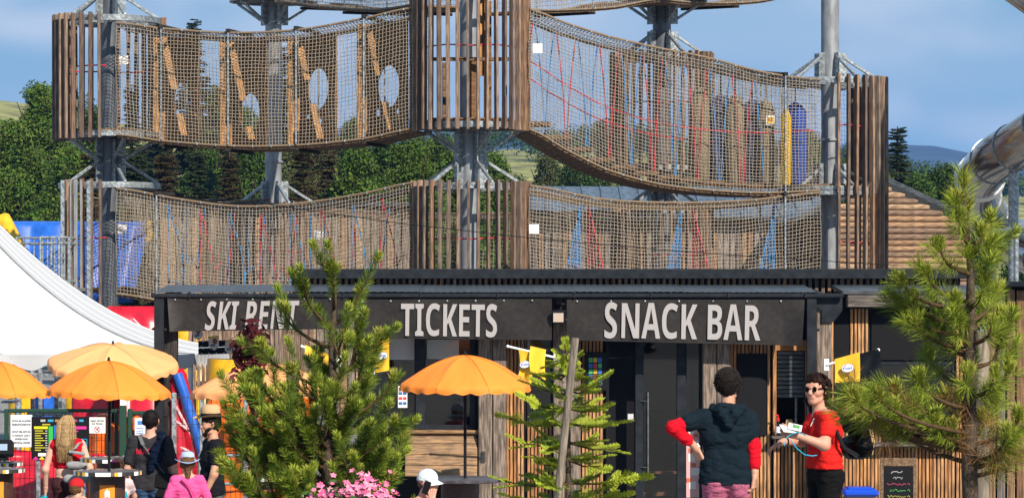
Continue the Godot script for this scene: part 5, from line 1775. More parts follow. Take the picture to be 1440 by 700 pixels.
	# yellow flags with an oval badge on short white poles
	for q in [[782, 503, 714, 487, 19.4, [[738, 493, 0.16, 0.4, 0.6], [757, 489, 0.2, 0.38, -0.5]], "two yellow flags on a white pole left of the fir, under the banners"], [1163, 513, 1236, 492, 18.3, [[1192, 500, 0.3, 0.34, 0.1], [1222, 494, 0.22, 0.3, 1.2]], "yellow flag on a white pole above the backpack, right canopy post"], [476, 508, 424, 487, 19.3, [[446, 492, 0.34, 0.14, 0.2]], "yellow flag on a white pole above the parasol behind the left pine"]]:
		var base := P(q[0], q[1], q[4]); var tip := P(q[2], q[3], q[4] - 0.05)
		var f := thing("yellow_flag", q[6], "flag", base, 0, "yellow flags on white poles")
		m = MB.new(); m.tube([Vector3.ZERO, tip - base], 0.014, 8)
		m.ball(tip - base, Vector3(0.02, 0.02, 0.02), 8, 6)
		part("pole", m, M.white_paint, f)
		m = MB.new(); m.box(Vector3(0, 0, -0.02), Vector3(0.06, 0.14, 0.03), Basis.IDENTITY, 0.005)
		part("bracket", m, M.white_paint, f)
		for g in q[5]:
			var c := P(g[0], g[1], q[4] - 0.2) - base
			var w: float = g[2]; var h: float = g[3]; var yaw: float = g[4]
			var along := (tip - base).normalized() * signf((tip - base).x)
			var cl := MB.new()
			cl.grid(func(u, v):
				var p: Vector3 = c + along * lerpf(-w / 2, w / 2, u) + Vector3(0, -v * h * (0.8 + 0.2 * u), 0)
				return p + Vector3(0.03 * sin(v * 3.0) * yaw, 0, 0.035 * sin(u * 7.0 + v * 2.0) * v + yaw * 0.12 * (u - 0.5)), 14, 12)
			var fl := part("cloth", cl, M.flag_yellow if g[0] < 1215 else M.anthracite, f)
			if h > 0.3 and g[0] < 1215 and g[0] != 757: oval_badge(fl, c + along * 0.0 + Vector3(0.0, -h * 0.42, 0.05), minf(w * 0.42, 0.075))
	var vf := thing("yellow_flag", "yellow flag with an oval badge beside the blinds of the ticket window", "flag", P(537, 500, 19.93), 0, "yellow flags on white poles")
	m = MB.new()
	m.grid(func(u, v): return Vector3(lerpf(-0.1, 0.09, u), lerpf(0.21, -0.22, v) + (0.03 * u), 0.02 * sin(u * 6.0 + v * 4.0)), 12, 14)
	part("cloth", m, M.flag_yellow, vf)
	oval_badge(vf, Vector3(0.0, 0.0, 0.035), 0.075)
	m = MB.new(); m.tube([Vector3(-0.1, 0.2, 0), Vector3(-0.1, -0.24, 0)], 0.008, 6)
	part("pole", m, M.white_paint, vf)

	# chalk board and bin by the snack bar
	var ab := thing("chalk_board", "wooden chalk board with coloured handwriting standing by the right pine", "board", Vector3(P(1264, 0, 19).x, LOW, -19 * K), -0.12)
	var tiltb := Basis(Vector3.RIGHT, -0.2)
	var top_y := P(0, 644, 19).y - LOW
	for s2 in [1, -1]:
		var bb2 := Basis(Vector3.RIGHT, -0.17 * s2)
		var fr := MB.new()
		for x in [-0.2, 0.2]: fr.box(bb2 * Vector3(x, -top_y / 2, 0) + Vector3(0, top_y, 0.02 * s2), Vector3(0.045, top_y, 0.028), bb2, 0.005)
		fr.box(bb2 * Vector3(0, -0.05, 0) + Vector3(0, top_y, 0.02 * s2), Vector3(0.355, 0.1, 0.028), bb2, 0.005)
		fr.box(bb2 * Vector3(0, -0.85, 0) + Vector3(0, top_y, 0.02 * s2), Vector3(0.355, 0.06, 0.028), bb2, 0.005)
		part("frame", fr, M.plank_brown, ab)
		var pn := MB.new()
		pn.box(bb2 * Vector3(0, -0.46, 0) + Vector3(0, top_y, 0.02 * s2), Vector3(0.355, 0.72, 0.012), bb2)
		part("slate", pn, M.black_matt, ab)
		if s2 == 1:
			var ch := MB.new()
			var cols := [Color(0.6, 0.6, 0.6), Color(0.5, 0.5, 0.5), Color(0.5, 0.08, 0.15), Color(0.1, 0.45, 0.12), Color(0.5, 0.45, 0.1), Color(0.5, 0.5, 0.5), Color(0.15, 0.4, 0.45)]
			for r in 7:
				ch.col = cols[r]
				var x := -0.13 + 0.03 * (r % 2) + (0.04 if r < 2 else 0.0)
				var endx := 0.06 if r < 2 else 0.09
				var path := []
				while x < endx:
					path.append(bb2 * Vector3(x, -0.17 - r * 0.075 + rng.randf_range(-0.016, 0.016), 0.012) + Vector3(0, top_y, 0.02))
					x += 0.011
				ch.tube(path, 0.0035, 4)
				if r > 1: ch.tube([bb2 * Vector3(0.11, -0.17 - r * 0.075, 0.012) + Vector3(0, top_y, 0.02), bb2 * Vector3(0.125, -0.155 - r * 0.075, 0.012) + Vector3(0, top_y, 0.02), bb2 * Vector3(0.14, -0.18 - r * 0.075, 0.012) + Vector3(0, top_y, 0.02)], 0.0035, 4)
			part("handwriting", ch, M.pure_matt, ab)
	var wb := thing("waste_bin", "waste bin with a bright blue lid beside the woman with the backpack", "bin", Vector3(P(1209, 0, 18.6).x, LOW, -18.6 * K))
	var bh := P(0, 692, 18.6).y - LOW
	m = MB.new(); m.col = Color(0.3, 0.22, 0.05)
	m.box(Vector3(0, (bh - 0.05) / 2, 0), Vector3(0.38, bh - 0.05, 0.4), Basis.IDENTITY, 0.03)
	part("body", m, M.pure, wb)
	m = MB.new(); m.col = Color(0.01, 0.06, 0.5)
	m.box(Vector3(0, bh, 0), Vector3(0.42, 0.09, 0.44), Basis.IDENTITY, 0.03)
	m.box(Vector3(0, bh + 0.05, 0), Vector3(0.3, 0.03, 0.3), Basis.IDENTITY, 0.012)
	part("lid", m, M.gloss, wb)

	# steel tube slide at the right edge
	var sl := thing("tube_slide", "stainless steel tube slide winding down behind the right pine", "slide", P(1420, 0, 27) * Vector3(1, 0, 1) + Vector3(0, LOW, 0))
	var ctrl := [[1560, 120, 25.5], [1500, 160, 26.0], [1440, 200, 26.6], [1398, 226, 27.2], [1376, 258, 28.0], [1384, 296, 28.8], [1410, 326, 29.0], [1445, 352, 28.4], [1500, 372, 27.4], [1560, 390, 27.0]]
	var cur := []
	for i in (ctrl.size() - 1) * 8 + 1:
		var u := float(i) / 8.0
		var idx := range(ctrl.size())
		var xs := []; var ys := []; var ds := []
		for c in ctrl: xs.append(c[0]); ys.append(c[1]); ds.append(c[2])
		cur.append(P(sample(idx, xs, u), sample(idx, ys, u), sample(idx, ds, u)) - sl.position)
	var per := 6
	for k in range(0, cur.size() - 1, per):
		m = MB.new()
		m.tube(cur.slice(k, mini(k + per + 1, cur.size())), 0.41, 36, false)
		part("tube_section", m, M.stainless, sl)
		m = MB.new()
		var cpos: Vector3 = cur[k]
		var dirv: Vector3 = ((cur[k + 1] as Vector3) - cpos).normalized()
		m.tube([cpos - dirv * 0.012, cpos + dirv * 0.012], 0.428, 36)
		part("flange", m, M.galvanised, sl)
	m = MB.new()
	var mid: Vector3 = cur[30]
	var dd: Vector3 = ((cur[31] as Vector3) - mid).normalized()
	m.tube([mid - dd * 0.12, mid, mid + dd * 0.12], [0.43, 0.46, 0.43], 30)
	part("white_collar", m, M.white_paint, sl)
	for q in [18, 44]:
		m = MB.new()
		var pp: Vector3 = cur[q]
		m.tube([pp + Vector3(0, -0.4, -0.1), Vector3(pp.x, 0, pp.z - 0.1)], 0.09, 14)
		part("support", m, M.galvanised, sl)
	var s3 := thing("tube_slide", "piece of a higher tube slide cutting the top right corner", "slide", P(1440, 0, 26) * Vector3(1, 0, 1) + Vector3(0, LOW, 0))
	m = MB.new()
	m.tube([P(1390, -60, 27) - s3.position, P(1430, -30, 26.5) - s3.position, P(1480, 5, 26) - s3.position, P(1560, 50, 25.4) - s3.position], 0.4, 36, false)
	part("tube_section", m, M.stainless, s3)
	var s4 := MB.new()
	s4.tube([P(1395, 327, 24) , P(1470, 322, 23)], 0.05, 10)
	s4.tube([P(1380, 350, 24.5), P(1392, 327, 24), P(1400, 327, 24)], 0.04, 10)
	s4.tube([P(1430, 325, 23.6), P(1430, 430, 23.6)], 0.04, 8)
	single("slide_rail", s4, M.galvanised, "steel rail above the timber wing at the right edge", "railing")

func oval_badge(parent: Node3D, at: Vector3, r: float) -> void:
	var m := MB.new()
	m.col = Color(0.8, 0.8, 0.8)
	var b := Basis(Vector3(0, 0, 1), 0.18)
	for s in [[1.0, Color(0.1, 0.15, 0.45), 0.0], [0.9, Color(0.82, 0.82, 0.82), 0.002]]:
		m.col = s[1]
		var poly := PackedVector2Array()
		for k in 24: poly.append(Vector2(cos(TAU * k / 24) * r * s[0], sin(TAU * k / 24) * r * 0.66 * s[0]))
		m.slab(poly, Transform3D(b, at + Vector3(0, 0, s[2])), 0.003)
	m.col = Color(0.6, 0.03, 0.05)
	m.bar(at + Vector3(-r * 0.6, r * 0.15, 0.005), at + Vector3(-r * 0.2, r * 0.45, 0.005), 0.002, r * 0.14)
	var pm := part("badge", m, M.pure, parent if parent.get_parent() == self else parent.get_parent())
	var o := letters("badge_lettering", "Primo", r * 0.5, 1.0, M.inflatable_blue, parent if parent.get_parent() == self else parent.get_parent(), Vector3.ZERO)
	var bb := (o.mesh as TextMesh).get_aabb()
	var sx := r * 1.45 / bb.size.x
	o.basis = b * Basis.from_scale(Vector3(sx, sx * 1.15, 0.3))
	var c := o.basis * (bb.position + bb.size / 2)
	o.position = at + Vector3(-c.x, -c.y, 0.006)

# ------------------------------------------------------------------ plants
func frame(dir: Vector3, roll := 0.0) -> Basis:   # y axis along dir
	var y := dir.normalized()
	var x := y.cross(Vector3(0.31, 0.2, 0.93)).normalized()
	var b := Basis(x, y, x.cross(y))
	return b * Basis(Vector3.UP, roll)

func brush_mesh(n: int, length: float, needle: float, width: float, spread: float, sd: int, full := false) -> ArrayMesh:
	var r := RandomNumberGenerator.new()
	r.seed = sd
	var mb := MB.new()
	for i in n:
		var t := pow(r.randf(), 0.85) if not full else r.randf()
		var a := r.randf() * TAU
		var o := Vector3(cos(a), 0, sin(a))
		var tip_in := lerpf(spread, spread * 0.45, t * t)
		var d := (Vector3.UP * cos(tip_in) + o * sin(tip_in)).normalized()
		d = (d + Vector3(r.randfn(0, 0.12), r.randfn(0, 0.12), r.randfn(0, 0.12))).normalized()
		var p := Vector3(0, t * length, 0) + o * 0.003
		var l := needle * r.randf_range(0.75, 1.1)
		var side := d.cross(Vector3(r.randfn(), r.randfn(), r.randfn())).normalized() * width
		var bend := o * l * 0.08 - Vector3.UP * l * r.randf_range(-0.05, 0.12)
		var m := p + d * l * 0.55 + bend * 0.4
		var e := p + d * l + bend
		var g := r.randf_range(0.75, 1.25)
		mb.col = Color(g * r.randf_range(0.9, 1.1), g, g * 0.9)
		mb.quad(p - side * 0.6, p + side * 0.6, m + side, m - side)
		mb.tri(m - side, m + side, e)
	return mb.mesh()

func pine(called: String, label: String, trunk: Array, trunk_r: Array, tips: Array, d: float, needle: float, sd: int, extra: int, tone: Color, old: Color, slope: float, most: int, reach_y: float) -> Node3D:
	var r := RandomNumberGenerator.new()
	r.seed = sd
	var base: Vector3 = trunk[0]
	var t := thing(called, label, "pine tree", Vector3(base.x, 0.0, base.z))
	var o := t.position
	var tm := MB.new()
	var loc := []
	for p in trunk: loc.append((p as Vector3) - o)
	tm.tube(loc, trunk_r, 10)
	part("trunk", tm, M.bark, t)
	var brushes := [brush_mesh(160, 0.1, needle, 0.001, 0.85 if most > 3 else 1.0, sd + 1), brush_mesh(160, 0.12, needle * 0.92, 0.001, 0.78 if most > 3 else 0.92, sd + 2), brush_mesh(130, 0.09, needle * 1.05, 0.001, 0.95 if most > 3 else 1.1, sd + 3)]
	var cand := brush_mesh(80, 0.04, 0.032, 0.0015, 0.7, sd + 4)
	var sets := [[], [], []]; var cols := [[], [], []]
	var cx_ := []; var cc := []
	var limb := MB.new()
	var all := []
	for q in tips: all.append([P(q[0], q[1], d) - o + Vector3(0, 0, q[2] if q.size() > 2 else r.randfn(0, 0.16)), true])
	var top: Vector3 = loc[loc.size() - 1]
	for k in extra:   # the sides of the tree that the listed shoots leave bare, and the part below the frame
		var y := r.randf_range(0.3, minf(1.25, reach_y)) if k % 2 or reach_y < 1.25 else r.randf_range(1.25, reach_y)
		var a := r.randf() * TAU
		var rad := (top.y - y) * 0.36 * r.randf_range(0.6, 1.0) + 0.1
		var z := sin(a) * rad
		if y > 1.5: z = -absf(z) - 0.1
		all.append([Vector3(cos(a) * rad * 0.9, y, z) + Vector3(loc[1].x, 0, loc[1].z), false])
	for q in all:
		var tip: Vector3 = q[0]
		tip -= (Vector3(tip.x - top.x, 0.3, tip.z - top.z).normalized() + Vector3(0, 0.35, 0)).normalized() * 0.1
		# where it leaves the trunk
		var best := 0.0
		var at := loc[0] as Vector3
		var want_y: float = tip.y - 0.06 - slope * Vector2(tip.x, tip.z).length()
		for i in loc.size() - 1:
			for s in 12:
				var p: Vector3 = (loc[i] as Vector3).lerp(loc[i + 1], s / 12.0)
				if absf(p.y - want_y) < absf(at.y - want_y): at = p
		var span_v := tip - at
		var flat_v := Vector3(span_v.x, 0, span_v.z)
		var c1 := at + flat_v * 0.45 + Vector3(0, span_v.y * 0.22, 0)
		var c2 := tip - Vector3(flat_v.x * 0.12, maxf(0.06, span_v.y * 0.42), flat_v.z * 0.12)
		var path := []; var rads := []
		for i in 9:
			var u := i / 8.0
			path.append(at * pow(1 - u, 3) + c1 * 3 * u * pow(1 - u, 2) + c2 * 3 * u * u * (1 - u) + tip * u * u * u)
			rads.append(lerpf(0.011, 0.004, u))
		limb.tube(path, rads, 5)
		var ln := 0.0
		for i in 8: ln += (path[i] as Vector3).distance_to(path[i + 1])
		var n := clampi(int(ln * (0.62 if most > 3 else 0.5) / 0.08), 2, most + (2 if most > 3 else 0))
		for k in n:
			var u := 1.0 - (k + 0.75) * 0.085 / maxf(ln, 0.1)
			if u < 0.12: break
			var i := int(u * 8.0)
			var p: Vector3 = (path[i] as Vector3).lerp(path[mini(i + 1, 8)], u * 8.0 - i)
			var dir: Vector3 = (path[mini(i + 1, 8)] as Vector3) - (path[i] as Vector3)
			var w := r.randi_range(0, 2)
			sets[w].append(Transform3D(frame(dir, r.randf() * TAU) * Basis.from_scale(Vector3.ONE * r.randf_range(0.85, 1.1)), p))
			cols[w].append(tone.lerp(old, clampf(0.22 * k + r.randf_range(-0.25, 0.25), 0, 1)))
		# side shoots
		var ns := (2 if most > 3 else 1) if q[1] else 2
		if r.randf() < (0.4 if most > 3 else 0.7): ns -= 1
		for k in ns:
			var u := r.randf_range(0.45, 0.85)
			var i := int(u * 8.0)
			var p: Vector3 = path[i]
			var out := (((path[i + 1] as Vector3) - p).normalized() + Vector3(r.randfn(0, 0.6), 0.35 + r.randf() * 0.3, r.randfn(0, 0.7))).normalized()
			var l2 := r.randf_range(0.08, 0.17)
			limb.tube([p, p + out * l2], [0.005, 0.003], 4)
			for s in 2:
				var w := r.randi_range(0, 2)
				sets[w].append(Transform3D(frame(out + Vector3(0, 0.25, 0), r.randf() * TAU) * Basis.from_scale(Vector3.ONE * r.randf_range(0.75, 1.0)), p + out * l2 * (0.95 - 0.5 * s)))
				cols[w].append(tone.lerp(old, r.randf_range(0.1, 0.8)))
			cx_.append(Transform3D(frame(out + Vector3(0, 0.4, 0), 0.0), p + out * l2 + out * 0.06)); cc.append(Color(0.3, 0.36, 0.05))
		# young candles at the tip
		for k in 4:
			var dir2 := (tip - c2).normalized() + Vector3(r.randfn(0, 0.28), 0.35, r.randfn(0, 0.28))
			cx_.append(Transform3D(frame(dir2, r.randf() * TAU) * Basis.from_scale(Vector3.ONE * r.randf_range(0.8, 1.3)), tip))
			cc.append(Color(0.32, 0.38, 0.05).lerp(Color(0.36, 0.26, 0.1), r.randf() * 0.4))
	stuff(part("branches", limb, M.twig, t))
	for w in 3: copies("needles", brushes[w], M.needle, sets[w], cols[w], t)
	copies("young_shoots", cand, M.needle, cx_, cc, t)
	return t

func build_pines() -> void:
	# left pine
	var d := 7.0
	var left_tips := [[472, 360], [425, 386], [510, 388], [382, 418], [351, 470], [467, 458], [493, 454], [510, 466], [543, 455], [533, 490], [568, 512], [523, 518], [501, 545], [476, 522], [463, 548], [514, 558], [528, 580], [541, 596], [578, 602], [541, 636], [512, 641], [562, 653], [490, 653], [463, 648], [505, 623], [446, 614], [428, 646], [322, 520], [341, 516], [313, 546], [304, 588], [324, 572], [342, 535], [382, 533], [380, 556], [363, 601], [352, 606], [292, 627], [303, 634], [337, 657], [339, 680], [414, 558], [433, 588], [425, 640], [463, 674], [458, 600], [403, 627], [368, 562], [337, 606], [395, 590], [395, 660], [370, 690], [440, 560], [480, 575], [550, 620], [520, 670], [545, 690], [400, 500], [430, 515], [455, 500], [360, 640], [420, 690], [500, 690], [310, 610], [570, 575]]
	var tr := [P(458, 1000, d) * Vector3(1, 0, 1), P(455, 760, d), P(460, 640, d), P(468, 540, d), P(466, 480, d), P(470, 425, d), P(470, 375, d)]
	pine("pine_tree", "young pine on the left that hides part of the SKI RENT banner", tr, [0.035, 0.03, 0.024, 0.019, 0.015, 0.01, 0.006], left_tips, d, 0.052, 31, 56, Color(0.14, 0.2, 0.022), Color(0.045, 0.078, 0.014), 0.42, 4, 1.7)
	# right pine, nearer
	d = 6.0
	var right_tips := [[1357, 228, 0], [1366, 262], [1328, 259], [1346, 279], [1410, 282], [1402, 318], [1307, 321], [1253, 372], [1286, 358], [1335, 397], [1385, 300], [1365, 330], [1380, 370], [1424, 386], [1405, 405], [1345, 425], [1271, 425], [1254, 408], [1320, 440], [1400, 425], [1275, 395], [1173, 538], [1170, 558], [1190, 542], [1216, 548], [1203, 533], [1267, 507], [1245, 525], [1310, 477], [1361, 494], [1374, 546], [1325, 528], [1400, 498], [1434, 494], [1425, 541], [1417, 584], [1434, 597], [1262, 578], [1300, 560], [1196, 556], [1225, 560], [1236, 548], [1330, 570], [1390, 560], [1440, 610], [1380, 470], [1420, 460], [1290, 540], [1445, 560], [1215, 562], [1430, 420]]
	tr = [P(1372, 1050, d) * Vector3(1, 0, 1), P(1370, 800, d), P(1364, 660, d), P(1364, 560, d), P(1365, 460, d), P(1366, 380, d), P(1358, 300, d), P(1357, 245, d)]
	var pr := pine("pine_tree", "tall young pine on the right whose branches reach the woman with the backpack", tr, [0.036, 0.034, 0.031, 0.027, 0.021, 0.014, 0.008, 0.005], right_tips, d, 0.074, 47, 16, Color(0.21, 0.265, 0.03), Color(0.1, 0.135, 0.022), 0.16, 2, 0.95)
	# dead needles left on the inner branches
	var brown := brush_mesh(40, 0.08, 0.07, 0.001, 1.2, 99, true)
	var xs := []; var cs := []
	for k in 46:
		var q := [[1230, 575], [1370, 600], [1390, 640], [1410, 590], [1250, 600], [1345, 560], [1300, 590], [1420, 640], [1275, 560], [1190, 570]][k % 10] as Array
		var p := P(q[0] + rng.randfn(0, 14), q[1] + rng.randfn(0, 12), d) - pr.position + Vector3(0, 0, rng.randfn(0, 0.08))
		xs.append(Transform3D(frame(Vector3(rng.randfn(), rng.randfn() - 0.4, rng.randfn())), p)); cs.append(Color(0.2, 0.1, 0.04))
	copies("dry_needles", brown, M.needle, xs, cs, pr)
	# staked young fir
	d = 8.5
	var f := thing("fir_tree", "small bright green fir tied to a leaning stake in front of the pillar", "fir tree", P(797, 0, d) * Vector3(1, 0, 1))
	var m := MB.new()
	var ft := P(0, 492, d).y
	m.tube([Vector3(0, 0, 0), Vector3(0.01, ft * 0.5, 0), Vector3(0.005, ft, 0)], [0.03, 0.02, 0.006], 8)
	part("trunk", m, M.bark, f)
	var sp := MB.new()
	var rr := RandomNumberGenerator.new(); rr.seed = 77
	for k in 9:   # a flat spray: side twigs in pairs, short needles along each
		var u := k / 9.0
		for s in [-1.0, 1.0]:
			var st := Vector3(0, u, 0)
			var dir := Vector3(s * 0.8, 0.62, 0).normalized()
			var ln := 0.42 * (1 - u) * (0.6 + 0.4 * sin(u * 9.0 + 1.0)) + 0.1
			for i in int(6 + ln * 26):
				var p := st + dir * ln * (i + 0.5) / int(6 + ln * 26)
				for e in [-1.0, 1.0]:
					var nd = (Vector3(-dir.y, dir.x, 0) * e + dir * 0.7 + Vector3(0, 0, 0.6 + rr.randfn(0, 0.5))).normalized() * 0.085
					var w := dir * 0.013
					var gg := rr.randf_range(0.8, 1.25) * lerpf(0.8, 1.25, i / (6 + ln * 26.0))
					sp.col = Color(gg, gg, gg * 0.9)
					sp.quad(p - w, p + w, p + nd + w * 0.4, p + nd - w * 0.4)
	for i in 46:
		var p := Vector3(0, i / 46.0, 0)
		for e in [-1.0, 1.0]:
			var nd := Vector3(e, 0.6, 0.4 + rr.randfn(0, 0.3)).normalized() * 0.09
			sp.col = Color(0.8, 0.8, 0.7)
			sp.quad(p - Vector3(0, 0.013, 0), p + Vector3(0, 0.013, 0), p + nd + Vector3(0, 0.006, 0), p + nd - Vector3(0, 0.006, 0))
	var spm := sp.mesh()
	xs = []; cs = []
	var lm := MB.new()
	var whorls := [[495, 24], [506, 42], [525, 60], [548, 80], [574, 92], [596, 106], [622, 112], [646, 112], [680, 130], [706, 126], [740, 140], [780, 150], [830, 150]]
	for wv in whorls:
		var y := P(0, wv[0], d).y
		var reach: float = maxf(wv[1] - 24, 8) * d * K / FOC
		for k in 5:
			var a := TAU * (k + rr.randf() * 0.7) / 5.0
			var rl := reach * rr.randf_range(0.65, 1.05)
			var p0 := Vector3(0, y, 0)
			var p1 := Vector3(cos(a) * rl, y + 0.02 + rr.randf_range(-0.05, 0.03), sin(a) * rl)
			var mid := (p0 + p1) / 2 + Vector3(0, -0.02, 0)
			lm.tube([p0, mid, p1], [0.007, 0.005, 0.003], 5)
			var nsp := maxi(2, int(rl / 0.085))
			for i in nsp:
				var u := 0.22 + 0.78 * i / nsp
				var p := p0.lerp(mid, u * 2) if u < 0.5 else mid.lerp(p1, u * 2 - 1)
				var dir := (p1 - p0).normalized()
				var yaw := rr.randf_range(-0.7, 0.7) if i < nsp - 1 else 0.0
				dir = (Basis(Vector3.UP, yaw) * dir + Vector3(0, rr.randf_range(-0.08, 0.12), 0)).normalized()
				var side := dir.cross(Vector3.UP).normalized()
				var s := minf(rr.randf_range(0.13, 0.2), rl * 0.7 + 0.06)
				xs.append(Transform3D(Basis(side * s, dir * s, side.cross(dir) * s) * Basis.from_euler(Vector3(rr.randf_range(-0.1, 0.35), rr.randf_range(-0.7, 0.7), 0)), p))
				cs.append(Color(0.36, 0.42, 0.04).lerp(Color(0.15, 0.21, 0.03), rr.randf() * (0.9 if i < nsp - 1 else 0.35)))
	stuff(part("branches", lm, M.twig, f))
	copies("sprays", spm, M.needle, xs, cs, f)
	m = MB.new()
	var s0 := P(783, 710, d - 0.12); var s1 := P(809, 476, d - 0.12)
	var ax := (s1 - s0).normalized()
	m.tube([s0 - ax * (s0.y / ax.y), s0.lerp(s1, 0.4), s1, s1 + ax * 0.004], [0.022, 0.021, 0.02, 0.015], 12)
	single("tree_stake", m, M.stake_wood, "weathered round wooden stake leaning beside the small fir", "stake")
	m = MB.new()
	var sk := P(411, 512, 7.15)
	m.tube([Vector3(sk.x, 0, sk.z), sk, sk + Vector3(0, 0.004, 0)], [0.03, 0.029, 0.022], 12)
	single("tree_stake", m, M.stake_wood, "weathered round wooden stake inside the left pine", "stake")
	m = MB.new()
	var sq := P(1381, 468, 6.25)
	m.tube([Vector3(sq.x, 0, sq.z), sq, sq + Vector3(0, 0.004, 0)], [0.032, 0.031, 0.024], 12)
	single("tree_stake", m, M.stake_wood, "weathered round wooden stake behind the right pine's trunk", "stake")
	# tie belts
	# pink flowering shrub at the foot of the left pine
	var fl := thing("flowering_shrub", "low shrub covered in pink flowers at the foot of the left pine", "shrub", P(498, 0, 6.6) * Vector3(1, 0, 1))
	var petal := MB.new()
	for k in 5:
		var a := TAU * k / 5
		var dr := Vector3(cos(a), 0, sin(a)); var si := Vector3(-sin(a), 0, cos(a))
		petal.quad(Vector3(0, 0, 0), dr * 0.011 + si * 0.007 + Vector3(0, 0.006, 0), dr * 0.02 + Vector3(0, 0.007, 0), dr * 0.011 - si * 0.007 + Vector3(0, 0.006, 0))
	var leafm := leaf_clump(10, 0.05, 0.02, 5)
	xs = []; cs = []
	var lx := []; var lc := []
	for k in 250:
		var a := rr.randf() * TAU; var q := sqrt(rr.randf())
		var x := cos(a) * q * 0.2; var z := sin(a) * q * 0.2
		var y := P(0, 712, 6.6).y + 0.07 * sqrt(maxf(0, 1 - q * q)) + rr.randfn(0, 0.03) - 0.0 + 0.02 * sin(x * 22.0)
		xs.append(Transform3D(frame(Vector3(x * 2, 0.7, z * 2 + 0.5) + Vector3(rr.randfn(), rr.randfn(), rr.randfn()) * 0.3, a) * Basis.from_scale(Vector3.ONE * rr.randf_range(0.5, 0.85)), Vector3(x, y, z)))
		cs.append(Color(0.75, 0.1, 0.26).lerp(Color(0.8, 0.32, 0.45), rr.randf()))
	for k in 160:
		var a := rr.randf() * TAU; var q := sqrt(rr.randf())
		lx.append(Transform3D(Basis.IDENTITY.rotated(Vector3.UP, a), Vector3(cos(a) * q * 0.2, rr.randf_range(0.9, 1.41), sin(a) * q * 0.2)))
		lc.append(Color(0.04, 0.08, 0.02) * rr.randf_range(0.8, 1.3))
	copies("flowers", petal.mesh(), M.leaf, xs, cs, fl)
	copies("leaves", leafm, M.leaf, lx, lc, fl)
	m = MB.new()
	for k in 9:
		var a := TAU * k / 9
		m.tube([Vector3(0, 0, 0), Vector3(cos(a) * 0.08, 0.7, sin(a) * 0.07), Vector3(cos(a) * 0.17, 1.38, sin(a) * 0.14)], [0.014, 0.01, 0.005], 6)
	part("stems", m, M.twig, fl)
	# dark red leaved shrub behind the left pine
	var pu := thing("purple_shrub", "slender tree with dark purple leaves behind the top of the left pine", "tree", P(352, 0, 10.5) * Vector3(1, 0, 1))
	m = MB.new()
	var topy := P(0, 460, 10.5).y
	m.tube([Vector3.ZERO, Vector3(0.02, topy * 0.6, 0), Vector3(0, topy, 0)], [0.03, 0.02, 0.006], 7)
	for k in 12:
		var a := k * 2.4
		m.tube([Vector3(0.01, topy * (0.5 + k * 0.035), 0), Vector3(cos(a) * 0.13, topy * (0.58 + k * 0.035), sin(a) * 0.13)], [0.009, 0.003], 5)
	part("trunk", m, M.twig, pu)
	xs = []; cs = []
	for k in 40:
		var a := rr.randf() * TAU; var y := rr.randf_range(0.74, 1.0)
		var q := rr.randf() * 0.16 * (1.15 - y * 0.6)
		xs.append(Transform3D(Basis.IDENTITY.rotated(Vector3.UP, a), Vector3(cos(a) * q, topy * y, sin(a) * q)))
		cs.append(Color(0.07, 0.012, 0.018) * rr.randf_range(0.7, 1.4))
	copies("leaves", leaf_clump(12, 0.09, 0.035, 9), M.leaf, xs, cs, pu)

func leaf_clump(n: int, rad: float, size: float, sd: int, flat_k := 1.0) -> ArrayMesh:
	var r := RandomNumberGenerator.new()
	r.seed = sd
	var mb := MB.new()
	for i in n:
		var p := Vector3(r.randfn(), r.randfn() * flat_k, r.randfn()).normalized() * rad * pow(r.randf(), 0.45)
		var a := Vector3(r.randfn(), r.randfn() * 0.6, r.randfn()).normalized()
		var b := a.cross(Vector3(r.randfn(), r.randfn(), r.randfn())).normalized()
		var s := size * r.randf_range(0.7, 1.25)
		var g := r.randf_range(0.7, 1.3)
		mb.col = Color(g * r.randf_range(0.9, 1.15), g, g * 0.85)
		mb.quad(p - a * s, p + b * s * 0.5, p + a * s, p - b * s * 0.5)
	return mb.mesh()

var clumps := []

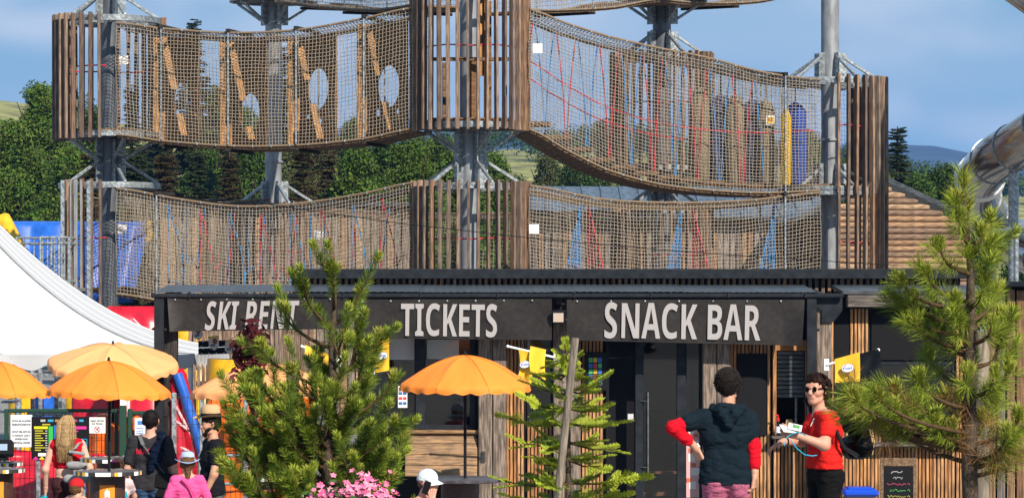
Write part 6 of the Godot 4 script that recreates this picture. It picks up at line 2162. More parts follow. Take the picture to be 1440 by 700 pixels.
func broad_tree(label: String, at: Vector3, top: float, width: float, col: Color, sd: int, low := 0.12) -> void:
	var r := RandomNumberGenerator.new()
	r.seed = sd
	var t := thing("leafy_tree", label, "tree", at, r.randf() * TAU, "trees behind the ropes course")
	var H := top - at.y
	var m := MB.new()
	m.tube([Vector3.ZERO, Vector3(0.1, H * 0.35, 0.05), Vector3(0, H * 0.8, 0.1)], [width * 0.045 + 0.08, width * 0.035 + 0.05, 0.04], 8)
	for k in 7:
		var a := k * 2.4 + r.randf()
		var y := H * (0.3 + 0.07 * k)
		m.tube([Vector3(0.05, y, 0), Vector3(cos(a) * width * 0.22, y + H * 0.1, sin(a) * width * 0.22), Vector3(cos(a) * width * 0.4, y + H * 0.2, sin(a) * width * 0.4)], [0.07, 0.045, 0.015], 5)
	part("trunk", m, M.bark, t)
	var xs := []; var cs := []
	for L in 17:
		var f := L / 16.0
		var y := H * lerpf(low + 0.12, 0.93, f)
		var env := sin(PI * clampf(lerpf(0.22, 0.97, f), 0, 1)) * width * 0.5
		var a := L * 2.39996 + r.randf() * 0.6
		var c := Vector3(cos(a), 0, sin(a)) * env * r.randf_range(0.35, 0.75) + Vector3(0, y, 0)
		var lr := width * r.randf_range(0.17, 0.27) * (1.0 if f < 0.85 else 0.7)
		var shade := r.randf_range(0.75, 1.25)
		for k in 46:
			var d := Vector3(r.randfn(), r.randfn() * 0.85 + 0.15, r.randfn()).normalized()
			var p := c + d * lr * pow(r.randf(), 0.3)
			if p.y > H: p.y = H - r.randf() * 0.3
			xs.append(Transform3D(Basis.from_euler(Vector3(r.randf() * TAU, r.randf() * TAU, 0)) * Basis.from_scale(Vector3.ONE * r.randf_range(0.6, 1.15) * 0.85), p))
			cs.append(Color(col.r * shade * r.randf_range(0.8, 1.25), col.g * shade * r.randf_range(0.85, 1.15), col.b * shade))
	copies("crown", clumps[sd % 3], M.leaf, xs, cs, t)

func spruce_tree(label: String, at: Vector3, top: float, width: float, col: Color, sd: int) -> void:
	var r := RandomNumberGenerator.new()
	r.seed = sd
	var t := thing("spruce_tree", label, "tree", at, 0, "trees behind the ropes course")
	var H := top - at.y
	var m := MB.new()
	m.tube([Vector3.ZERO, Vector3(0, H * 0.5, 0), Vector3(0, H * 0.99, 0)], [0.24, 0.14, 0.02], 8)
	part("trunk", m, M.bark, t)
	var xs := []; var cs := []
	var y := 0.9
	while y < H - 0.15:
		var f := y / H
		var reach := width * 0.5 * pow(1.0 - f, 0.72) * r.randf_range(0.78, 1.1) + 0.08
		var n := int(7 + reach * 4.5)
		for k in n:
			var a := TAU * (k + r.randf()) / n
			var rl := reach * r.randf_range(0.6, 1.08)
			var s0 := maxf(0.35, rl)
			var droop := 0.28 + 0.2 * (1 - f)
			var dir := Vector3(cos(a), -droop + r.randfn(0, 0.06) + 0.35 * f * f, sin(a)).normalized()
			var side := dir.cross(Vector3.UP).normalized()
			xs.append(Transform3D(Basis(side * clampf(s0 * 1.0, 0.45, 1.7), dir * s0 * 1.1, side.cross(dir) * clampf(s0 * 0.6, 0.3, 0.9)), Vector3(0, y + r.randf_range(-0.22, 0.22), 0)))
			var g := r.randf_range(0.65, 1.35)
			cs.append(Color(col.r * g, col.g * g, col.b * g))
		y += lerpf(0.3, 0.13, f)
	copies("boughs", clumps[3 + sd % 2], M.leaf, xs, cs, t)

func bough_mesh(sd: int) -> ArrayMesh:   # one drooping bough, one unit long along y, hung with short twigs
	var r := RandomNumberGenerator.new()
	r.seed = sd
	var mb := MB.new()
	for i in 120:
		var u := pow(r.randf(), 0.8)
		var s := (1 if r.randf() < 0.5 else -1)
		var w := 0.42 * (1.0 - u * 0.8) * r.randf()
		var p := Vector3(s * w, u, -0.1 * r.randf() - 0.2 * w)
		var d := Vector3(s * 0.55 + r.randfn(0, 0.3), 0.55, -0.55 + r.randfn(0, 0.35)).normalized()
		var b := d.cross(Vector3(r.randfn(), r.randfn(), r.randfn())).normalized()
		var l := r.randf_range(0.1, 0.22)
		var g := r.randf_range(0.6, 1.3) * lerpf(0.75, 1.25, u)
		mb.col = Color(g, g, g)
		mb.quad(p - b * 0.035, p + b * 0.035, p + d * l + b * 0.016, p + d * l - b * 0.012)
		mb.quad(p + d * l * 0.3 - b * 0.05, p + d * l * 0.3, p + d * l * 0.8 + b * 0.03, p + d * l * 0.7 - b * 0.03)
	return mb.mesh()

func build_trees() -> void:
	clumps = [leaf_clump(90, 0.56, 0.09, 1), leaf_clump(90, 0.6, 0.08, 2), leaf_clump(94, 0.56, 0.085, 3), bough_mesh(4), bough_mesh(5)]
	var bright := Color(0.072, 0.125, 0.022)
	var mid := Color(0.045, 0.082, 0.018)
	var dull := Color(0.075, 0.09, 0.032)
	var spr := Color(0.034, 0.047, 0.017)
	var brn := Color(0.075, 0.058, 0.024)
	var base := func(px: float, d: float) -> Vector3: return Vector3((px - 720) * d * K / FOC, LOW - 0.05, -d * K)
	var hy := func(py: float, d: float) -> float: return EYE + (HORIZON - py) * d * K / FOC
	var list := [
		[18, 168, 60, "b", 95, bright, "bright leafy tree at the left edge behind the tent"], [58, 112, 63, "b", 75, bright, "tallest bright leafy tree at the left, beside the left tower"], [100, 205, 58, "b", 90, bright, "leafy tree under the left tower's upper cage"],
		[-25, 178, 66, "b", 90, bright, "leafy tree cut by the left edge"], [135, 150, 72, "b", 70, mid, "leafy tree behind the left pole"],
		[272, 26, 84, "s", 120, spr, "tall spruce whose tip rises above the upper left bridge"], [225, 96, 78, "s", 90, spr, "spruce left of the tall spruce behind the upper left bridge"], [312, 112, 80, "b", 70, dull, "leafy tree right of the tall spruce, seen through the upper left net"], [395, 66, 80, "s", 100, spr, "second tall spruce, seen past the rear left pole"], [345, 150, 76, "b", 80, mid, "leafy tree in the second crawl hole"], [440, 178, 74, "b", 80, dull, "leafy tree low in the third crawl hole"], [498, 160, 78, "b", 60, mid, "leafy tree between the last two board panels"], [184, 120, 76, "s", 80, spr, "spruce just right of the left pole"],
		[130, 215, 50, "s", 90, brn, "brownish spruce right of the left pole under the upper bridge"], [190, 205, 54, "s", 95, spr, "dark spruce under the left end of the upper left bridge"], [232, 212, 52, "s", 85, brn, "brownish spruce under the first crawl panel"], [275, 205, 56, "s", 90, spr, "dark spruce under the gap after the first crawl panel"], [322, 210, 53, "s", 95, brn, "brownish spruce left of the rear left pole"], [362, 208, 57, "b", 70, mid, "leafy tree just left of the rear left pole"], [425, 205, 52, "s", 100, brn, "brownish spruce right of the rear left pole"], [462, 208, 56, "s", 90, brn, "second brownish spruce right of the rear left pole"], [500, 212, 55, "b", 80, bright, "bright leafy tree under the fourth crawl panel"], [540, 198, 58, "b", 80, mid, "leafy tree left of the middle tower"], [578, 192, 56, "b", 80, bright, "bright leafy tree next to the middle tower's left side"], [618, 190, 62, "b", 75, mid, "leafy tree behind the middle tower's pole"], [690, 214, 66, "b", 60, bright, "small leafy tree right of the middle tower's pole"], [645, 205, 58, "b", 70, bright, "leafy tree behind the gap between the middle cages"],
		[725, 250, 75, "b", 60, mid, "low leafy tree right of the middle tower, on the meadow's edge"], [770, 214, 88, "b", 58, dull, "pale birch-like tree under the sloping bridge"], [806, 226, 86, "b", 55, mid, "leafy tree under the sloping bridge, right of the pale tree"], [838, 232, 84, "b", 60, mid, "leafy tree under the middle of the sloping bridge"], [846, 166, 96, "s", 60, spr, "spruce seen through the sloping bridge's net"], [885, 244, 84, "b", 60, bright, "leafy tree left of the rear right pole"], [950, 225, 88, "b", 70, mid, "leafy tree behind the rear right pole"], [1010, 232, 90, "b", 70, mid, "leafy tree seen through the net right of the rear right pole"], [1070, 228, 92, "b", 70, dull, "leafy tree behind the padded bags"], [1138, 180, 90, "b", 60, mid, "leafy tree behind the bright blue bag"], [1200, 220, 88, "b", 70, mid, "leafy tree behind the right cage"],
		[1263, 174, 62, "s", 105, spr, "dark spruce rising right of the right tower"], [1234, 236, 60, "b", 50, mid, "leafy tree at the right tower's edge"], [1292, 246, 60, "b", 55, mid, "leafy tree behind the timber house roof"], [1326, 232, 64, "b", 62, mid, "leafy tree left of the tube slide"], [1372, 262, 66, "b", 50, mid, "leafy tree behind the top of the right pine"], [1446, 345, 60, "b", 55, mid, "leafy tree low at the right edge"],
	]
	for i in 15:   # a second row that closes the wood
		list.append([78 + i * 40 + (i * 17) % 13, 196 + (i * 29) % 20, 76 + (i * 7) % 11, "s" if i % 3 == 1 else "b", 78, [bright, spr, mid, dull, brn][i % 5], "%s tree from the left in the hindmost row of the wood" % (ORD[i] if i < 12 else ["thirteenth", "fourteenth", "fifteenth"][i - 12])])
	var k := 0
	for q in list:
		k += 1
		var d: float = q[2]
		var w: float = q[4] * d * K / FOC
		var b: Vector3 = base.call(q[0], d)
		if q[3] == "b": broad_tree(q[6], b, hy.call(q[1], d), w * 1.25, q[5], 100 + k)
		else: spruce_tree(q[6], b, hy.call(q[1], d), w * 1.15, q[5], 100 + k)
	# clumps of trees far off on the meadow
	var f := thing("meadow_trees", "far hedge of small trees on the meadow behind the tower poles", "trees", Vector3(0, 0, 0))
	var xs := []; var cs := []
	for i in 260:
		var x := rng.randf_range(-100, 120)
		var d := 600.0 + rng.randf_range(-120, 8)
		if int(x / 9.0 + d / 44.0) % 3 != 0: continue
		var crest := sample([-260, -100, -40, 3, 60, 98, 160, 260], [35, 38.4, 27, 29.5, 25, 19.6, 23, 30], x)
		var y := LOW - 0.1 + crest * pow(smoothstep(0.0, 1.0, clampf((d - 240) / 380.0, 0, 1)), 1.1)
		for j in 10:
			xs.append(Transform3D(Basis.from_euler(Vector3(rng.randf() * 6, rng.randf() * 6, 0)) * Basis.from_scale(Vector3.ONE * rng.randf_range(2.0, 4.2)), Vector3(x, y + 1.2, -d) + Vector3(rng.randfn(0, 1.6), rng.randf() * 3.0, rng.randfn(0, 1.6))))
			cs.append(Color(0.045, 0.08, 0.02) * rng.randf_range(0.7, 1.2))
	copies("crowns", clumps[0], M.leaf, xs, cs, f)
	f.set_meta("kind", "stuff")

# ------------------------------------------------------------------ people
# One skin is the smooth union of tapered capsules on a grid, meshed as surface nets.
# bone: [from, to, radius, radius, squash]; all in the person's own axes, +z ahead, +x to their left
func skin(mb: MB, bones: Array, cell: float, k: float, clips := [], wr := 0.0, wfreq := 9.0, vary := 0.0) -> void:
	var lo := Vector3(1e9, 1e9, 1e9); var hi := -lo
	for b in bones:
		var r: float = maxf(b[2], b[3])
		for p in [b[0], b[1]]:
			lo = lo.min(p - Vector3.ONE * r); hi = hi.max(p + Vector3.ONE * r)
	lo -= Vector3.ONE * cell * 3.0; hi += Vector3.ONE * cell * 3.0
	var nx := int((hi.x - lo.x) / cell) + 2; var ny := int((hi.y - lo.y) / cell) + 2; var nz := int((hi.z - lo.z) / cell) + 2
	var D := PackedFloat32Array()
	D.resize(nx * ny * nz)
	D.fill(1.0)
	var sxz := nx * nz
	for b in bones:
		var a: Vector3 = b[0]; var e: Vector3 = b[1]
		var ra: float = b[2]; var rb: float = b[3]
		var sq: Vector3 = b[4] if b.size() > 4 else Vector3.ONE
		var inv := Vector3.ONE / sq
		var smin := minf(sq.x, minf(sq.y, sq.z))
		var ab := (e - a) * inv
		var l2 := maxf(ab.length_squared(), 1e-9)
		var R := (Vector3.ONE * maxf(ra, rb)) * sq + Vector3.ONE * (k + 2.0 * cell)
		var p0 := ((a.min(e) - R - lo) / cell).max(Vector3.ZERO)
		var p1 := ((a.max(e) + R - lo) / cell)
		var x1 := mini(int(p1.x) + 1, nx); var y1 := mini(int(p1.y) + 1, ny); var z1 := mini(int(p1.z) + 1, nz)
		for y in range(int(p0.y), y1):
			for z in range(int(p0.z), z1):
				var row := y * sxz + z * nx
				var q := Vector3(0, lo.y + y * cell - a.y, lo.z + z * cell - a.z) * inv
				for x in range(int(p0.x), x1):
					q.x = (lo.x + x * cell - a.x) * inv.x
					var t := clampf(q.dot(ab) / l2, 0.0, 1.0)
					var d := ((q - ab * t).length() - (ra + (rb - ra) * t)) * smin
					var o := D[row + x]
					var h := k - absf(o - d)
					if h > 0.0: d = minf(o, d) - h * h / (4.0 * k)
					else: d = minf(o, d)
					D[row + x] = d
	var nf := FastNoiseLite.new()
	var ridge := 0.0
	nf.seed = 4
	if wr >= 0.008 and wr < 0.0125 and vary < 0.2: nf.fractal_type = FastNoiseLite.FRACTAL_RIDGED; ridge = 0.35
	nf.frequency = wfreq * 0.1; nf.fractal_octaves = 3
	if clips.size() or wr > 0.0:
		for y in ny:
			for z in nz:
				for x in nx:
					var i := y * sxz + z * nx + x
					var d := D[i]
					if d > 0.08: continue
					var p := lo + Vector3(x, y, z) * cell
					if wr > 0.0 and d > -0.06: d += nf.get_noise_3d(p.x * 8.0 + p.y * 4.0, p.y * 15.0, p.z * 8.0) * wr - ridge * wr
					for c in clips: d = maxf(d, (c as Plane).distance_to(p))
					D[i] = d
	var ids := {}
	var base_col := mb.col
	var offs := [0, 1, nx, nx + 1, sxz, sxz + 1, sxz + nx, sxz + nx + 1]
	var cor := [Vector3(0, 0, 0), Vector3(1, 0, 0), Vector3(0, 0, 1), Vector3(1, 0, 1), Vector3(0, 1, 0), Vector3(1, 1, 0), Vector3(0, 1, 1), Vector3(1, 1, 1)]
	var edges := [[0, 1], [2, 3], [4, 5], [6, 7], [0, 2], [1, 3], [4, 6], [5, 7], [0, 4], [1, 5], [2, 6], [3, 7]]
	for y in ny - 1:
		for z in nz - 1:
			for x in nx - 1:
				var i := y * sxz + z * nx + x
				var d0 := D[i]
				if absf(d0) > cell * 3.0: continue
				var neg := 0
				for o in offs:
					if D[i + o] < 0.0: neg += 1
				if neg == 0 or neg == 8: continue
				var s := Vector3.ZERO; var n := 0
				for e in edges:
					var da := D[i + offs[e[0]]]; var db := D[i + offs[e[1]]]
					if (da < 0.0) != (db < 0.0):
						s += (cor[e[0]] as Vector3).lerp(cor[e[1]], da / (da - db)); n += 1
				s /= n
				var g := Vector3(D[i + 1] - d0 + D[i + offs[7]] - D[i + offs[6]], D[i + sxz] - d0 + D[i + offs[7]] - D[i + offs[3]], D[i + nx] - d0 + D[i + offs[7]] - D[i + offs[5]])
				var p := lo + (Vector3(x, y, z) + s) * cell
				if vary > 0.0:
					var f := 1.0 + vary * nf.get_noise_3d(p.x * 60.0 + 9.0, p.y * 40.0, p.z * 60.0) * 2.0
					mb.col = Color(base_col.r * f, base_col.g * f, base_col.b * f)
				ids[i] = mb.vert(p, g.normalized())
	mb.col = base_col
	for i in ids:
		var x: int = i % nx; var z: int = (i / nx) % nz; var y: int = i / sxz
		var d0 := D[i]
		for ax in 3:
			var st: int = [1, sxz, nx][ax]
			var d1 := D[i + st]
			if (d0 < 0.0) == (d1 < 0.0): continue
			var u: int = [sxz, nx, 1][ax]; var w: int = [nx, 1, sxz][ax]
			if not (ids.has(i - u) and ids.has(i - w) and ids.has(i - u - w)): continue
			var a: int = ids[i]; var b: int = ids[i - u]; var c: int = ids[i - u - w]; var e: int = ids[i - w]
			if d0 < 0.0: mb.ix.append_array([a, c, b, a, e, c])
			else: mb.ix.append_array([a, b, c, a, c, e])
	# make every face wind the way its normals look
	return

func fix_winding(mb: MB) -> void:
	for i in range(0, mb.ix.size(), 3):
		var a := mb.ix[i]; var b := mb.ix[i + 1]; var c := mb.ix[i + 2]
		if (mb.v[c] - mb.v[a]).cross(mb.v[b] - mb.v[a]).dot(mb.n[a] + mb.n[b] + mb.n[c]) < 0.0:
			mb.ix[i + 1] = c; mb.ix[i + 2] = b

func skeleton(H: float) -> Dictionary:
	var j := {"pelvis": Vector3(0, 0.535, 0), "waist": Vector3(0, 0.61, 0.0), "chest": Vector3(0, 0.715, 0.0), "neck": Vector3(0, 0.835, -0.012), "head": Vector3(0, 0.928, 0.006)}
	for s in [["L", 1.0], ["R", -1.0]]:
		var x: float = s[1]
		j["s" + s[0]] = Vector3(x * 0.103, 0.805, -0.01); j["e" + s[0]] = Vector3(x * 0.135, 0.628, -0.02); j["w" + s[0]] = Vector3(x * 0.145, 0.475, 0.03)
		j["h" + s[0]] = Vector3(x * 0.05, 0.515, 0); j["k" + s[0]] = Vector3(x * 0.056, 0.285, 0.008); j["a" + s[0]] = Vector3(x * 0.055, 0.048, -0.008); j["t" + s[0]] = Vector3(x * 0.066, 0.018, 0.1)
	for k in j: j[k] = (j[k] as Vector3) * H
	return j

func hand_bones(w: Vector3, dir: Vector3, palm: Vector3, thumb_side: Vector3, s: float, curl: Array) -> Array:
	dir = dir.normalized()
	palm = (palm - dir * palm.dot(dir)).normalized()
	var across := (thumb_side - dir * thumb_side.dot(dir) - palm * thumb_side.dot(palm)).normalized()
	var out := []
	for i in 4:
		var o := (1.5 - i) * 0.021 * s
		out.append([w + across * o * 0.5 + dir * 0.01 * s, w + dir * 0.088 * s + across * o, 0.0145 * s, 0.0115 * s])
		var ln: float = [0.072, 0.08, 0.074, 0.058][i] * s
		var p := w + dir * 0.092 * s + across * o
		var ang: float = curl[i]
		var d1 := dir * cos(ang * 0.55) + palm * sin(ang * 0.55) + across * (1.5 - i) * 0.06
		var p1 := p + d1.normalized() * ln * 0.5
		var d2 := dir * cos(ang * 1.2) + palm * sin(ang * 1.2)
		var p2 := p1 + d2 * ln * 0.3
		var d3 := dir * cos(ang * 1.7) + palm * sin(ang * 1.7)
		out.append([p, p1, 0.0092 * s, 0.0085 * s]); out.append([p1, p2, 0.0085 * s, 0.0078 * s]); out.append([p2, p2 + d3 * ln * 0.24, 0.0078 * s, 0.0065 * s])
	var tb := w + dir * 0.03 * s + across * 0.026 * s
	var t1 := tb + (dir * 0.6 + across * 0.7 + palm * 0.25).normalized() * 0.042 * s
	var t2 = t1 + (dir * 0.85 + across * 0.2 + palm * curl[4]).normalized() * 0.034 * s
	out.append([tb, t1, 0.0135 * s, 0.0105 * s]); out.append([t1, t2, 0.0105 * s, 0.0085 * s])
	return out

func head_bones(c: Vector3, b: Basis, s: float) -> Array:
	var f := func(x: float, y: float, z: float) -> Vector3: return c + b * (Vector3(x, y, z) * s)
	return [
		[f.call(0, 0.035, -0.018), f.call(0, 0.03, 0.012), 0.079 * s, 0.076 * s], [f.call(0, 0.05, -0.01), f.call(0, 0.05, 0.0), 0.072 * s, 0.072 * s],
		[f.call(0, -0.02, 0.03), f.call(0, -0.062, 0.042), 0.062 * s, 0.042 * s], [f.call(0, -0.085, 0.066), f.call(0, -0.088, 0.064), 0.021 * s, 0.021 * s],
		[f.call(0.038, -0.068, 0.02), f.call(0.012, -0.085, 0.06), 0.022 * s, 0.02 * s], [f.call(-0.038, -0.068, 0.02), f.call(-0.012, -0.085, 0.06), 0.022 * s, 0.02 * s],
		[f.call(0.034, -0.022, 0.062), f.call(0.04, -0.02, 0.05), 0.024 * s, 0.024 * s], [f.call(-0.034, -0.022, 0.062), f.call(-0.04, -0.02, 0.05), 0.024 * s, 0.024 * s],
		[f.call(-0.034, 0.024, 0.078), f.call(0.034, 0.024, 0.078), 0.012 * s, 0.012 * s],
		[f.call(0, 0.012, 0.086), f.call(0, -0.022, 0.104), 0.008 * s, 0.0125 * s], [f.call(0.01, -0.03, 0.092), f.call(-0.01, -0.03, 0.092), 0.009 * s, 0.009 * s],
		[f.call(-0.018, -0.055, 0.084), f.call(0.018, -0.055, 0.084), 0.009 * s, 0.009 * s],
	]

func ear_bones(c: Vector3, b: Basis, s: float) -> Array:
	var out := []
	for x in [-1, 1]:
		var p := func(a: float, y: float, z: float) -> Vector3: return c + b * (Vector3(x * a, y, z) * s)
		out.append([p.call(0.078, -0.025, 0.0), p.call(0.082, 0.0, -0.012), 0.008 * s, 0.011 * s])
		out.append([p.call(0.082, 0.0, -0.012), p.call(0.083, 0.022, -0.006), 0.011 * s, 0.009 * s])
		out.append([p.call(0.083, 0.022, -0.006), p.call(0.079, 0.018, 0.008), 0.008 * s, 0.006 * s])
	return out

# o: H, j (joint overrides), fat, cell, skin, hair bones etc.
func person(label: String, at: Vector3, yaw: float, o: Dictionary) -> Node3D:
	var H: float = o.H
	at.y = ground_y(at.x, at.z) if not o.has("at_y") else o.at_y
	var t := thing("person", label, "person", at, yaw)
	var j := skeleton(H)
	for k in o.get("j", {}): j[k] = o.j[k]
	var fat: float = o.get("fat", 1.0)
	var cell: float = o.get("cell", 0.016)
	var sk: Color = o.get("skin", Color(0.52, 0.28, 0.19))
	var child: float = o.get("head", 1.0)
	var hs: float = H / 1.68 * child
	var hb: Basis = o.get("turn", Basis.IDENTITY)
	# body
	var m := MB.new()
	m.col = sk
	var bones := []
	bones.append([j.neck - Vector3(0, 0.03, 0) * H / 1.68, j.head + hb * Vector3(0, -0.06, -0.02) * hs, 0.052 * hs, 0.05 * hs])
	bones.append([j.sL.lerp(j.sR, 0.15), j.sR.lerp(j.sL, 0.15), 0.042 * H, 0.042 * H, Vector3(1, 1, 0.85)])
	bones.append([j.chest + Vector3(0.04 * H, 0, 0), j.chest - Vector3(0.04 * H, 0, 0), 0.062 * H * fat, 0.062 * H * fat, Vector3(1, 1, 0.85)])
	bones.append([j.waist + Vector3(0.028 * H, 0, 0), j.waist - Vector3(0.028 * H, 0, 0), 0.058 * H * fat, 0.058 * H * fat, Vector3(1, 1, 0.85)])
	bones.append([j.pelvis + Vector3(0.04 * H, 0, 0), j.pelvis - Vector3(0.04 * H, 0, 0), 0.06 * H * fat, 0.06 * H * fat, Vector3(1, 1, 0.9)])
	bones.append([j.neck - Vector3(0, 0.05 * H, 0), j.chest, 0.045 * H, 0.055 * H])
	for s in ["L", "R"]:
		bones.append([j["s" + s], j["e" + s], 0.029 * H * sqrt(fat), 0.0225 * H])
		bones.append([j["e" + s], j["w" + s], 0.0235 * H, 0.0155 * H])
		bones.append([j["h" + s], j["k" + s], 0.047 * H * sqrt(fat), 0.031 * H])
		bones.append([j["k" + s], (j["k" + s] as Vector3).lerp(j["a" + s], 0.35) - Vector3(0, 0, 0.01 * H), 0.031 * H, 0.033 * H])
		bones.append([(j["k" + s] as Vector3).lerp(j["a" + s], 0.35) - Vector3(0, 0, 0.01 * H), j["a" + s], 0.032 * H, 0.021 * H])
	skin(m, bones, cell, 0.035, [], 0.0)
	var hc: float = o.get("head_cell", cell * 0.5)
	skin(m, head_bones(j.head, hb, hs) + [[j.head + hb * Vector3(0, -0.04, -0.015) * hs, j.neck, 0.048 * hs, 0.05 * hs]], hc, 0.02 * hs)
	skin(m, ear_bones(j.head, hb, hs), hc, 0.008)
	for s in ["L", "R"]:
		var hd: Dictionary = o.get("hand" + s, {})
		var dir: Vector3 = hd.get("dir", (j["w" + s] as Vector3) - j["e" + s])
		var sgn := 1.0 if s == "L" else -1.0
		var bs := hand_bones(j["w" + s], dir, hd.get("palm", Vector3(-sgn, 0, 0)), hd.get("thumb", Vector3(0, 0, 1)), H / 1.68 * o.get("hands", 1.0), hd.get("curl", [0.5, 0.6, 0.65, 0.7, 0.3]))
		bs.append([(j["w" + s] as Vector3).lerp(j["e" + s], 0.12), j["w" + s] + dir.normalized() * 0.02, 0.018 * H / 1.0 * 0.95, 0.0145 * H])
		skin(m, bs, o.get("hand_cell", 0.006), 0.009)
	fix_winding(m)
	part("body", m, M.skin, t)
	# face
	var fe := MB.new()
	for x in [-1, 1]:
		fe.col = Color(0.7, 0.68, 0.65)
		fe.ball(j.head + hb * (Vector3(x * 0.031, 0.004, 0.0755) * hs), Vector3(0.0115, 0.0075, 0.0095) * hs, 10, 8)
		fe.col = Color(0.03, 0.02, 0.015)
		fe.ball(j.head + hb * (Vector3(x * 0.031, 0.004, 0.0825) * hs), Vector3(0.0055, 0.0055, 0.004) * hs, 8, 6)
	part("eyes", fe, M.gloss, t)
	var br := MB.new()
	br.col = o.get("hair", Color(0.03, 0.02, 0.014))
	for x in [-1, 1]: br.tube([j.head + hb * (Vector3(x * 0.016, 0.022, 0.09) * hs), j.head + hb * (Vector3(x * 0.032, 0.029, 0.087) * hs), j.head + hb * (Vector3(x * 0.048, 0.022, 0.074) * hs)], [0.004 * hs, 0.004 * hs, 0.002 * hs], 5)
	part("eyebrows", br, M.hair, t)
	var lp := MB.new()
	lp.col = Color(0.4, 0.12, 0.1)
	lp.tube([j.head + hb * (Vector3(-0.021, -0.055, 0.086) * hs), j.head + hb * (Vector3(0, -0.052, 0.094) * hs), j.head + hb * (Vector3(0.021, -0.055, 0.086) * hs)], [0.002 * hs, 0.0055 * hs, 0.002 * hs], 6)
	part("lips", lp, M.skin, t)
	# clothes
	var top_col: Color = o.top
	var tm := MB.new()
	tm.col = top_col
	var e: float = 0.008 * H
	var tb := []
	tb.append([j.sL.lerp(j.sR, 0.12) - Vector3(0, 0.008 * H, 0), j.sR.lerp(j.sL, 0.12) - Vector3(0, 0.008 * H, 0), 0.042 * H + e, 0.042 * H + e, Vector3(1, 1, 0.9)])
	tb.append([j.chest + Vector3(0.042 * H, 0, 0), j.chest - Vector3(0.042 * H, 0, 0), 0.064 * H * fat + e, 0.064 * H * fat + e, Vector3(1, 1, 0.88)])
	tb.append([j.waist + Vector3(0.036 * H, 0, 0), j.waist - Vector3(0.036 * H, 0, 0), 0.062 * H * fat + e, 0.062 * H * fat + e, Vector3(1, 1, 0.9)])
	var hemy: float = o.get("hem", 0.5) * H
	tb.append([j.neck - Vector3(0, 0.055 * H, 0), j.chest, 0.05 * H, 0.06 * H])
	tb.append([j.pelvis + Vector3(0.042 * H, 0.01, 0), j.pelvis - Vector3(0.042 * H, -0.01, 0), 0.066 * H * fat + e, 0.066 * H * fat + e, Vector3(1, 1, 0.92)])
	tb.append([j.pelvis + Vector3(0.042 * H, -0.06 * H, 0), j.pelvis - Vector3(0.042 * H, 0.06 * H, 0), 0.066 * H * fat + e, 0.066 * H * fat + e, Vector3(1, 1, 0.92)])
	if o.get("bust", 0.0) > 0:
		for x in [-1, 1]: tb.append([j.chest + Vector3(x * 0.042 * H, 0.012 * H, 0.05 * H), j.chest + Vector3(x * 0.042 * H, 0.0, 0.052 * H), 0.036 * H * o.bust, 0.034 * H * o.bust])
	var slv: float = o.get("sleeve", 0.6)
	if slv > 0.0:
		for s in ["L", "R"]:
			tb.append([j["s" + s], (j["s" + s] as Vector3).lerp(j["e" + s], slv), 0.031 * H * sqrt(fat) + e, 0.029 * H + e * 1.2])
	var up: Vector3 = o.get("hem_up", Vector3.UP)
	skin(tm, tb, cell, 0.04, [Plane(-up, -hemy), Plane(Vector3(0, 1, 0.15).normalized(), (j.neck as Vector3).y + o.get("collar", 0.0))], o.get("wrinkle", 0.009), 9.0, 0.05)
	fix_winding(tm)
	part("top", tm, M.cloth, t)
	if o.has("under"):   # longer sleeves of another colour beneath
		for s in ["L", "R"]:
			var um := MB.new()
			um.col = o.under
			skin(um, [[(j["s" + s] as Vector3).lerp(j["e" + s], 0.35), j["e" + s], 0.031 * H, 0.028 * H], [j["e" + s], (j["e" + s] as Vector3).lerp(j["w" + s], o.under_len), 0.029 * H, 0.027 * H]], cell * 0.8, 0.02, [], 0.0085, 14.0, 0.05)
			fix_winding(um)
			part("sleeve", um, M.cloth, t)
	var pm := MB.new()
	pm.col = o.legs
	var pb := [[j.pelvis + Vector3(0.04 * H, 0, 0), j.pelvis - Vector3(0.04 * H, 0, 0), 0.06 * H * fat + e * 0.5, 0.06 * H * fat + e * 0.5, Vector3(1, 1, 0.95)]]
	var ll: float = o.get("leg_len", 0.96)
	for s in ["L", "R"]:
		var hp: Vector3 = j["h" + s]; var kp: Vector3 = j["k" + s]; var ap: Vector3 = j["a" + s]
		pb.append([hp - Vector3(0, 0, 0.018 * H), hp - Vector3(0, 0.02 * H, 0.015 * H), 0.055 * H * sqrt(fat), 0.05 * H * sqrt(fat)])
		pb.append([hp, kp, 0.049 * H * sqrt(fat) + e * 0.6, 0.036 * H + e * 0.6])
		if ll > 0.5: pb.append([kp, kp.lerp(ap, (ll - 0.5) * 2), 0.036 * H + e * 0.6, 0.03 * H + e])
	skin(pm, pb, cell, 0.03, [Plane(Vector3.UP, minf((j.pelvis as Vector3).y + 0.055 * H, hemy + 0.025))], 0.01, 10.0, 0.05)
	fix_winding(pm)
	part("trousers", pm, M.cloth, t)
	for s in ["L", "R"]:
		var sm := MB.new()
		sm.col = o.get("shoes", Color(0.05, 0.05, 0.055))
		var a: Vector3 = j["a" + s]; var tt: Vector3 = j["t" + s]
		skin(sm, [[a - Vector3(0, 0.012 * H, 0.025 * H), tt, 0.026 * H, 0.024 * H, Vector3(1, 0.8, 1)], [a, a - Vector3(0, 0.01 * H, 0), 0.027 * H, 0.03 * H]], 0.014, 0.02, [Plane(Vector3.DOWN, 0.0)])
		fix_winding(sm)
		part("shoe", sm, M.cloth, t)
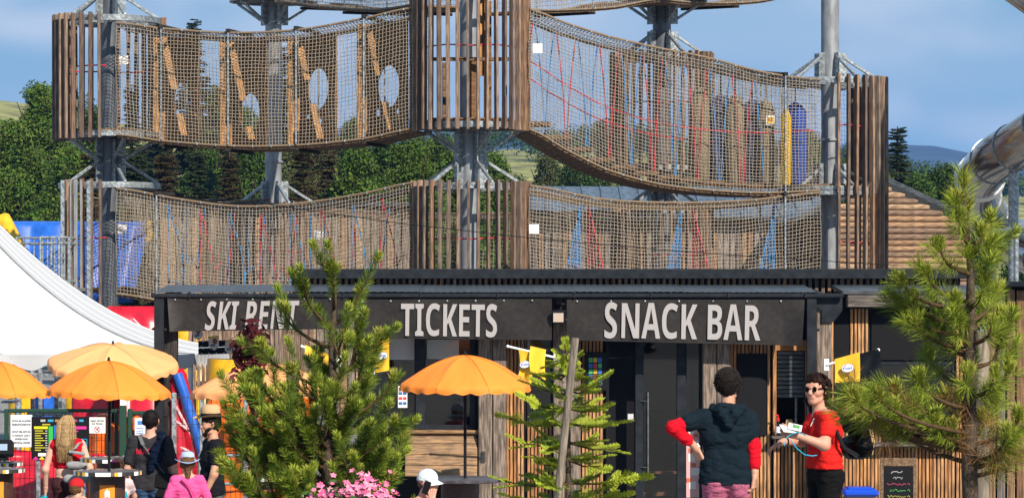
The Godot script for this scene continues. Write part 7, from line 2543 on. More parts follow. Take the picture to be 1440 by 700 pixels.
	# hair
	if o.has("hair_bones"):
		var hm := MB.new()
		hm.col = o.hair
		var hbones := []
		for q in o.hair_bones: hbones.append([j.head + hb * (q[0] * hs), j.head + hb * (q[1] * hs), q[2] * hs, q[3] * hs])
		skin(hm, hbones, o.get("hair_cell", hc), 0.012, o.get("hair_clip", []), o.get("hair_noise", 0.008), o.get("hair_freq", 30.0), 0.35)
		fix_winding(hm)
		part("hair", hm, M.hair, t)
	t.set_meta("joints", j)
	return t

func to_local_of(at: Vector3, yaw: float, px: float, py: float, d: float) -> Vector3:
	return Transform3D(Basis(Vector3.UP, yaw), at).affine_inverse() * P(px, py, d)

func short_hair(crown := 0.0) -> Array:
	return [[Vector3(0, 0.045, -0.022), Vector3(0, 0.052, 0.012), 0.088, 0.082], [Vector3(0, 0.01, -0.045), Vector3(0, 0.03, -0.03), 0.068, 0.075], [Vector3(0.05, 0.0, -0.03), Vector3(-0.05, 0.0, -0.03), 0.04, 0.04], [Vector3(0, -0.035, -0.05), Vector3(0, -0.01, -0.05), 0.045, 0.055]]

func hair_strands(t: Node3D, head: Vector3, hb: Basis, hs: float, n: int, col: Color, f: Callable) -> void:
	var m := MB.new()
	for i in n:
		var g := rng.randf_range(0.55, 1.7)
		m.col = Color(col.r * g, col.g * g, col.b * g)
		var path := []
		for p in f.call(i): path.append(head + hb * ((p as Vector3) * hs))
		var rads := []
		for k in path.size(): rads.append(lerpf(0.0032, 0.0014, float(k) / path.size()))
		m.tube(path, rads, 3, false)
	stuff(part("hair_strands", m, M.hair, t))

func strap(t: Node3D, called: String, pts: Array, w: float, m: Material, col: Color) -> void:
	var mb := MB.new()
	mb.col = col
	for i in pts.size() - 1: mb.bar(pts[i], pts[i + 1], w, 0.006)
	part(called, mb, m, t)

func build_people() -> void:
	# ---- woman in the hooded top, seen from behind
	var d := 11.3
	var at := P(1022, 0, d) * Vector3(1, 0, 1)
	var yaw := PI
	var L := func(px: float, py: float, dz: float) -> Vector3: return to_local_of(at, yaw, px, py, d + dz / K)
	var curls := []
	var rr := RandomNumberGenerator.new(); rr.seed = 12
	curls.append_array([[Vector3(0, 0.04, -0.02), Vector3(0, 0.045, 0.005), 0.088, 0.083], [Vector3(0, -0.02, -0.04), Vector3(0, 0.0, -0.03), 0.062, 0.075]])
	for k in 190:
		var v := Vector3(rr.randfn(), rr.randfn(), rr.randfn()).normalized()
		if v.z > 0.55 or v.y < -0.65: continue
		var p := Vector3(v.x * 0.08, 0.028 + v.y * 0.09, -0.02 + v.z * 0.088)
		curls.append([p, p + Vector3(rr.randfn(), rr.randfn(), rr.randfn()) * 0.012, rr.randf_range(0.007, 0.014), rr.randf_range(0.005, 0.01)])
	var w1 := person("woman with short curly hair, navy hooded top and red sleeves, hand on hip, from behind", at, yaw, {
		"H": 1.66, "fat": 1.05, "cell": 0.012, "head_cell": 0.006, "hand_cell": 0.0035, "skin": Color(0.5, 0.26, 0.18), "top": Color(0.01, 0.018, 0.024), "under": Color(0.62, 0.008, 0.02), "under_len": 0.62, "legs": Color(0.42, 0.12, 0.2),
		"hem": 0.502, "sleeve": 0.5, "collar": 0.012, "wrinkle": 0.011, "hair": Color(0.03, 0.023, 0.021), "hair_bones": curls, "hair_cell": 0.006, "hair_noise": 0.012, "hair_freq": 45.0, "turn": Basis(Vector3.UP, -0.25),
		"j": {"sL": L.call(989, 588, -0.01), "eL": L.call(946, 601, -0.1), "wL": L.call(979, 629, -0.02), "sR": L.call(1053, 589, 0.0), "eR": L.call(1061, 628, -0.03), "wR": L.call(1062, 668, -0.06), "head": Vector3(-0.015, 1.548, 0.02), "neck": Vector3(-0.008, 1.385, -0.01)},
		"handL": {"dir": Vector3(-0.35, -0.9, 0.1), "palm": Vector3(-0.75, 0.1, 0.6), "thumb": Vector3(0.4, 0.3, 0.9), "curl": [0.35, 0.3, 0.35, 0.5, 0.2]},
		"handR": {"dir": Vector3(0.1, -1, 0.12), "palm": Vector3(0.9, 0.1, 0.3), "thumb": Vector3(0.3, 0, 1), "curl": [0.9, 1.1, 1.2, 1.2, 0.5]}})
	hair_strands(w1, Vector3(-0.015, 1.548, 0.02), Basis(Vector3.UP, -0.25), 0.99, 620, Color(0.04, 0.031, 0.028), func(i):
		var v := Vector3(rr.randfn(), rr.randfn() + 0.15, rr.randfn() - 0.4).normalized()
		if v.z > 0.6: v.z = -v.z
		if v.y < -0.6: v.y = -v.y
		var p0 := Vector3(v.x * 0.082, 0.028 + v.y * 0.096, -0.02 + v.z * 0.092)
		var t1 := v.cross(Vector3(rr.randfn(), rr.randfn(), rr.randfn())).normalized() * 0.015
		var t2 := v.cross(t1).normalized() * 0.015
		return [p0, p0 + v * 0.007 + t1, p0 + v * 0.012 + t2, p0 + v * 0.015 - t1, p0 + v * 0.017 - t2 + Vector3(0, -0.004, 0)])
	# the hood lying on her shoulders
	var hm := MB.new(); hm.col = Color(0.0105, 0.019, 0.025)
	var nk := Vector3(-0.008, 1.4, 0)
	skin(hm, [[nk + Vector3(0.1, -0.02, -0.03), nk + Vector3(0.045, -0.05, -0.115), 0.04, 0.038], [nk + Vector3(-0.1, -0.02, -0.03), nk + Vector3(-0.045, -0.05, -0.115), 0.04, 0.038], [nk + Vector3(0.045, -0.05, -0.115), nk + Vector3(0, -0.13, -0.125), 0.04, 0.03], [nk + Vector3(-0.045, -0.05, -0.115), nk + Vector3(0, -0.13, -0.125), 0.04, 0.03], [nk + Vector3(0.1, -0.02, -0.03), nk + Vector3(0.075, -0.02, 0.06), 0.038, 0.03], [nk + Vector3(-0.1, -0.02, -0.03), nk + Vector3(-0.075, -0.02, 0.06), 0.038, 0.03], [nk + Vector3(-0.06, 0.005, -0.085), nk + Vector3(0.06, 0.005, -0.085), 0.026, 0.026]], 0.01, 0.02, [], 0.014, 14.0, 0.05)
	fix_winding(hm)
	part("hood", hm, M.cloth, w1)
	var wl := MB.new(); wl.col = Color(0.75, 0.75, 0.72)
	wl.tube([L.call(978, 626, 0.0), L.call(981, 631, -0.01)], 0.029, 14)
	part("wristband", wl, M.gloss, w1)

	# ---- woman in red with sunglasses and a backpack
	d = 11.5
	at = P(1160, 0, d) * Vector3(1, 0, 1)
	yaw = -1.22
	var curls2 := [[Vector3(0, 0.045, -0.022), Vector3(0, 0.05, 0.008), 0.087, 0.082], [Vector3(0, 0.0, -0.05), Vector3(0, 0.03, -0.03), 0.068, 0.078], [Vector3(0, -0.06, -0.05), Vector3(0, -0.16, -0.05), 0.06, 0.055]]
	curls2 = [[Vector3(0, 0.045, -0.022), Vector3(0, 0.05, 0.006), 0.086, 0.081], [Vector3(0, 0.0, -0.05), Vector3(0, 0.03, -0.03), 0.066, 0.077], [Vector3(0.05, 0.0, -0.02), Vector3(-0.05, 0.0, -0.02), 0.042, 0.042], [Vector3(0, -0.03, -0.09), Vector3(0.01, -0.09, -0.115), 0.045, 0.042], [Vector3(0.01, -0.09, -0.115), Vector3(0.0, -0.17, -0.1), 0.042, 0.02]]
	curls2.append([Vector3(0.045, -0.04, -0.06), Vector3(0.06, -0.15, -0.04), 0.05, 0.03]); curls2.append([Vector3(-0.045, -0.04, -0.06), Vector3(-0.06, -0.15, -0.04), 0.05, 0.03])
	for k in 60:
		var ang := rr.randf_range(-2.2, 2.2)
		var cp := Vector3(sin(ang) * 0.095, rr.randf_range(-0.13, 0.08), -0.03 - 0.06 * cos(ang))
		curls2.append([cp, cp + Vector3(rr.randfn(0, 0.012), -0.022, rr.randfn(0, 0.012)), rr.randf_range(0.008, 0.014), 0.007])
	for x in [-1, 1]: curls2.append([Vector3(x * 0.035, 0.1, 0.045), Vector3(x * 0.08, 0.03, 0.03), 0.014, 0.016])
	var w2 := person("woman in red T-shirt and sunglasses holding white tickets and pointing, beside the right canopy post", at, yaw, {
		"H": 1.67, "fat": 0.97, "bust": 1.0, "cell": 0.012, "head_cell": 0.005, "hand_cell": 0.0035, "skin": Color(0.5, 0.25, 0.17), "top": Color(0.68, 0.022, 0.016), "legs": Color(0.008, 0.008, 0.009),
		"hem": 0.555, "sleeve": 0.5, "collar": 0.0, "wrinkle": 0.011, "hair": Color(0.028, 0.012, 0.007), "hair_bones": curls2, "hair_cell": 0.006, "hair_noise": 0.007, "hair_freq": 30.0, "turn": Basis(Vector3.UP, 0.62),
		"j": {"eL": L_of(at, yaw, 1160, 626, d - 0.26 / K), "wL": L_of(at, yaw, 1124, 613, d - 0.3 / K), "eR": L_of(at, yaw, 1128, 620, d + 0.12 / K), "wR": L_of(at, yaw, 1101, 621, d - 0.08 / K), "head": L_of(at, yaw, 1149, 548, d), "neck": L_of(at, yaw, 1154, 578, d), "sL": L_of(at, yaw, 1167, 589, d - 0.17 / K), "sR": L_of(at, yaw, 1150, 587, d + 0.15 / K)},
		"handL": {"dir": Vector3(-0.15, 0.35, 0.9), "palm": Vector3(-0.8, 0.2, 0.2), "thumb": Vector3(-0.2, 0.9, 0.0), "curl": [0.9, 1.0, 1.05, 1.1, 0.6]},
		"handR": {"dir": Vector3(0.1, -0.42, 0.9), "palm": Vector3(0.3, -0.9, -0.3), "thumb": Vector3(0.9, 0.2, 0.1), "curl": [0.15, 0.6, 0.75, 0.8, 0.4]}})
	var j2: Dictionary = w2.get_meta("joints")
	var hb2 := Basis(Vector3.UP, 0.62)
	var sg := MB.new(); sg.col = Color(0.012, 0.01, 0.01)
	for x in [-1, 1]:
		sg.ball(j2.head + hb2 * Vector3(x * 0.034, 0.006, 0.094), Vector3(0.033, 0.021, 0.011), 14, 8)
		sg.bar(j2.head + hb2 * Vector3(x * 0.064, 0.012, 0.08), j2.head + hb2 * Vector3(x * 0.085, 0.012, 0.0), 0.006, 0.01)
	sg.bar(j2.head + hb2 * Vector3(-0.012, 0.01, 0.1), j2.head + hb2 * Vector3(0.012, 0.01, 0.1), 0.006, 0.006)
	part("sunglasses", sg, M.black_plastic, w2)
	var ring := MB.new(); ring.col = Color(0.8, 0.78, 0.76)
	var chest_p := L_of(at, yaw, 1137, 597, d - 0.1 / K)
	for k in 16:
		var a := TAU * k / 16; var b := TAU * (k + 1) / 16
		var q := func(g: float, r: float) -> Vector3:
			var x := cos(g) * r * 0.8 + 0.045; var y := sin(g) * r
			return Vector3(x, chest_p.y + y, 0.134 - absf(x - 0.06) * 0.6 - y * 0.35 - x * 0.12)
		ring.face(q.call(a, 0.032), q.call(b, 0.032), q.call(b, 0.02), q.call(a, 0.02), Vector3(0, 0, 1))
	ring.bar(Vector3(0.05, chest_p.y - 0.01, 0.137), Vector3(0.055, chest_p.y + 0.045, 0.11), 0.01, 0.004)
	part("shirt_emblem", ring, M.pure, w2)
	var bc := MB.new(); bc.col = Color(0.02, 0.015, 0.012)
	bc.tube([(j2.wR as Vector3).lerp(j2.eR, 0.1), (j2.wR as Vector3).lerp(j2.eR, 0.16)], 0.034, 14)
	part("bracelet", bc, M.gloss, w2)
	hair_strands(w2, j2.head, hb2, 1.0, 420, Color(0.03, 0.013, 0.008), func(i):
		var a := rr.randf_range(-1.5, 1.5); var up := rr.randf_range(0.0, 1.0)
		var p0 := Vector3(sin(a) * 0.083, 0.04 + 0.09 * sqrt(1 - pow(minf(absf(a) / 1.6, 1), 2)) * up, 0.05 * cos(a) * (1 - up * 0.4))
		var q := Vector3(rr.randfn(0, 0.02), rr.randf_range(-0.06, 0.02), -0.115)
		var m := (p0 + q) / 2; m = m.normalized() * rr.randf_range(0.096, 0.106) + Vector3(0, 0.012, -0.006)
		return [p0, p0.lerp(m, 0.6) * 1.05, m, m.lerp(q, 0.6), q, q + Vector3(rr.randfn(0, 0.02), rr.randf_range(-0.1, -0.02), rr.randfn(0, 0.015))])
	# tickets, lanyard, backpack are things she holds or wears
	var hand: Vector3 = w2.transform * ((j2.wL as Vector3) + Vector3(-0.02, 0.05, 0.1))
	var tk := thing("ticket_papers", "white tickets held by the woman with sunglasses", "tickets", P(1113, 603, 11.33), 0.0)
	var tm := MB.new(); tm.col = Color(0.75, 0.75, 0.76)
	tm.box(Vector3(-0.02, 0.0, 0), Vector3(0.11, 0.004, 0.1), Basis.from_euler(Vector3(0.5, 0.3, -0.12)))
	tm.box(Vector3(0.03, 0.012, -0.01), Vector3(0.1, 0.004, 0.09), Basis.from_euler(Vector3(0.45, -0.2, -0.25)))
	part("paper", tm, M.pure, tk)
	var tp := MB.new()
	tp.col = Color(0.1, 0.3, 0.08); tp.box(Vector3(0.04, 0.017, -0.01), Vector3(0.05, 0.003, 0.04), Basis.from_euler(Vector3(0.45, -0.2, -0.25)))
	part("print", tp, M.pure, tk)
	var ly := thing("lanyard", "turquoise lanyard hanging from the hand of the woman with sunglasses", "lanyard", P(1124, 612, 11.31), 0.0)
	var lm := MB.new(); lm.col = Color(0.01, 0.4, 0.6)
	var lp := []
	for k in 14: lp.append(Vector3(0.03 * cos(k * 0.45) - 0.012 * k + 0.02, -0.004 * k + 0.03 * sin(k * 0.45), 0.012 * sin(k * 0.9)))
	for k in 13: lm.bar(lp[k], lp[k + 1], 0.004, 0.016, 0.0, Vector3(0, 0.3, 1))
	var lp2 := [Vector3(-0.06, -0.03, 0.0), Vector3(-0.02, -0.09, 0.01), Vector3(0.04, -0.14, 0.01), Vector3(0.1, -0.15, 0.0), Vector3(0.13, -0.145, -0.01)]
	for k in 4: lm.bar(lp2[k], lp2[k + 1], 0.004, 0.016, 0.0, Vector3(0, 0.3, 1))
	part("band", lm, M.pure_matt, ly)
	var bp := thing("backpack", "black leather backpack with gold zips worn by the woman in red", "backpack", w2.transform * Vector3(0.03, 1.03, -0.24), yaw + 0.1)
	var bm := MB.new(); bm.col = Color(0.01, 0.01, 0.011)
	skin(bm, [[Vector3(-0.08, 0.05, 0), Vector3(0.08, 0.05, 0), 0.085, 0.085], [Vector3(-0.07, 0.22, 0.01), Vector3(0.07, 0.22, 0.01), 0.07, 0.07], [Vector3(-0.06, 0.05, -0.06), Vector3(0.06, 0.05, -0.06), 0.06, 0.06], [Vector3(-0.06, 0.16, -0.04), Vector3(0.06, 0.16, -0.04), 0.05, 0.05], [Vector3(-0.06, 0.28, 0.0), Vector3(0.06, 0.28, 0.0), 0.04, 0.04]], 0.012, 0.03, [], 0.016, 10.0, 0.1)
	fix_winding(bm)
	part("sack", bm, M.black_plastic, bp)
	var zp := MB.new(); zp.col = Color(0.5, 0.36, 0.14)
	for x in [0.105, 0.135]: zp.tube([Vector3(x, 0.0, -0.06), Vector3(x + 0.012, 0.1, -0.07), Vector3(x, 0.2, -0.05)], 0.004, 5)
	part("zip", zp, M.gloss, bp)
	for x in [-0.09, 0.1]:
		var sp := MB.new(); sp.col = Color(0.01, 0.01, 0.01)
		var pts := [Vector3(x, 0.27, 0.05), Vector3(x * 1.1, 0.34, 0.13), Vector3(x * 1.3, 0.33, 0.24), Vector3(x * 1.5, 0.2, 0.27), Vector3(x * 1.6, 0.06, 0.2), Vector3(x * 1.2, 0.0, 0.06)]
		sp.tube(pts, 0.016, 6)
		part("shoulder_strap", sp, M.gloss, bp)

	# ---- blonde woman at the price board
	d = 18.2
	at = P(94, 0, d) * Vector3(1, 0, 1) + Vector3(0, LOW, 0)
	yaw = PI - 0.1
	var long_hair := short_hair() + [[Vector3(0.0, 0.0, -0.06), Vector3(0, -0.2, -0.1), 0.085, 0.09], [Vector3(0.04, -0.1, -0.08), Vector3(0.05, -0.34, -0.1), 0.06, 0.045], [Vector3(-0.04, -0.1, -0.08), Vector3(-0.045, -0.38, -0.1), 0.06, 0.045], [Vector3(0.06, 0.0, -0.02), Vector3(0.075, -0.2, -0.03), 0.04, 0.04], [Vector3(-0.06, 0.0, -0.02), Vector3(-0.075, -0.2, -0.03), 0.04, 0.04]]
	var w3 := person("blonde long-haired woman in sleeveless red top reading the price board, seen from behind", at, yaw, {
		"H": 1.68, "cell": 0.016, "skin": Color(0.56, 0.33, 0.24), "top": Color(0.6, 0.008, 0.02), "legs": Color(0.055, 0.022, 0.022), "hem": 0.64, "sleeve": 0.0, "hair": Color(0.5, 0.33, 0.16), "hair_bones": long_hair, "hair_noise": 0.007, "hair_freq": 16.0,
		"j": {"eL": Vector3(0.25, 1.06, -0.05), "wL": Vector3(0.27, 0.82, 0.04), "eR": Vector3(-0.27, 1.08, -0.03), "wR": Vector3(-0.3, 0.88, 0.1)}})
	hair_strands(w3, (w3.get_meta("joints").head), Basis.IDENTITY, 1.0, 700, Color(0.5, 0.33, 0.16), func(i):
		var a := rr.randf_range(-2.0, 2.0)
		var p0 := Vector3(sin(a) * 0.05, 0.13, -0.02 - 0.06 * cos(a))
		var w := sin(a) * rr.randf_range(0.075, 0.115)
		var l := rr.randf_range(-0.42, -0.25)
		return [p0, Vector3(w * 0.95, 0.05, -0.02 - 0.1 * cos(a * 0.5)), Vector3(w, -0.08, -0.03 - 0.125 * cos(a * 0.5)), Vector3(w * 0.9 + rr.randfn(0, 0.012), -0.22, -0.04 - 0.135 * cos(a * 0.5)), Vector3(w * 0.6 + rr.randfn(0, 0.016), l, -0.15 + rr.randfn(0, 0.01))])
	var tb := thing("tote_bag", "grey cloth tote bag on the blonde woman's right shoulder", "bag", w3.transform * Vector3(-0.15, 1.12, -0.17), yaw)
	var bgm := MB.new(); bgm.col = Color(0.3, 0.3, 0.31)
	skin(bgm, [[Vector3(-0.11, -0.16, 0), Vector3(0.11, -0.16, 0), 0.05, 0.05, Vector3(1, 1, 0.8)], [Vector3(-0.08, 0.13, 0), Vector3(0.08, 0.15, 0), 0.02, 0.02], [Vector3(-0.08, 0.0, 0), Vector3(0.08, 0.0, 0), 0.045, 0.045]], 0.012, 0.09, [], 0.006, 9.0, 0.06)
	fix_winding(bgm)
	part("sack", bgm, M.cloth, tb)
	strap(tb, "handle", [Vector3(0.05, 0.15, -0.01), Vector3(0.02, 0.19, -0.01), Vector3(-0.01, 0.25, 0.06), Vector3(-0.02, 0.27, 0.16), Vector3(-0.02, 0.2, 0.26)], 0.035, M.cloth, Color(0.32, 0.32, 0.33))
	var tw := thing("blue_bundle", "small turquoise bundle in the blonde woman's left hand", "bag", w3.transform * Vector3(0.28, 0.7, 0.06), 0)
	var twm := MB.new(); twm.col = Color(0.02, 0.35, 0.45)
	skin(twm, [[Vector3(0, 0.05, 0), Vector3(-0.02, 0, 0), 0.03, 0.05], [Vector3(0.03, -0.04, 0), Vector3(0.04, -0.08, 0), 0.03, 0.02]], 0.012, 0.02, [], 0.02, 20.0, 0.2)
	fix_winding(twm)
	part("bundle", twm, M.cloth, tw)
	# ---- child in a red cap
	d = 15.9
	at = P(107, 0, d) * Vector3(1, 0, 1) + Vector3(0, LOW, 0)
	var c1 := person("small child in a red and blue cap in front of the badge table", at, PI - 0.5, {"H": 0.97, "head": 1.36, "hands": 0.9, "cell": 0.015, "top": Color(0.3, 0.05, 0.06), "legs": Color(0.05, 0.08, 0.18), "hair": Color(0.2, 0.1, 0.05), "hair_bones": short_hair(), "j": {"head": Vector3(0, 0.885, 0.0), "neck": Vector3(0, 0.785, 0)}})
	cap(c1, Vector3(0, 0.885, 0), 0.97 / 1.68 * 1.36, Color(0.55, 0.02, 0.025), Color(0.03, 0.05, 0.25), 0.0)
	# ---- girl with a turquoise backpack
	d = 17.3
	at = P(164, 0, d) * Vector3(1, 0, 1) + Vector3(0, LOW, 0)
	var g1 := person("girl with brown ponytail and white top reaching for the badge table", at, PI + 0.25, {"H": 1.24, "head": 1.2, "cell": 0.015, "top": Color(0.66, 0.5, 0.52), "legs": Color(0.12, 0.12, 0.2), "hair": Color(0.1, 0.05, 0.028), "sleeve": 0.5, "hair_bones": short_hair() + [[Vector3(0, -0.03, -0.08), Vector3(0.0, -0.26, -0.1), 0.06, 0.035]], "hair_noise": 0.02,
		"j": {"eR": Vector3(-0.2, 0.84, 0.1), "wR": Vector3(-0.18, 0.98, 0.24), "eL": Vector3(0.18, 0.82, 0.02)}})
	var hbow := MB.new(); hbow.col = Color(0.6, 0.04, 0.2)
	hbow.ball(Vector3(0.03, 1.24, -0.06), Vector3(0.04, 0.015, 0.03), 8, 6)
	part("hair_clip", hbow, M.gloss, g1)
	var gb := thing("child_backpack", "small turquoise backpack on the girl at the badge table", "backpack", g1.transform * Vector3(0, 0.78, -0.13), PI + 0.25)
	var gbm := MB.new(); gbm.col = Color(0.03, 0.4, 0.5)
	skin(gbm, [[Vector3(-0.05, -0.06, 0), Vector3(0.05, -0.06, 0), 0.07, 0.07], [Vector3(-0.04, 0.09, 0), Vector3(0.04, 0.09, 0), 0.06, 0.06]], 0.014, 0.03, [], 0.01)
	fix_winding(gbm)
	part("sack", gbm, M.cloth, gb)
	# ---- man in black with a shoulder bag
	d = 17.6
	at = P(211, 0, d) * Vector3(1, 0, 1) + Vector3(0, LOW, 0)
	yaw = PI - 0.12
	var m1 := person("man in black T-shirt and jeans with a grey bag strap across his back", at, yaw, {"H": 1.79, "fat": 1.14, "cell": 0.016, "skin": Color(0.5, 0.27, 0.19), "top": Color(0.036, 0.034, 0.038), "legs": Color(0.045, 0.085, 0.17), "hem": 0.5, "sleeve": 0.62, "hair": Color(0.018, 0.014, 0.012), "hair_bones": short_hair(), "hair_noise": 0.004,
		"j": {"eL": Vector3(0.27, 1.1, -0.03), "wL": Vector3(0.27, 0.84, 0.06), "eR": Vector3(-0.28, 1.1, -0.03), "wR": Vector3(-0.26, 0.86, 0.06)}})
	var o := letters("shirt_lettering", "MAI", 0.06, 1.0, M.inflatable_red, m1, Vector3(0.06, 1.335, -0.128))
	o.basis = Basis(Vector3.UP, PI) * Basis.from_scale(Vector3(1, 1, 0.6))
	var cg := MB.new(); cg.col = Color(0.006, 0.011, 0.025)
	skin(cg, [[Vector3(-0.14, 1.5, -0.03), Vector3(-0.08, 1.33, -0.14), 0.05, 0.05], [Vector3(-0.08, 1.33, -0.14), Vector3(-0.04, 1.13, -0.15), 0.055, 0.035], [Vector3(-0.15, 1.45, -0.08), Vector3(-0.13, 1.2, -0.15), 0.05, 0.03], [Vector3(-0.12, 1.5, -0.02), Vector3(-0.13, 1.4, 0.12), 0.045, 0.03]], 0.013, 0.03, [], 0.03, 18.0, 0.1)
	fix_winding(cg)
	single("draped_cardigan", cg, M.cloth, "dark navy cardigan slung over the shoulder of the man in black", "cardigan").transform = m1.transform
	var sb := thing("shoulder_bag", "black shoulder bag on a grey strap at the hip of the man in black", "bag", m1.transform * Vector3(-0.2, 0.94, -0.08), yaw)
	var sbm := MB.new(); sbm.col = Color(0.012, 0.012, 0.014)
	sbm.box(Vector3(0, 0, 0), Vector3(0.24, 0.3, 0.1), Basis(Vector3(0, 0, 1), 0.15), 0.03)
	sbm.box(Vector3(0, 0.06, -0.055), Vector3(0.23, 0.16, 0.02), Basis(Vector3(0, 0, 1), 0.15), 0.008)
	part("pouch", sbm, M.cloth, sb)
	strap(sb, "strap", [Vector3(0.02, 0.15, -0.03), Vector3(0.14, 0.33, -0.085), Vector3(0.25, 0.47, -0.075), Vector3(0.31, 0.57, 0.0), Vector3(0.3, 0.58, 0.1)], 0.045, M.cloth, Color(0.13, 0.13, 0.14))
	# ---- child in pink with blue hat
	d = 15.9
	at = P(263, 0, d) * Vector3(1, 0, 1) + Vector3(0, LOW, 0)
	var c2 := person("child in bright pink top and pale blue sun hat, seen from behind", at, PI + 0.15, {"H": 1.22, "head": 1.22, "fat": 1.05, "cell": 0.015, "top": Color(0.8, 0.1, 0.3), "legs": Color(0.1, 0.1, 0.2), "hair": Color(0.2, 0.1, 0.045), "sleeve": 0.8, "hair_bones": short_hair() + [[Vector3(0, -0.05, -0.06), Vector3(0.0, -0.14, -0.07), 0.04, 0.03]],
		"j": {"eL": Vector3(0.22, 0.76, -0.04), "eR": Vector3(-0.22, 0.76, -0.04)}})
	brim_hat(c2, Vector3(0, 1.15, 0.0), 0.8, Color(0.4, 0.54, 0.76), Color(0.4, 0.5, 0.62))
	strap(c2, "crossed_strap", [Vector3(0.07, 0.99, -0.09), Vector3(-0.02, 0.9, -0.115), Vector3(-0.1, 0.76, -0.11)], 0.02, M.cloth, Color(0.5, 0.03, 0.15))
	# ---- man in the straw hat
	d = 16.2
	at = P(297, 0, d) * Vector3(1, 0, 1) + Vector3(0, LOW, 0)
	yaw = -1.25
	var m2 := person("bearded man in a straw hat and black T-shirt standing in profile by the left pine", at, yaw, {"H": 1.7, "fat": 1.08, "cell": 0.016, "skin": Color(0.48, 0.25, 0.16), "top": Color(0.014, 0.014, 0.016), "legs": Color(0.12, 0.11, 0.1), "hem": 0.5, "sleeve": 0.55, "hair": Color(0.03, 0.02, 0.014), "hair_bones": short_hair() + [[Vector3(0, -0.085, 0.055), Vector3(0, -0.1, 0.06), 0.032, 0.028], [Vector3(0.05, -0.04, 0.03), Vector3(0.02, -0.085, 0.06), 0.024, 0.022], [Vector3(-0.05, -0.04, 0.03), Vector3(-0.02, -0.085, 0.06), 0.024, 0.022], [Vector3(-0.015, -0.043, 0.085), Vector3(0.015, -0.043, 0.085), 0.009, 0.009]],
		"j": {"eL": Vector3(0.24, 1.08, 0.03), "wL": Vector3(0.2, 0.86, 0.12)}})
	brim_hat(m2, Vector3(0, 1.63, 0.01), 1.05, Color(0.55, 0.38, 0.2), Color(0.02, 0.018, 0.016))
	# ---- seated man with white cap on the phone
	d = 15.9
	at = P(594, 0, d) * Vector3(1, 0, 1)
	at.y = ground_y(at.x, at.z)
	yaw = 1.15
	var sit := {}
	var drop := -0.66
	var sk0 := skeleton(1.74)
	for k in ["pelvis", "waist", "chest", "neck", "head", "sL", "sR", "hL", "hR"]: sit[k] = (sk0[k] as Vector3) + Vector3(0, drop, 0)
	sit["neck"] += Vector3(0, 0, 0.02); sit["head"] += Vector3(0, -0.01, 0.05)
	for s in [["L", 1.0], ["R", -1.0]]:
		sit["k" + s[0]] = Vector3(0.13 * s[1], 0.44, 0.4); sit["a" + s[0]] = Vector3(0.12 * s[1], 0.08, 0.42); sit["t" + s[0]] = Vector3(0.13 * s[1], 0.03, 0.6)
	sit["eR"] = Vector3(-0.28, 0.585, 0.2); sit["wR"] = Vector3(-0.13, 0.775, 0.17); sit["eL"] = Vector3(0.28, 0.5, 0.1); sit["wL"] = Vector3(0.15, 0.5, 0.34)
	var m3 := person("seated man in a white cap and red shirt holding a phone to his ear", at, yaw, {"H": 1.74, "cell": 0.015, "skin": Color(0.52, 0.27, 0.19), "top": Color(0.55, 0.01, 0.025), "legs": Color(0.1, 0.1, 0.12), "hem": 0.14, "sleeve": 0.6, "hair": Color(0.16, 0.13, 0.11), "hair_bones": [[Vector3(0, 0.0, -0.045), Vector3(0, 0.03, -0.03), 0.062, 0.07]], "hair_noise": 0.004, "j": sit,
		"handR": {"dir": Vector3(0.3, 0.9, -0.15), "palm": Vector3(0.9, -0.2, -0.1), "thumb": Vector3(0.1, 0.1, -1), "curl": [0.8, 0.85, 0.9, 0.95, 0.5]}})
	cap(m3, sit["head"], 1.74 / 1.68, Color(0.66, 0.72, 0.76), Color(0.66, 0.72, 0.76), 0.0)
	var ph := thing("phone", "black phone held to the ear of the man in the white cap", "phone", m3.transform * (sit["head"] + Vector3(-0.103, -0.035, 0.035)), yaw)
	var phm := MB.new(); phm.box(Vector3.ZERO, Vector3(0.012, 0.14, 0.07), Basis.from_euler(Vector3(0.35, 0.1, 0.1)), 0.004)
	part("case", phm, M.black_plastic, ph)
	var sc := MB.new(); sc.box(Vector3(0.0065, 0, 0), Vector3(0.002, 0.125, 0.06), Basis.from_euler(Vector3(0.35, 0.1, 0.1)))
	part("screen", sc, M.gloss, ph)
	var st := thing("stool", "plain dark stool under the man in the white cap", "stool", at, yaw)
	var stm := MB.new(); stm.box(Vector3(0, 0.16, 0), Vector3(0.4, 0.04, 0.4), Basis.IDENTITY, 0.01)
	part("seat", stm, M.counter_wood, st)
	for x in [-0.17, 0.17]:
		for z in [-0.17, 0.17]:
			var lg := MB.new(); lg.tube([Vector3(x, 0.0, z), Vector3(x * 0.9, 0.14, z * 0.9)], 0.016, 8)
			part("leg", lg, M.black_plastic, st)

func L_of(at: Vector3, yaw: float, px: float, py: float, d: float) -> Vector3:
	return to_local_of(at, yaw, px, py, d)

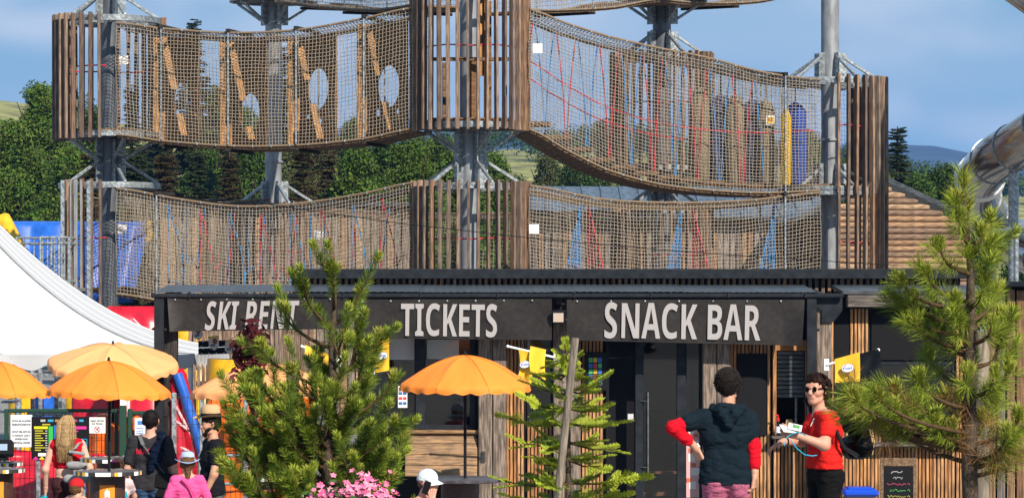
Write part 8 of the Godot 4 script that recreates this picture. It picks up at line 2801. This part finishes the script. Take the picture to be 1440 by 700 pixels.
func cap(t: Node3D, head: Vector3, s: float, crown: Color, peak: Color, turn: float) -> void:
	var m := MB.new()
	m.col = crown
	skin(m, [[head + Vector3(0, 0.045, -0.018) * s, head + Vector3(0, 0.05, 0.01) * s, 0.094 * s, 0.09 * s], [head + Vector3(0, 0.055, -0.01) * s, head + Vector3(0, 0.06, 0.0) * s, 0.085 * s, 0.085 * s]], 0.008, 0.02, [Plane(Vector3(0, -1, -0.12).normalized(), -(head.y + 0.03 * s) / 1.007)], 0.004, 20.0, 0.05)
	fix_winding(m)
	part("cap_crown", m, M.cloth, t)
	var p := MB.new()
	p.col = peak
	p.grid(func(u, v):
		var a := lerpf(-1.15, 1.15, u)
		var r := lerpf(0.088, 0.165, v)
		return head + Vector3(sin(a) * lerpf(0.088, 0.1, v), 0.032 - 0.03 * v - 0.02 * absf(sin(a)) * v, cos(a) * r + 0.0) * s, 16, 5, 0.006)
	part("cap_peak", p, M.cloth, t)

func brim_hat(t: Node3D, head: Vector3, s: float, straw: Color, band: Color) -> void:
	var m := MB.new()
	m.col = straw
	m.lathe([Vector2(0.175, 0.055), Vector2(0.15, 0.045), Vector2(0.1, 0.05), Vector2(0.097, 0.1), Vector2(0.09, 0.15), Vector2(0.06, 0.172), Vector2(0.03, 0.165), Vector2(0.0, 0.16)].map(func(q): return q * s), head + Vector3(0, -0.02, 0), 26, 0.5)
	var n := m.v.size()
	for i in n:   # dips fore and aft, lifted at the sides
		var p := m.v[i] - head
		var r := Vector2(p.x, p.z).length()
		if r > 0.11 * s: m.v[i].y += (absf(p.x) - absf(p.z)) * 0.16
		m.v[i].x = head.x + p.x * 0.92
	part("hat", m, M.cloth, t)
	var b := MB.new()
	b.col = band
	b.lathe([Vector2(0.1025 * s, 0.053 * s), Vector2(0.1005 * s, 0.085 * s)], head + Vector3(0, -0.02, 0), 26)
	part("hat_band", b, M.cloth, t)

func _ready() -> void:
	rng.seed = 2024
	setup_view()
	make_materials()
	var t0 := Time.get_ticks_msec()
	build_land()
	build_course()
	build_far_buildings()
	build_snack_bar()
	build_canopy()
	print("structure ", Time.get_ticks_msec() - t0)
	build_plaza()
	build_trees()
	build_pines()
	print("plants ", Time.get_ticks_msec() - t0)
	build_people()
	print("people ", Time.get_ticks_msec() - t0)
